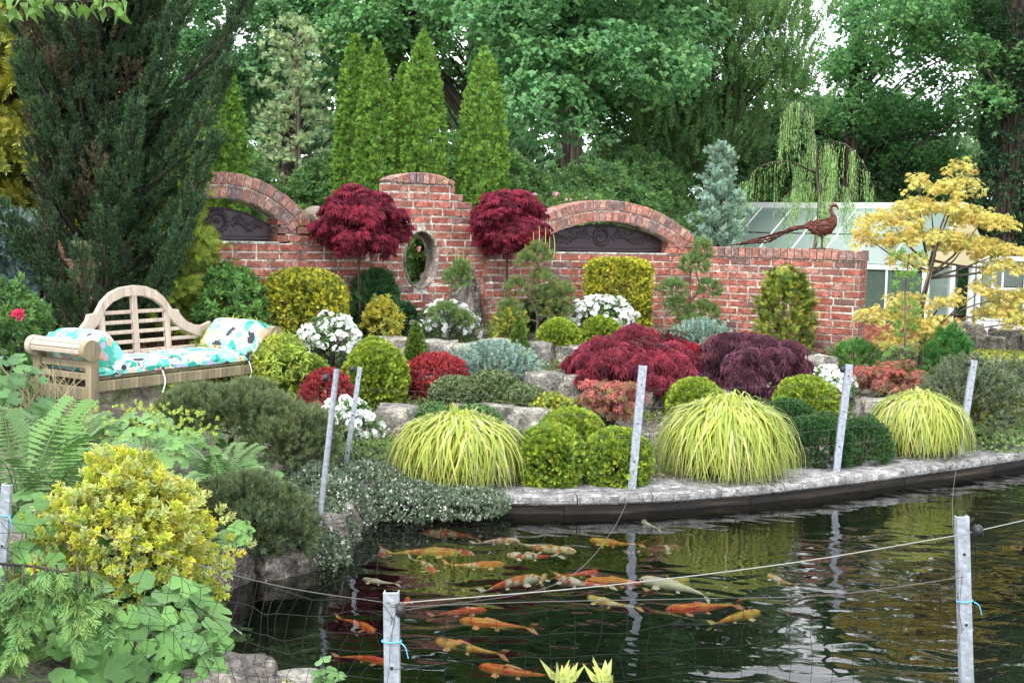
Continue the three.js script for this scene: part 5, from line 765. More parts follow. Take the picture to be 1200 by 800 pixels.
// ---------------------------------------------------------------- metal peacock
{
  const rust = tex(256, (u, v) => { const a = fb(u, v, 12), b = fb(u + 0.4, v, 40, 3), k = 0.6 + (a - 0.5) * 0.7 + (b - 0.5) * 0.4; return [k, k * 0.8, k * 0.72]; }, true, [6, 6]), RUST = std({ map: rust, color: lin(0.3, 0.135, 0.11), roughness: 0.75, metalness: 0.2, side: THREE.DoubleSide }), DARKRUST = std({ map: rust, color: lin(0.09, 0.045, 0.04), roughness: 0.7, metalness: 0.3, side: THREE.DoubleSide });
  const p = bayD.localToWorld(V(1.4, 1.634, 0.0)), t = thing('peacock_sculpture', 'rusty metal peacock with long trailing tail standing on the low brick wall', 'sculpture', [p.x, p.y, p.z], -0.567 + 0.12), r = rng(321);
  part('base_plate', bar(0.24, 0.008, 0.07, 0.002).translate(0, 0.004, 0), DARKRUST, t);
  // body, neck and head as one skin of rings along a bent spine
  const sp = [[-0.2, 0.235, 0.012, 0.01], [-0.14, 0.24, 0.04, 0.035], [-0.07, 0.225, 0.072, 0.062], [0, 0.218, 0.086, 0.074], [0.06, 0.235, 0.08, 0.068], [0.105, 0.28, 0.058, 0.05], [0.118, 0.325, 0.034, 0.03], [0.1, 0.365, 0.021, 0.02], [0.083, 0.4, 0.017, 0.017], [0.086, 0.435, 0.017, 0.016], [0.108, 0.458, 0.02, 0.018], [0.132, 0.452, 0.02, 0.016], [0.15, 0.434, 0.011, 0.01], [0.162, 0.41, 0.003, 0.003]];
  const N = 14, pos = [], idx = []; sp.forEach(([x, y, a, b], i) => { const q = sp[Math.min(i + 1, sp.length - 1)], o = sp[Math.max(i - 1, 0)], tx = q[0] - o[0], ty = q[1] - o[1], l = Math.hypot(tx, ty); for (let k = 0; k < N; k++) { const w = k / N * Math.PI * 2; pos.push(x - ty / l * Math.cos(w) * a, y + tx / l * Math.cos(w) * a, Math.sin(w) * b); } });
  for (let i = 0; i < sp.length - 1; i++) for (let k = 0; k < N; k++) { const a = i * N + k, b = i * N + (k + 1) % N; idx.push(a, b, a + N, b, b + N, a + N); }
  const bg = new THREE.BufferGeometry(); bg.setAttribute('position', new THREE.Float32BufferAttribute(pos, 3)); bg.setIndex(idx); bg.computeVertexNormals(); part('body', boxUV(bg), RUST, t);
  const fe = []; for (let i = 0; i < 150; i++) { const u = r(), w = r() * 6.3, k = 1 + u * 5, j = Math.floor(k), f = k - j, A = sp[j], B = sp[j + 1], x = A[0] + (B[0] - A[0]) * f, y = A[1] + (B[1] - A[1]) * f, a = (A[2] + (B[2] - A[2]) * f) * 1.02, b = (A[3] + (B[3] - A[3]) * f) * 1.02, m = new THREE.SphereGeometry(0.017, 6, 4); fe.push(moved(m, [x, y + Math.cos(w) * a, Math.sin(w) * b], [-w + Math.PI / 2 * 0, 0, -0.15], [1.3, 0.28, 0.7])); } part('body_feathers', boxUV(merge(fe)), RUST, t, 'stuff');
  for (const z of [-0.024, 0.024]) { const leg = part('leg', tube([[-0.01, 0.2, z], [0.005, 0.12, z], [z > 0 ? 0.02 : 0, 0.012, z]], 0.011, 0.006, 8, 6), RUST, t); for (const a of [-0.5, 0, 0.5, 2.9]) part('toe', tube([[z > 0 ? 0.02 : 0, 0.014, z], [(z > 0 ? 0.02 : 0) + Math.cos(a) * 0.02, 0.016, z + Math.sin(a) * 0.02], [(z > 0 ? 0.02 : 0) + Math.cos(a) * 0.042, 0.01, z + Math.sin(a) * 0.042]], 0.004, 0.0025, 4, 5), RUST, leg); }
  for (let k = -1; k <= 1; k++) part('crest_feather', tube([[0.11, 0.472, 0], [0.1, 0.49, k * 0.008], [0.09 + k * 0.006, 0.505, k * 0.014]], 0.0022, 0.003, 4, 5), RUST, t);
  for (let k = 0; k < 7; k++) { // train of long feathers, each a rib with eye plates
    const s = (k - 3) / 3, line = [[-0.12, 0.25 - Math.abs(s) * 0.02, s * 0.04], [-0.3, 0.235 - 0.03 * Math.abs(s) - 0.02 * (k % 2), s * 0.07], [-0.55, 0.13 - 0.03 * (k % 3), s * 0.09], [-0.8, 0.055 - 0.012 * (k % 2), s * 0.08], [-1.0 + Math.abs(s) * 0.14, 0.022, s * 0.06]], cv = new THREE.CatmullRomCurve3(line.map((q) => V(...q))), f = part('tail_feather', tube(line, 0.007, 0.003, 20, 5), RUST, t), pl = [];
    for (let i = 0; i < 13; i++) { const q = 0.12 + 0.85 * i / 12.5, c = cv.getPointAt(q), tn = cv.getTangentAt(q), m = new THREE.SphereGeometry(0.02, 7, 4); pl.push(moved(m, [c.x, c.y - 0.006, c.z + (i % 2 ? 0.008 : -0.008)], [0, 0, Math.atan2(tn.y, tn.x)], [1.5, 0.5 * (1 - 0.4 * q), 0.35])); } part('eye_plates', boxUV(merge(pl)), k % 2 ? DARKRUST : RUST, f, 'stuff');
  }
}
// ---------------------------------------------------------------- garden bench with cushions
{
  const grain = (k, g) => tex(512, (u, v) => { const a = fb(u, v * 0.12, 12, 5), b = fb(u + 0.3, v * 0.06, 60, 2), s = Math.max(0, fb(u + 0.7, v + 0.1, 7, 4) - 0.55) * 1.5, q = k + (a - 0.5) * 0.22 + (b - 0.5) * 0.16; return [q * 1.02 - s * 0.16, q * 0.93 - s * 0.16, q * (0.74 + g) - s * 0.12]; }, true, [5, 1]);
  const TEAK = std({ map: grain(0.52, 0.0), roughness: 0.7, bumpMap: brickBump, bumpScale: 0.002 }), SILVER = std({ map: grain(0.68, 0.1), roughness: 0.75, bumpMap: brickBump, bumpScale: 0.002 });
  const cx = -2.61, cz = -9.19, gy = 0.29, b = thing('garden_bench', 'weathered teak garden bench with arched slatted back and scrolled arms', 'bench', [cx, gy, cz], 1.007), H = 0.86;
  const put = (name, g, mat = TEAK, parent = b) => part(name, boxUV(g, 1, Math.abs(g.attributes.position.getX(0)) * 3), mat, parent);
  for (const s of [-1, 1]) {
    put('leg', bar(0.065, 0.6, 0.065).translate(s * H, 0.3, 0.27)); put('leg', bar(0.06, 0.56, 0.075).applyMatrix4(M4([s * H, 0.28, -0.3], [0.07, 0, 0])));
    for (const [y, h] of [[0.5, 0.05], [0.42, 0.045], [0.3, 0.09]]) put('side_rail', bar(0.032, h, 0.5).translate(s * H, y, -0.01), y < 0.35 ? TEAK : TEAK);
    for (const z of [0.285, -0.285]) put('arm_scroll', new THREE.CylinderGeometry(0.072, 0.072, 0.055, 28).rotateX(Math.PI / 2).translate(s * (H + 0.03), 0.605, z), z > 0 ? TEAK : SILVER);
    for (let k = 0; k < 5; k++) { const a = Math.PI / 2 + s * (-0.75 + k * 0.62) * -1; put('arm_slat', bar(0.034, 0.018, 0.515).applyMatrix4(M4([s * (H + 0.03) + Math.cos(a) * 0.058, 0.605 + Math.sin(a) * 0.058, 0], [0, 0, a - Math.PI / 2])), SILVER); }
  }
  for (let k = 0; k < 6; k++) put('seat_slat', bar(2 * H - 0.06, 0.022, 0.068).translate(0, 0.405, -0.2 + k * 0.084));
  put('front_rail', bar(2 * H - 0.07, 0.075, 0.03).translate(0, 0.352, 0.27)); put('rear_rail', bar(2 * H - 0.07, 0.075, 0.03).translate(0, 0.352, -0.27));
  const back = new THREE.Group(); back.name = 'backrest'; back.position.set(0, 0.4, -0.275); back.rotation.x = -0.09; b.add(back);
  const out = [[0, 0.6], [0.12, 0.588], [0.22, 0.552], [0.3, 0.492], [0.35, 0.425], [0.365, 0.405], [0.43, 0.398], [0.445, 0.36], [0.5, 0.305], [0.58, 0.272], [0.66, 0.262], [0.71, 0.275], [0.755, 0.29], [0.775, 0.262], [0.745, 0.245], [0.735, 0.21], [0.765, 0.17], [0.8, 0.15], [0.835, 0.15]], inn = [[0.835, 0.075], [0.76, 0.085], [0.7, 0.12], [0.64, 0.165], [0.55, 0.2], [0.46, 0.235], [0.37, 0.3], [0.31, 0.37], [0.27, 0.43], [0.2, 0.48], [0.1, 0.513], [0, 0.52]];
  const shape = [...out, ...inn, ...inn.slice(0, -1).reverse().map(([x, y]) => [-x, y]), ...out.slice(1).reverse().map(([x, y]) => [-x, y])];
  put('top_rail', extrude(shape, 0.042, 0.005).translate(0, 0, -0.021), SILVER, back);
  put('splat', bar(0.05, 0.5, 0.034).translate(0, 0.275, 0), SILVER, back); for (const s of [-1, 1]) { put('splat', bar(0.05, 0.36, 0.034).translate(s * 0.31, 0.205, 0), SILVER, back); put('splat', bar(0.05, 0.17, 0.034).translate(s * 0.8, 0.1, 0), SILVER, back); }
  for (const [y, hw] of [[0.1, 0.78], [0.175, 0.64], [0.25, 0.46], [0.325, 0.345], [0.4, 0.285]]) { for (const [a, e] of y > 0.27 ? [[-hw, -0.027], [0.027, hw]] : [[-hw, -0.337], [-0.283, -0.027], [0.027, 0.283], [0.337, hw]]) if (e - a > 0.03) put('slat', bar(e - a, 0.03, 0.022).translate((a + e) / 2, y, 0), SILVER, back); }
  put('lower_rail', bar(2 * H - 0.09, 0.05, 0.035).translate(0, 0.025, 0.001), SILVER, back);
  // patterned cushions
  const cv = document.createElement('canvas'); cv.width = cv.height = 1024; const g = cv.getContext('2d'), r = rng(331), pal = ['#2f9e8f', '#56bfae', '#8fd6cd', '#e9a58c', '#f0c3ae', '#b9aed0', '#3a3a46', '#4fb3a4', '#e6ebea', '#1f8578', '#7fcfc6', '#6cc4b8'];
  g.fillStyle = '#eceff0'; g.fillRect(0, 0, 1024, 1024);
  for (let i = 0; i < 460; i++) { const x = r() * 1024, y = r() * 1024, R = 18 + r() * 46, a0 = r() * 6.3, c = pal[Math.floor(r() * pal.length)]; for (const ox of [-1024, 0, 1024]) for (const oy of [-1024, 0, 1024]) { g.fillStyle = c; g.beginPath(); const n = 5 + (i % 4); for (let k = 0; k <= n * 2; k++) { const a = a0 + k / (n * 2) * Math.PI * 2, q = R * (k % 2 ? 0.72 : 1); if (k) g.quadraticCurveTo(x + ox + Math.cos(a - 0.3) * R, y + oy + Math.sin(a - 0.3) * R, x + ox + Math.cos(a) * q, y + oy + Math.sin(a) * q); else g.moveTo(x + ox + Math.cos(a) * q, y + oy + Math.sin(a) * q); } g.fill(); } }
  const print = new THREE.CanvasTexture(cv); print.colorSpace = THREE.SRGBColorSpace; print.wrapS = print.wrapT = THREE.RepeatWrapping; print.repeat.set(0.95, 0.95);
  const CLOTH = std({ map: print, roughness: 0.9, bumpMap: tex(256, (u, v) => wn(u, v, 128), false, [12, 12]), bumpScale: 0.001 });
  const pad = (w, h, d, puff, seed, bend = () => [0, 0, 0]) => { const q = new THREE.BoxGeometry(w, h, d, 26, 6, 14), p = q.attributes.position; for (let i = 0; i < p.count; i++) { let x = p.getX(i), y = p.getY(i), z = p.getZ(i); const ex = 1 - Math.abs(x / (w / 2)) ** 6, ez = 1 - Math.abs(z / (d / 2)) ** 6, k = 0.4 + puff * Math.sqrt(Math.max(0, ex * ez)); y = y * k + 0.007 * fbm3(x * 7 + seed, y * 5, z * 7, 3); const o = bend(x, z); p.setXYZ(i, x + o[0], y + o[1], z + o[2]); } q.computeVertexNormals(); return boxUV(q, 1, seed * 0.31); };
  const smooth = (q) => { const m = mergeVertices((() => { const e = q.clone(); e.deleteAttribute('normal'); e.deleteAttribute('uv'); return e; })(), 1e-4); m.computeVertexNormals(); const n = q.attributes.position, src = m.attributes, map = new Map(); for (let i = 0; i < src.position.count; i++) map.set([0, 1, 2].map((k) => Math.round(src.position.array[i * 3 + k] * 5e3)).join(), i); const out = new Float32Array(n.count * 3); for (let i = 0; i < n.count; i++) { const j = map.get([0, 1, 2].map((k) => Math.round(n.array[i * 3 + k] * 5e3)).join()) ?? 0; out.set(src.normal.array.subarray(j * 3, j * 3 + 3), i * 3); } q.setAttribute('normal', new THREE.BufferAttribute(out, 3)); return q; };
  const cushion = (name, geo, local, e, label) => { const m = solo(name, geo, CLOTH, label, 'cushion', 'floral bench cushions'); b.updateMatrixWorld(true); m.position.copy(b.localToWorld(V(...local))); m.rotation.set(...e); return m; };
  const sc = cushion('seat_cushion', smooth(pad(1.62, 0.085, 0.52, 0.75, 1, (x, z) => [0, z > 0.2 ? -(z - 0.2) * 0.35 : 0, 0])), [0, 0.46, 0.02], [0, 1.007, 0], 'long floral seat cushion in teal, white and coral on the bench');
  const ty = (x) => part('tie', tube([[x, -0.03, 0.25], [x + 0.01, -0.12, 0.275], [x - 0.01, -0.2, 0.27]], 0.006, 0.005, 8, 5), std({ color: lin(0.8, 0.8, 0.8), roughness: 0.9 }), sc); ty(-0.25); ty(0.62);
  const bolster = (s, label) => { const q = pad(0.34, 0.2, 0.5, 0.85, 4 + s, (x, z) => [0, x > 0.04 ? -((x - 0.04) ** 2) * 2.2 : 0, 0]); const m = cushion('side_cushion', smooth(q), [s * (H - 0.15), 0.565, 0.03], [0, 0, 0], label); m.quaternion.setFromEuler(new THREE.Euler(0, 1.007, 0)).multiply(new THREE.Quaternion().setFromEuler(new THREE.Euler(0, s > 0 ? 0 : Math.PI, 0))).multiply(new THREE.Quaternion().setFromEuler(new THREE.Euler(0, 0, 0.85))); return m; };
  bolster(1, 'floral side cushion against the bench arm beside the lime shrub'); bolster(-1, 'floral side cushion inside the bench arm beside the ferns');
}
// ---------------------------------------------------------------- fence posts, knobs, twine and wire
const ZINC = std({ map: tex(256, (u, v) => { const a = fb(u, v, 14), k = 0.72 + (a - 0.5) * 0.35; return [k * 0.98, k, k * 1.04]; }, true, [5, 5]), color: lin(0.75, 0.78, 0.82), roughness: 0.5, metalness: 0.45 }), BLACK = std({ color: lin(0.012, 0.012, 0.014), roughness: 0.5 }), TWINE = std({ color: lin(0.1, 0.42, 0.72), roughness: 0.7 }), WIRE = std({ color: lin(0.09, 0.085, 0.08), roughness: 0.7 }), NETM = std({ color: lin(0.008, 0.008, 0.008), roughness: 1 }), ROPE = std({ color: lin(0.26, 0.25, 0.23), roughness: 0.85 });
function post(bx, by, bz, tx, ty, tz, w, label, { knob, tie, round } = {}) {
  const t = thing('fence_post', label, 'post', [bx, by, bz], 0, 'galvanised posts round the pond'), L = Math.hypot(tx - bx, ty - by, tz - bz) + 0.12, q = new THREE.Quaternion().setFromUnitVectors(UPY, V(tx - bx, ty - by, tz - bz).normalize()), fit = (g) => g.translate(0, -0.12, 0).applyQuaternion(q), hole = [];
  const shaft = round ? tube([[0, 0, 0], [0, L / 2, 0], [0, L, 0]], w / 2, w / 2, 4, 12) : merge([bar(w, L, 0.006, 0.002).translate(0, L / 2, 0), bar(0.005, L - 0.002, w * 0.6, 0.002).translate(-w / 2 + 0.0026, L / 2, -w * 0.3 - 0.0031), bar(0.005, L - 0.002, w * 0.6, 0.002).translate(w / 2 - 0.0026, L / 2, -w * 0.3 - 0.0031)]);
  part('shaft', fit(boxUV(shaft)), ZINC, t);
  if (!round) for (const y of [0.2, 0.45, 0.7]) if (y < L - 0.1) part('hole', fit(new THREE.CylinderGeometry(0.005, 0.005, 0.004, 10).rotateX(Math.PI / 2).translate(0, y + 0.1, 0.0035)), BLACK, t);
  for (const [dx, y] of knob || []) { const g = new THREE.LatheGeometry([[0.0001, -0.016], [0.016, -0.014], [0.023, -0.006], [0.02, 0], [0.023, 0.006], [0.016, 0.014], [0.0001, 0.016]].map((p) => new THREE.Vector2(...p)), 14).rotateZ(1.57).translate(dx, L - y, 0.012); part('insulator', fit(g), BLACK, t); }
  for (const y of tie || []) { const g = new THREE.TorusGeometry(w * 0.62, 0.0025, 5, 20).rotateX(1.57).scale(1, 1, 0.6).translate(0, L - y, -0.006); part('twine_tie', fit(g), TWINE, t); part('twine_end', fit(tube([[w * 0.6, L - y, 0.01], [w * 0.9, L - y - 0.01, 0.02], [w * 1.1, L - y - 0.045, 0.02]], 0.002, 0.0015, 6, 5)), TWINE, t); }
}
post(-1.0, 0.1, -6.35, -0.9, 1.03, -6.33, 0.03, 'slender galvanised post on the bank beside the dense mountain pine', { round: true, knob: [[-0.05, 0.05]] });
post(-1.08, 0.12, -7.95, -0.98, 0.86, -7.95, 0.03, 'slender galvanised post standing behind white azalea above groundcover', { knob: [[-0.045, 0.02]] });
post(0.79, 0.12, -7.84, 0.84, 0.92, -7.84, 0.052, 'galvanised post on the kerb in front of the lime globes');
post(2.3, 0.12, -8.58, 2.36, 0.88, -8.58, 0.05, 'galvanised post on the kerb before the dark conifer', { knob: [[-0.05, 0.04], [-0.05, 0.68]] });
post(3.46, 0.12, -9.38, 3.53, 0.85, -9.38, 0.048, 'galvanised post on the kerb beside the smallest fountain grass', { knob: [[-0.05, 0.03], [-0.05, 0.66]] });
post(-0.33, 0.02, -3.6, -0.345, 0.68, -3.6, 0.047, 'galvanised post with blue twine at the near pond edge', { knob: [[0.03, 0.05]], tie: [0.15] });
post(1.635, 0.0, -4.2, 1.57, 0.81, -4.2, 0.044, 'galvanised post at the near pond edge standing clear over the water', { knob: [[0.045, 0.05]], tie: [0.3] });
post(-1.95, 0.1, -4.6, -1.9, 0.765, -4.6, 0.036, 'galvanised post with blue twine beside the fern fronds', { tie: [0.12] });
function strung(name, pts, r, mat, label, group) { return solo(name, tube(pts, r, r, Math.max(12, pts.length * 10), 5), mat, label, 'wire', group); }
strung('fence_wire', [[-0.345, 0.65, -3.585], [0.3, 0.655, -3.8], [0.95, 0.69, -4.0], [1.57, 0.75, -4.19]], 0.0019, ROPE, 'pale twine stretched between the two near galvanised posts', 'fence wires');
strung('fence_wire', [[-0.345, 0.64, -3.585], [0.1, 0.615, -3.75], [0.6, 0.59, -3.9], [1.1, 0.57, -4.05], [1.58, 0.6, -4.19]], 0.0014, WIRE, 'sagging brown wire below the pale twine', 'fence wires');
strung('fence_wire', [[1.57, 0.75, -4.19], [2.2, 0.78, -4.6], [3.2, 0.84, -5.4]], 0.0018, ROPE, 'pale twine running on from the near post out past the golden reflections', 'fence wires');
strung('fence_wire', [[-1.9, 0.7, -4.59], [-1.2, 0.62, -4.2], [-0.7, 0.63, -3.8], [-0.345, 0.65, -3.59]], 0.0013, WIRE, 'brown wire from the fern post to the blue tied post', 'fence wires');
strung('fence_wire', [[0.8, 0.16, -7.8], [0.55, 0.2, -6.4], [0.2, 0.34, -4.9], [-0.34, 0.62, -3.6]], 0.0015, WIRE, 'rusty wire slanting over the pond to the far kerb', 'fence wires');
strung('fence_wire', [[3.45, 0.2, -9.36], [2.7, 0.28, -7.4], [2.05, 0.44, -5.6], [1.57, 0.7, -4.2]], 0.0014, WIRE, 'thin wire slanting from the near post to the far kerb corner', 'fence wires');
// black netting hung along the near fence and thin wire mesh along the far kerb
function net(label, A, B, top, bottom, step, rad, mat, seed, slack, name = 'netting') {
  const r = rng(seed), tb = new TB(), L = A.distanceTo(B), nu = Math.round(L / step), nv = Math.round((top - bottom) / step), P = (i, j) => { const u = i / nu, v = j / nv, p = A.clone().lerp(B, u); p.y = top - (top - bottom) * v - slack * Math.sin(u * Math.PI) * (1 - v * 0.6); const k = n3(u * 5 + seed, v * 4, 1), q = n3(u * 5, v * 4 + seed, 7); p.x += k * slack * 0.5; p.z += q * slack * 0.8; p.y += n3(u * 6, v * 5, seed) * slack * 0.35; return p; };
  const seg = (a, b) => { const d = b.clone().sub(a), s = V(-d.z, 0, d.x); if (s.lengthSq() < 1e-9) s.set(1, 0, 0); s.normalize().multiplyScalar(rad); const t = V().crossVectors(d, s).normalize().multiplyScalar(rad), c = [0, 1, 2].map((k) => s.clone().multiplyScalar(Math.cos(k * 2.094)).addScaledVector(t, Math.sin(k * 2.094))); for (let k = 0; k < 3; k++) { const m = c[k], n = c[(k + 1) % 3]; tb.quad(a.clone().add(m), a.clone().add(n), b.clone().add(n), b.clone().add(m)); } };
  for (let i = 0; i <= nu; i++) for (let j = 0; j < nv; j++) seg(P(i, j), P(i, j + 1)); for (let j = 0; j <= nv; j++) for (let i = 0; i < nu; i++) seg(P(i, j), P(i + 1, j));
  const o = solo(name, tb.geo(), mat, label, 'net', 'pond nets'); return o;
}
net('black pond net hanging between the blue tied post and the clear standing post', V(-0.345, 0, -3.6), V(1.58, 0, -4.2), 0.62, 0.04, 0.085, 0.0009, NETM, 3, 0.035);
net('black pond net drooping from the fern post across the leafy bank', V(-1.92, 0, -4.6), V(-0.345, 0, -3.6), 0.66, 0.1, 0.06, 0.0011, NETM, 4, 0.09);
net('black pond net running on past the clear standing post', V(1.58, 0, -4.2), V(3.4, 0, -5.6), 0.7, 0.04, 0.09, 0.0009, NETM, 5, 0.04);
net('black net slung over the dark corner of the pond', V(-1.35, 0, -5.3), V(-0.5, 0, -6.5), 0.5, 0.05, 0.085, 0.0012, NETM, 6, 0.12);
net('thin wire mesh along the kerb before the globes', V(-0.98, 0, -7.95), V(0.82, 0, -7.86), 0.72, 0.2, 0.12, 0.0008, WIRE, 7, 0.015, 'wire_mesh');
net('thin wire mesh along the kerb before the tallest grass', V(0.82, 0, -7.86), V(2.33, 0, -8.6), 0.76, 0.2, 0.12, 0.0008, WIRE, 8, 0.015, 'wire_mesh');
net('thin wire mesh along the kerb before the smallest grass', V(2.33, 0, -8.6), V(3.5, 0, -9.4), 0.76, 0.2, 0.12, 0.0008, WIRE, 9, 0.015, 'wire_mesh');

// ---------------------------------------------------------------- near bank: stones, leafy plants, ferns, groundcover
{
  const r = rng(401);
  [[-0.98, -7.2], [-1.0, -6.85], [-1.02, -6.5], [-1.16, -6.22], [-1.4, -6.0], [-1.5, -5.72], [-1.52, -5.4], [-1.48, -5.05], [-1.4, -4.7], [-1.22, -4.4], [-0.95, -4.25]].forEach(([x, z], i) => { const m = solo('bank_stone', rock(0.22 + r() * 0.12, 0.24 + r() * 0.08, 0.24 + r() * 0.1, 400 + i, 0.14, 7), DARKSTONE, 'dark rough stone lining the leafy bank at the water edge', 'stone', 'stones lining the leafy bank'); m.position.set(x - 0.02, -0.13 + r() * 0.06, z); m.rotation.y = r() * 3; });
  const ms = solo('mossy_stone', rock(0.5, 0.22, 0.3, 431, 0.12, 7), STONE, 'low mossy stone at the near water edge', 'stone'); ms.position.set(-0.92, -0.17, -4.52);
  const ml = []; for (let i = 0; i < 1400; i++) { const a = r() * 6.3, q = Math.sqrt(r()), x = Math.cos(a) * 0.22 * q, z = Math.sin(a) * 0.12 * q; if (n2(x * 9, z * 9 + 4) < -0.1) continue; ml.push({ p: V(x, 0.055 - q * q * 0.05 + 0.0, z), d: rdir(r, 1.2), s: 0.35 + r() * 0.3, spin: r() * 6.3, c: tone([0.26, 0.27, 0.04], r, 0.3) }); }
  const mo = thing('moss', 'yellow green moss cushion on the low near stone', 'moss', [-0.92, 0, -4.5]); scatter(mo, 'tiny', ml, WAX);
}
function lobedLeaf(seed, lobes = 7, cup = 0.12, notch = 0.5) { // round scalloped leaf of radius 1, stalk at the origin, face up
  const r = rng(seed), tb = new TB(), rim = [], mid = [], N = lobes * 3; for (let k = 0; k <= N; k++) { const a = -Math.PI + notch + k / N * (2 * Math.PI - 2 * notch), f = k % 3 === 0 ? 0.84 : 1, R = f * (0.94 + 0.12 * r()) * (1 - 0.1 * Math.abs(a) / Math.PI); rim.push(V(Math.sin(a) * R, cup * (k % 3 ? 0.5 : 1) + (r() - 0.5) * 0.12, Math.cos(a) * R)); mid.push(V(Math.sin(a) * R * 0.5, cup * 0.2, Math.cos(a) * R * 0.5)); }
  const o = V(0, 0, 0), c1 = [1.12, 1.12, 1.05], c0 = [0.94, 0.97, 0.92]; for (let k = 0; k < N; k++) { tb.tri(o, mid[k], mid[k + 1], c1, k % 3 ? c0 : c1, c0); tb.tri(mid[k], rim[k], rim[k + 1], c0); tb.tri(mid[k], rim[k + 1], mid[k + 1], c0); } return tb.geo(true);
}
const LOBED = [1, 2, 3, 4].map((s) => lobedLeaf(s)), ROUND = [5, 6, 7].map((s) => lobedLeaf(s, 5, 0.08, 0.3)), leafMats = (c) => [0.8, 1, 1.2].map((k, i) => new THREE.MeshPhysicalMaterial({ color: lin(c[0] * k, c[1] * k, c[2] * k * (1.1 - i * 0.1)), vertexColors: true, roughness: 0.85, transmission: 0.3, thickness: 0, side: THREE.DoubleSide }));
function leafyPlant(name, label, x, z, n, w, h, size, geos, mats, seed, { y0 = 0.1, tilt = 0.6, depth = w, toward = 0.4, gy } = {}) { // mound of stalked leaves, each leaf its own part
  const gY = gy ?? landY(x, z), t = thing(name, label, 'plant', [x, gY, z]), r = rng(seed), g = [];
  for (let i = 0; i < n; i++) { const a = r() * 6.3, q = Math.sqrt(r()), p = V(Math.cos(a) * w / 2 * q, h * (y0 + (1 - y0) * Math.max(0, 1 - q * q) ** 0.5 * (0.45 + 0.55 * r())), Math.sin(a) * depth / 2 * q), m = part('leaf', geos[i % geos.length], mats[Math.floor(r() * mats.length)], t), s = size * (0.6 + r() * 0.6); m.position.copy(p); m.scale.setScalar(s); const nrm = V(Math.cos(a) * q * tilt + (r() - 0.5) * tilt, 1, Math.sin(a) * q * tilt + toward + (r() - 0.5) * tilt).normalize(); m.quaternion.setFromUnitVectors(UPY, nrm).multiply(new THREE.Quaternion().setFromAxisAngle(UPY, r() * 6.3)); if (i % 2) g.push(tube([[p.x * 0.25, 0, p.z * 0.25], [p.x * 0.6, p.y * 0.6, p.z * 0.6], p], 0.0035, 0.002, 5, 4)); }
  part('stalks', merge(g), std({ color: lin(0.16, 0.26, 0.07), roughness: 0.8 }), t, 'stuff'); return t;
}
const freshL = leafMats([0.13, 0.26, 0.065]), broadL = leafMats([0.1, 0.23, 0.05]), darkL = leafMats([0.07, 0.17, 0.05]);
const am = leafyPlant('lady_mantle', 'fresh green scalloped leaves spilling in front of the bench', -2.2, -7.2, 120, 1.0, 0.36, 0.05, LOBED, freshL, 411, { depth: 0.8 });
leafyPlant('lady_mantle', 'scalloped leaves below the bench beside low mountain pine', -1.95, -6.6, 46, 0.5, 0.42, 0.045, LOBED, freshL, 412);
{ const r = rng(413), list = []; for (let i = 0; i < 170; i++) { const a = r() * 6.3, q = Math.sqrt(r()); list.push({ p: V(Math.cos(a) * 0.5 * q, 0.24 + 0.2 * r() * (1 - q * 0.5), Math.sin(a) * 0.36 * q), d: rdir(r, 1), s: 0.9 + r() * 0.5, spin: r() * 6.3, c: tone([0.4, 0.5, 0.1], r, 0.2) }); } scatter(am, 'tiny', list, LEAF, 'flower_heads'); }
leafyPlant('broad_leaf_plant', 'broad scalloped green leaves tumbling over the bank stones', -1.42, -4.55, 90, 0.8, 0.34, 0.06, ROUND, broadL, 414, { depth: 0.9, tilt: 0.9, gy: 0.1 });
leafyPlant('broad_leaf_plant', 'broad green leaves hanging over the water edge', -1.16, -4.25, 44, 0.42, 0.3, 0.055, LOBED, broadL, 415, { tilt: 1.0, gy: 0.02 });
leafyPlant('broad_leaf_plant', 'broad leaves under the fern fronds beside the end post', -2.0, -5.0, 90, 1.0, 0.38, 0.058, ROUND, broadL, 416, { tilt: 0.8 });
leafyPlant('broad_leaf_plant', 'broad leaves below the drooping conifer branch', -1.85, -4.15, 100, 0.9, 0.3, 0.06, ROUND, broadL, 417, { tilt: 0.8, gy: 0.15 });
leafyPlant('rodgersia', 'pair of large pale lobed leaves at the foot of the dense mountain pine', -1.36, -5.92, 7, 0.24, 0.2, 0.085, LOBED, freshL, 418, { tilt: 0.7, toward: 0.9, gy: 0.08 });
leafyPlant('water_leaf_plant', 'small round leaves beside the low mossy stone', -0.66, -4.4, 8, 0.16, 0.2, 0.04, ROUND, broadL, 419, { gy: 0 });
leafyPlant('dark_leaf_shrub', 'dark green broad leaved shrub beside the end of the bench', -3.45, -8.0, 120, 1.0, 0.7, 0.06, ROUND, darkL, 420, { tilt: 0.9, toward: 0.6 });
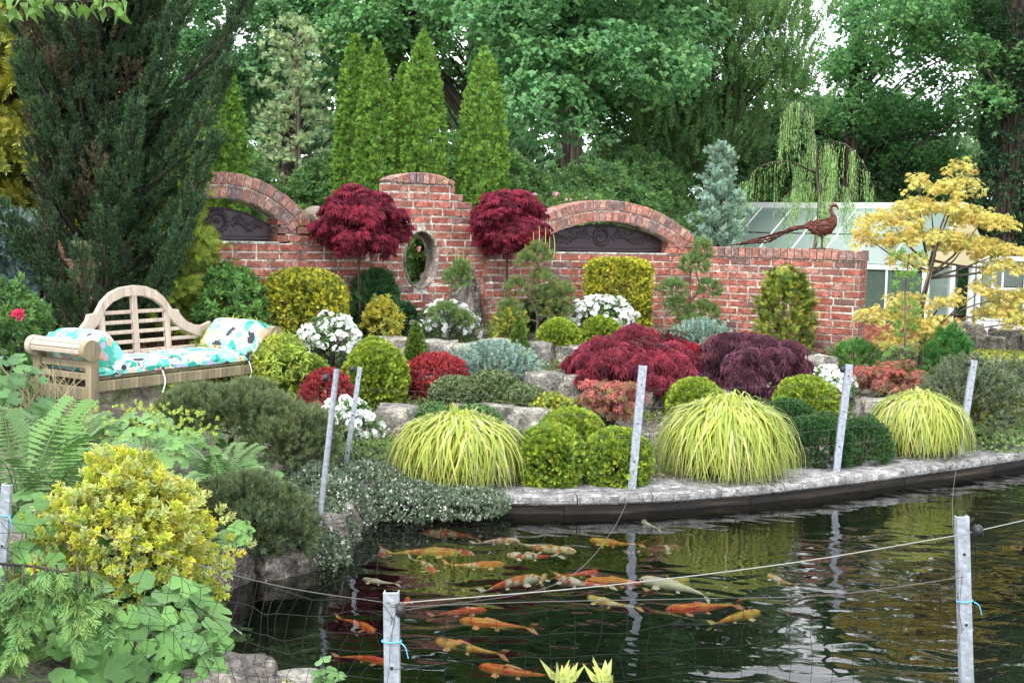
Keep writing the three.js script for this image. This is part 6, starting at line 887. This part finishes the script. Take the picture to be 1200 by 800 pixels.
{ // wispy dry stems and the rose by the bench arm
  const t = thing('dry_stems', 'tangle of dry straw stems beside the bench arm', 'plant', [-3.2, landY(-3.2, -8.25), -8.25]), r = rng(421), g = []; for (let i = 0; i < 110; i++) { const x = (r() - 0.5) * 0.45, z = (r() - 0.5) * 0.3, h = 0.25 + r() * 0.3; g.push(tube([[x, 0, z], [x + (r() - 0.5) * 0.1, h * 0.6, z + (r() - 0.5) * 0.1], [x + (r() - 0.5) * 0.35, h, z + (r() - 0.5) * 0.25]], 0.0035, 0.0018, 5, 4)); } part('stems', merge(g), std({ color: lin(0.4, 0.34, 0.22), roughness: 0.9 }), t, 'stuff');
  const rs = bush('rose_bush', 'green rose bush with one pink bloom behind the bench arm', 'shrub', [-3.7, -8.9], 0.8, 1.0, 'shrub', [0.12, 0.25, 0.06], { n: 620, mat: LEAF, alt: [0.07, 0.16, 0.045], shape: { lump: 0.25, sink: 0.6 }, size: 0.8, wild: 1 }); const pet = new TB(); for (let k = 0; k < 26; k++) { const a = k * 2.4, q = 0.012 + k * 0.0013; leaf(pet, dirM(V(Math.cos(a) * q * 30, 0.9 - k * 0.02, Math.sin(a) * q * 30), V(Math.cos(a) * q * 0.4, 0, Math.sin(a) * q * 0.4), a), 0.04, 0.04, 0.3, -0.2, [0.62, 0.03, 0.12]); } const fl = part('bloom', pet.geo(), PETAL, rs); fl.position.set(0.27, 0.84, 0.34); fl.rotation.set(0.7, 0, 0); fl.scale.setScalar(1.15);
}
bush('leafy_shrub', 'fresh green dogwood like shrub between the bench and golden dome', 'shrub', [-2.42, -10.62], 0.62, 0.8, 'shrub', [0.13, 0.28, 0.06], { n: 620, mat: LEAF, alt: [0.08, 0.18, 0.05], shape: { lump: 0.2, sink: 0.5 }, wild: 0.9, size: 0.85 });
bush('lime_perennial', 'lime yellow feathery perennial behind the bench arm', 'plant', [-2.2, -10.0], 0.85, 0.64, 'lime', [0.38, 0.46, 0.07], { n: 640, mat: LEAF, alt: [0.26, 0.36, 0.06], shape: { lump: 0.2, sink: 0.4 }, wild: 0.8, group: 'lime perennials' });
bush('lime_perennial', 'lime yellow feathery tuft beside the shaggy globe', 'plant', [-1.82, -9.72], 0.42, 0.54, 'lime', [0.38, 0.46, 0.07], { n: 300, mat: LEAF, alt: [0.26, 0.36, 0.06], shape: { lump: 0.2, sink: 0.4 }, wild: 0.8, group: 'lime perennials' });
bush('variegated_shrub', 'bright yellow variegated shrub on the near bank', 'shrub', [-1.56, -4.95], 0.66, 0.55, 'euonymus', [0.72, 0.6, 0.08], { n: 1900, mat: LEAF, alt: [0.72, 0.64, 0.26], altShare: 0.4, shape: { lump: 0.6, lumpF: 9, sink: 0.75, depth: 0.55 }, wild: 0.9, size: 0.85, y: 0.2 });
bush('green_shrub', 'loose green shrub under the yellow variegated shrub', 'shrub', [-1.5, -4.95], 0.6, 0.3, 'azalea', [0.09, 0.2, 0.05], { n: 500, mat: LEAF, shape: { lump: 0.2, sink: 0.5 }, wild: 1, y: 0.05 });
// ferns: each frond a part
function frond(L, seed, width = 0.17, pairs = 24) { const r = rng(seed), tb = new TB(), P = (u) => V(0, Math.sin(u * 1.9) * L * 0.42, u * L * 0.86), col = [1, 1, 1]; for (let k = 0; k < pairs; k++) { const u = 0.1 + 0.9 * k / pairs, p = P(u), len = width * L * 2 * Math.sin(Math.min(1, u * 1.25 + 0.12) * Math.PI * 0.86) + 0.008, w = L * 0.016; for (const s of [-1, 1]) { const tip = p.clone().add(V(s * len, -len * 0.22 + (r() - 0.5) * 0.02, len * 0.35)), m = p.clone().lerp(tip, 0.45), q = V(0, 0.1, 1).normalize().multiplyScalar(w); tb.tri(p, m.clone().add(q).add(V(0, 0.006, 0)), tip, col); tb.tri(p, tip, m.clone().sub(q), col); for (let e = 1; e < 4; e++) { const b = p.clone().lerp(tip, e / 4.3); tb.tri(b, b.clone().add(V(s * w * 0.8, 0, w * 2.0)), b.clone().add(V(s * w * 1.8, 0, w * 0.2)), col); } } } const st = plain(tube([P(0), P(0.3), P(0.6), P(0.97)], L * 0.009, L * 0.003, 8, 4)).attributes.position; for (let i = 0; i < st.count; i++) { tb.p.push(st.getX(i), st.getY(i), st.getZ(i)); tb.c.push(0.7, 0.75, 0.5); } return tb.geo(); }
const FROND = [1, 2, 3].map((s) => frond(1, s));
function fern(label, x, z, n, L, mats, seed, { gy, from = 0, to = 6.28, up = 0.4 } = {}) { const t = thing('fern', label, 'fern', [x, gy ?? landY(x, z), z]), r = rng(seed); for (let i = 0; i < n; i++) { const m = part('frond', FROND[i % 3], mats[i % mats.length], t); m.scale.setScalar(L * (0.75 + r() * 0.4)); m.rotation.order = 'YXZ'; m.rotation.set(-up * (0.4 + r()), from + (to - from) * (i + r() * 0.6) / n, (r() - 0.5) * 0.4); } return t; }
const fernL = leafMats([0.1, 0.21, 0.05]);
fern('large fern arching over the end post beside yellow shrub', -2.2, -5.5, 11, 0.62, fernL, 431, { gy: 0.36 });
fern('fern with pale fronds in front of the bench leg', -2.55, -7.0, 9, 0.5, fernL, 432, { gy: 0.38 });
fern('fern growing in the shade under the low mountain pine', -1.62, -6.85, 9, 0.36, fernL, 433, { gy: 0.25 });
fern('fern among the bank stones under the dense mountain pine', -1.5, -5.75, 9, 0.3, fernL, 435, { gy: 0.1 });
fern('fern on the bank behind the yellow variegated shrub', -1.75, -6.0, 10, 0.42, fernL, 436, { gy: 0.2 });
leafyPlant('broad_leaf_plant', 'green leaves covering the bank between the two mountain pines', -1.55, -6.95, 60, 0.6, 0.24, 0.045, LOBED, broadL, 437, { tilt: 0.8 });
leafyPlant('broad_leaf_plant', 'green leaves filling the ground under the bench front', -2.05, -8.3, 70, 0.9, 0.2, 0.045, ROUND, darkL, 438, { tilt: 0.8 });
fern('small fern at the water edge beside the mossy stone', -1.06, -4.32, 3, 0.26, fernL, 434, { gy: 0.04, from: 0.2, to: 1.4, up: 1.1 });
{ // drooping conifer branch reaching in over the near bank
  const t = thing('conifer_branch', 'drooping green conifer branch reaching over the near bank leaves', 'branch', [-2.3, 0.6, -4.0]), r = rng(441), g = [], list = []; g.push(tube([[-0.6, -0.3, 0.1], [0, -0.02, 0], [0.4, 0.03, 0], [0.86, 0.0, 0], [0.95, -0.05, 0.02]], 0.011, 0.004, 14, 5));
  for (let k = 0; k < 24; k++) { const u = 0.1 + 0.85 * k / 24, b = V(u, 0.01 + Math.sin(u * 2) * 0.02, 0), e = b.clone().add(V(0.05 + (r() - 0.5) * 0.1, -0.14 - r() * 0.2, 0.04 + (r() - 0.4) * 0.12)); branchTube(g, b, e, 0.004, 0.002, 0.01); for (let i = 0; i < 15; i++) { const q = 0.12 + 0.95 * r(); list.push({ p: b.clone().lerp(e, q).add(V((r() - 0.5) * 0.035, 0, (r() - 0.5) * 0.035)), d: V((r() - 0.3) * 1.1, -0.75 - r() * 0.5, (r() - 0.4)).normalize(), s: 0.55 + r() * 0.35, spin: r() * 6.3, c: tone([0.12, 0.22, 0.065], r, 0.28) }); } }
  part('twigs', merge(g), BARK, t, 'stuff'); scatter(t, 'finespray', list, NEEDLE);
}
{ // leaves hanging in at the top from a branch overhead
  const t = thing('overhanging_branch', 'overhanging twig of pointed green leaves high above the bench', 'branch', [-2.7, 2.78, -6.0]), r = rng(451), mats = leafMats([0.12, 0.25, 0.04]), lg = [1, 2].map((s) => { const tb = new TB(); leaf(tb, new THREE.Matrix4(), 1, 0.5, 0.2, 0.25 * s); return tb.geo(); });
  part('twig', tube([[-0.7, 0.35, 0.1], [0, 0.03, 0], [0.4, 0.02, 0], [0.8, 0.02, 0.02]], 0.008, 0.003, 12, 5), BARK, t);
  for (let i = 0; i < 90; i++) { const x = -0.15 + 0.98 * i / 90, m = part('leaf', lg[i % 2], mats[i % 3], t); m.position.set(x, 0.03 + (r() - 0.4) * 0.12, (r() - 0.5) * 0.16); m.scale.setScalar(0.055 + r() * 0.04); m.quaternion.setFromUnitVectors(UPY, V((r() - 0.4) * 0.9, -1, (r() - 0.5) * 0.9).normalize()).multiply(new THREE.Quaternion().setFromAxisAngle(UPY, r() * 6.3)); }
}
{ // sprouting shoots at the near edge
  const t = thing('sprouting_plant', 'yellow green pointed shoots rising at the near pond edge', 'plant', [0.24, 0.12, -3.92]), r = rng(461), tb = new TB(), m = leafMats([0.42, 0.48, 0.12]); leaf(tb, new THREE.Matrix4(), 1, 0.26, 0.3, 0.35); const lg = tb.geo();
  for (let i = 0; i < 20; i++) { const q = part('leaf', lg, m[i % 3], t), a = r() * 6.3, c = i % 2 ? 0.09 : -0.06; q.position.set(c + (r() - 0.5) * 0.03, 0.13 + r() * 0.05, (r() - 0.5) * 0.04); q.scale.setScalar(0.07 + r() * 0.04); q.quaternion.setFromUnitVectors(UPY, V(Math.cos(a), 0.5 + r(), Math.sin(a)).normalize()); } for (const c of [-0.06, 0.09]) part('stem', tube([[c * 0.6, -0.1, 0], [c, 0.05, 0], [c, 0.16, 0]], 0.005, 0.003, 5, 5), std({ color: lin(0.3, 0.36, 0.1) }), t);
}
// groundcover: small grey leaves and tiny white flowers, draped over the kerb end and down the bank
[[-0.92, -7.62, 0.62, 0.3, 0.0], [-0.62, -7.52, 0.6, 0.17, 0.04], [-0.28, -7.5, 0.56, 0.12, 0.06], [-1.0, -7.1, 0.4, 0.32, -0.02], [-1.02, -6.7, 0.34, 0.28, -0.02], [-1.0, -6.38, 0.3, 0.24, -0.04], [-1.22, -8.2, 0.6, 0.16, 0.14], [-1.15, -7.4, 0.36, 0.28, 0.05]].forEach(([x, z, w, h, y], i) => {
  const t = bush('groundcover', ['grey leaved groundcover with tiny white flowers draped over the kerb end', 'grey leaved groundcover with tiny white flowers on the leafy bank'][i < 3 ? 0 : 1], 'groundcover', [x, z], w, h, 'tiny', [0.14, 0.185, 0.12], { n: 1900, mat: WAX, alt: [0.08, 0.12, 0.065], altShare: 0.5, shape: { lump: 0.3, lumpF: 6, sink: 0.4 }, wild: 1, y, size: 0.8, group: 'grey groundcover mats' }), r = rng(470 + i);
  scatter(t, 'tiny', skin(r, 330, w, h, { lump: 0.3, lumpF: 6, sink: 0.1, seed: i }).map(({ p, n }) => ({ p, d: n, s: 0.42 + r() * 0.2, spin: r() * 6.3, c: tone([0.66, 0.66, 0.6], r, 0.1, 0.03) })), PETAL, 'flowers');
});
{ // low weeds, moss and litter over the beds
  const r = rng(481), weeds = [], bits = [], g = new THREE.Group(); g.name = 'ground_weeds'; g.userData = { kind: 'stuff', label: 'low weeds and creeping moss over the soil of the beds', category: 'weeds' }; scene.add(g);
  const ok = (x, d) => d > kerbD(x) + 0.42 && d < 12.9 && !(x < -1.2 && d < 9.4);
  for (let i = 0; i < 52000 && weeds.length < 17000; i++) { const x = -2.2 + 7.4 * r(), d = 7.7 + 5 * r(); if (!ok(x, d) || n2(x * 1.1, d * 1.1) + 0.5 * n2(x * 4, d * 4) < -0.05) continue; weeds.push({ p: V(x, landY(x, -d) - 0.015, -d), d: rdir(r, 1.3), s: 0.7 + r() * 0.9, spin: r() * 6.3, c: tone(r() < 0.55 ? [0.16, 0.2, 0.07] : r() < 0.5 ? [0.22, 0.24, 0.08] : [0.1, 0.15, 0.05], r, 0.3, 0.15) }); }
  scatter(g, 'tiny', weeds, WAX, 'weeds');
  for (let i = 0; i < 9000; i++) { const x = -2.4 + 7.6 * r(), d = 7.6 + 5.2 * r(); if (!ok(x, d)) continue; bits.push({ m: M4([x, landY(x, -d) - 0.012, -d], [r() * 3, r() * 3, r() * 3], [0.6 + r(), 0.4 + r() * 0.5, 0.6 + r()].map((k) => k * 0.012)), c: tone(r() < 0.6 ? [0.3, 0.28, 0.26] : [0.22, 0.16, 0.1], r, 0.35, 0.05) }); }
  const gv = new THREE.Group(); gv.name = 'gravel'; gv.userData = { kind: 'stuff', label: 'small grit and bark litter on the soil of the beds', category: 'gravel' }; scene.add(gv); instances('pebbles', new THREE.IcosahedronGeometry(1, 0), std({ roughness: 0.95 }), bits, gv);
}
bush('creeping_plant', 'fresh green creeping mat at the kerb end', 'groundcover', [3.95, -9.85], 0.8, 0.14, 'tiny', [0.2, 0.3, 0.1], { n: 1300, mat: WAX, shape: { lump: 0.3 }, wild: 1, stem: false, group: 'green creeping mats' });
bush('creeping_plant', 'low green creeping mat beside white azalea and grass', 'groundcover', [-0.95, -8.35], 0.8, 0.13, 'tiny', [0.13, 0.2, 0.06], { n: 1500, mat: WAX, shape: { lump: 0.3 }, wild: 1, stem: false, group: 'green creeping mats' });
bush('creeping_plant', 'flat yellow green mat in front of the coral retaining stones', 'groundcover', [4.6, -11.6], 1.2, 0.1, 'tiny', [0.34, 0.38, 0.08], { n: 1500, mat: WAX, shape: { lump: 0.3 }, wild: 1, stem: false, y: 0.62, group: 'green creeping mats' });
bush('creeping_plant', 'low dull green mat under the purple weeping maple', 'groundcover', [1.95, -9.95], 1.3, 0.14, 'tiny', [0.09, 0.13, 0.05], { n: 1800, mat: WAX, shape: { lump: 0.3 }, wild: 1, stem: false, group: 'green creeping mats' });

// ---------------------------------------------------------------- koi
const SCALE = new THREE.MeshPhysicalMaterial({ vertexColors: true, roughness: 0.35, side: THREE.DoubleSide });
function koi(x, z, y, L, head, bend, colors, patch, seed, label) { // head = direction the fish faces (radians, 0 = to +x, positive away from the camera)
  const r = rng(seed), N = 26, K = 16, tb = new TB(), prof = (t) => (t < 0.12 ? 0.45 + 4.2 * t : t < 0.4 ? 0.95 + 0.2 * (t - 0.12) : Math.max(0.16, 1.01 - 1.52 * (t - 0.4))) , R = L * 0.074, spine = (t) => { const u = t * L, a = bend * t * t; return V(-u * Math.cos(a * 0.6), 0, u * Math.sin(a)); };
  const col = (p, t, top) => { const k = n3(p.x / L * 6 + seed * 3, p.z / L * 9 + seed, seed * 1.7) + 0.3 * n3(p.x / L * 20, p.z / L * 20 + seed, 2); const c = k > patch ? colors[1] : colors[0]; const e = colors[2] && n3(p.x / L * 6 + seed * 8, p.z / L * 8, 3) > 0.5 ? colors[2] : c; return mixc(e, [e[0] * 0.5 + 0.32, e[1] * 0.5 + 0.3, e[2] * 0.5 + 0.26], top ? 0 : 0.5); };
  const rows = []; for (let i = 0; i <= N; i++) { const t = i / N, c = spine(t), c2 = spine(Math.min(1, t + 0.01)), c1 = spine(Math.max(0, t - 0.01)), d = c2.sub(c1).normalize(), sd = V(-d.z, 0, d.x), w = R * prof(t) * (i === 0 ? 0.25 : 1), row = []; for (let k = 0; k < K; k++) { const a = k / K * Math.PI * 2, wx = w * (t > 0.7 ? 1 - (t - 0.7) * 1.9 : 1); row.push(c.clone().addScaledVector(sd, Math.cos(a) * wx).add(V(0, Math.sin(a) * w * 1.05, 0))); } rows.push(row); }
  for (let i = 0; i < N; i++) for (let k = 0; k < K; k++) { const a = rows[i][k], b = rows[i][(k + 1) % K], c = rows[i + 1][(k + 1) % K], d = rows[i + 1][k], top = k < K / 2, t = (i + 0.5) / N; tb.tri(a, b, c, col(a, t, top), col(b, t, top), col(c, t, top)); tb.tri(a, c, d, col(a, t, top), col(c, t, top), col(d, t, top)); }
  for (let k = 1; k < K - 1; k++) tb.tri(rows[0][0], rows[0][k], rows[0][k + 1], colors[0]);
  const fin = (pts, c) => { for (let k = 1; k < pts.length - 1; k++) tb.tri(pts[0], pts[k], pts[k + 1], c); }, fc = mixc(colors[0], [0.8, 0.72, 0.55], 0.35);
  const e = spine(0.97), e2 = spine(1), dir = e2.clone().sub(spine(0.9)).normalize(), sd = V(-dir.z, 0, dir.x);
  for (const s of [1, -1]) fin([e, e.clone().addScaledVector(dir, L * 0.12).add(V(0, s * L * 0.075, 0)).addScaledVector(sd, L * 0.02), e.clone().addScaledVector(dir, L * 0.22).add(V(0, s * L * 0.085, 0)).addScaledVector(sd, L * 0.05), e.clone().addScaledVector(dir, L * 0.13).addScaledVector(sd, L * 0.015)], fc);
  for (const s of [1, -1]) { const b = spine(0.24).add(V(0, -R * 0.3, s * R * 0.75)); fin([b, b.clone().add(V(-0.01 * L, -R * 0.2, s * L * 0.12)), b.clone().add(V(-L * 0.09, -R * 0.3, s * L * 0.13)), b.clone().add(V(-L * 0.11, -R * 0.25, s * L * 0.05)), b.clone().add(V(-L * 0.05, -R * 0.1, 0))], fc); const q = spine(0.55).add(V(0, -R * 0.6, s * R * 0.4)); fin([q, q.clone().add(V(-L * 0.02, -R * 0.2, s * L * 0.06)), q.clone().add(V(-L * 0.08, -R * 0.25, s * L * 0.05)), q.clone().add(V(-L * 0.05, 0, 0))], fc); }
  const d0 = spine(0.36).add(V(0, R * 0.98, 0)), d1 = spine(0.66).add(V(0, R * 0.6, 0)); fin([d0, d0.clone().lerp(d1, 0.15).add(V(0, R * 0.4, L * 0.012)), d0.clone().lerp(d1, 0.6).add(V(0, R * 0.25, L * 0.015)), d1], fc);
  const t = thing('koi', label, 'fish', [x, y, z], head, 'koi in the pond'), body = part('body', tb.geo(true), SCALE, t); for (const s of [1, -1]) part('eye', new THREE.SphereGeometry(L * 0.011, 8, 6).translate(-L * 0.055, R * 0.25, s * R * 0.62), BLACK, t);
  t.children.forEach((c) => c.position.set(L * 0.45, 0, 0));
}
const KW = [0.82, 0.78, 0.7], KR = [0.7, 0.06, 0.025], KO = [0.78, 0.2, 0.03], KY = [0.74, 0.48, 0.08], KB = [0.03, 0.028, 0.025], KC = [0.85, 0.76, 0.55];
[[0.29, -7.69, -0.05, 0.44, 3.1, 0.15, [KW, KR], 0.15, 'slim white koi with red saddle patches near the kerb'],
  [0.86, -7.72, -0.04, 0.32, 1.75, 0.2, [KC, KW], 0.3, 'cream koi nosing up to the kerb below the post'],
  [-0.37, -7.45, -0.07, 0.42, 3.05, -0.2, [KO, KR, KC], 0.25, 'orange koi with pale belly beneath the grass reflection'],
  [0.24, -7.15, -0.08, 0.46, -0.15, -0.35, [KC, KO], 0.3, 'pale yellow koi with orange nape curving past the red one'],
  [0.6, -7.3, -0.07, 0.36, 2.5, 0.4, [KO, KY], 0.0, 'orange and yellow koi turning towards the cream one'],
  [0.56, -7.18, -0.05, 0.2, 1.0, 0.3, [KY, [0.8, 0.66, 0.06]], 0.0, 'little lemon yellow koi beside the orange and yellow one'],
  [-0.45, -7.05, -0.08, 0.48, -0.1, 0.2, [KY, KO], 0.3, 'long yellow koi with orange head near the groundcover'],
  [-0.72, -7.0, -0.07, 0.36, -1.45, 0.1, [KW, KR], -0.15, 'red headed white koi facing out from the bank'],
  [-0.43, -6.7, -0.07, 0.38, -1.35, 0.25, [KW, KR], -0.05, 'white koi with a round red head spot'],
  [0.03, -6.4, -0.06, 0.48, 0.55, 0.2, [KW, KO, KR], 0.0, 'white koi with orange back and red nose'],
  [0.33, -6.45, -0.07, 0.36, 2.1, 0.6, [KW, KR], 0.1, 'white koi with red brow twisting beside the orange pair'],
  [0.44, -6.86, -0.14, 0.3, 0.7, -0.3, [KR, KO], 0.3, 'red koi swimming deeper below the pale yellow one'],
  [0.64, -6.72, -0.15, 0.42, 3.1, 0.1, [KR, [0.8, 0.12, 0.04]], 0.1, 'all red koi swimming deep below the post reflection'],
  [0.57, -6.48, -0.07, 0.42, 3.15, -0.15, [KO, [0.85, 0.32, 0.06]], 0.2, 'plain orange koi lying level beside the big white one'],
  [0.86, -6.34, -0.04, 0.5, 2.62, -0.2, [KW, KC], 0.35, 'big plain white koi with spread fins'],
  [0.95, -6.0, -0.06, 0.46, 3.35, 0.1, [KR, KO], 0.2, 'red orange koi just below the big white one'],
  [1.14, -5.92, -0.07, 0.4, 0.55, 0.1, [KY, KO], 0.35, 'narrow yellow koi beside the bright sky reflection'],
  [1.46, -6.55, -0.06, 0.26, 1.9, 0.2, [KW, KO], -0.1, 'small orange and white koi under the pale twine'],
  [-0.08, -5.66, -0.05, 0.44, 2.85, 0.05, [KO, [0.86, 0.36, 0.08]], 0.1, 'bright orange koi with white fins behind the blue tied post'],
  [-0.2, -5.42, -0.08, 0.44, 2.55, 0.1, [KO, KY, KB], 0.2, 'orange koi with black blotches beyond the blue tied post'],
  [0.02, -5.2, -0.11, 0.44, 2.75, 0.1, [KO, KR, KB], 0.1, 'deep orange koi with dark tail following the blotched one'],
  [-0.68, -5.75, -0.1, 0.36, -1.0, 0.2, [KO, KR], 0.2, 'dark orange koi under the net near the bank'],
  [-0.6, -5.38, -0.13, 0.32, -0.6, 0.3, [KR, KO], 0.1, 'rusty koi lurking below the net'],
  [-0.52, -6.22, -0.13, 0.24, 1.5, 0.1, [KO, KR], 0.2, 'small orange koi heading for the bank'],
  [-0.22, -6.1, -0.13, 0.34, 0.2, 0.2, [KR, KO], 0.3, 'dim red koi between the post and the white ones'],
  [0.9, -6.66, -0.13, 0.4, 0.6, 0.1, [KY, [0.5, 0.45, 0.1]], 0.1, 'dusky yellow koi beyond the big white one'],
  [0.9, -7.3, -0.1, 0.44, 0.25, 0.2, [[0.2, 0.05, 0.04], KW, KB], 0.35, 'dark maroon koi with white flecks'],
  [0.12, -6.95, -0.07, 0.36, 2.9, 0.3, [KW, KR, KB], 0.1, 'white koi with red and black marks in the middle of the shoal'],
  [-0.15, -6.85, -0.1, 0.38, 0.3, -0.2, [KO, KC], 0.2, 'orange koi with cream saddle crossing the shoal'],
  [-0.28, -7.22, -0.12, 0.3, -0.7, 0.2, [KR, KW], 0.35, 'deep red koi below the orange ones by the grass reflection'],
  [0.5, -6.2, -0.1, 0.34, 2.3, 0.3, [KY, KC], 0.1, 'straw yellow koi between the plain orange and red orange ones'],
  [0.18, -6.62, -0.11, 0.3, 1.2, 0.3, [KC, KO], 0.0, 'cream and orange koi rising between the white ones'],
  [-0.05, -7.38, -0.09, 0.34, 0.15, 0.2, [KW, KO], 0.15, 'white and orange koi beneath the kerb beside the slim one'],
  [-0.7, -6.42, -0.08, 0.24, 2.6, 0.2, [KC, KW], 0.2, 'small cream koi near the groundcover bank'],
].forEach((k, i) => koi(k[0], k[1], k[2] - 0.03, k[3] * (k[1] > -5.8 ? 0.74 : 0.8), ...k.slice(4, 8), i + 3, k[8]));
renderer.render(scene, camera);
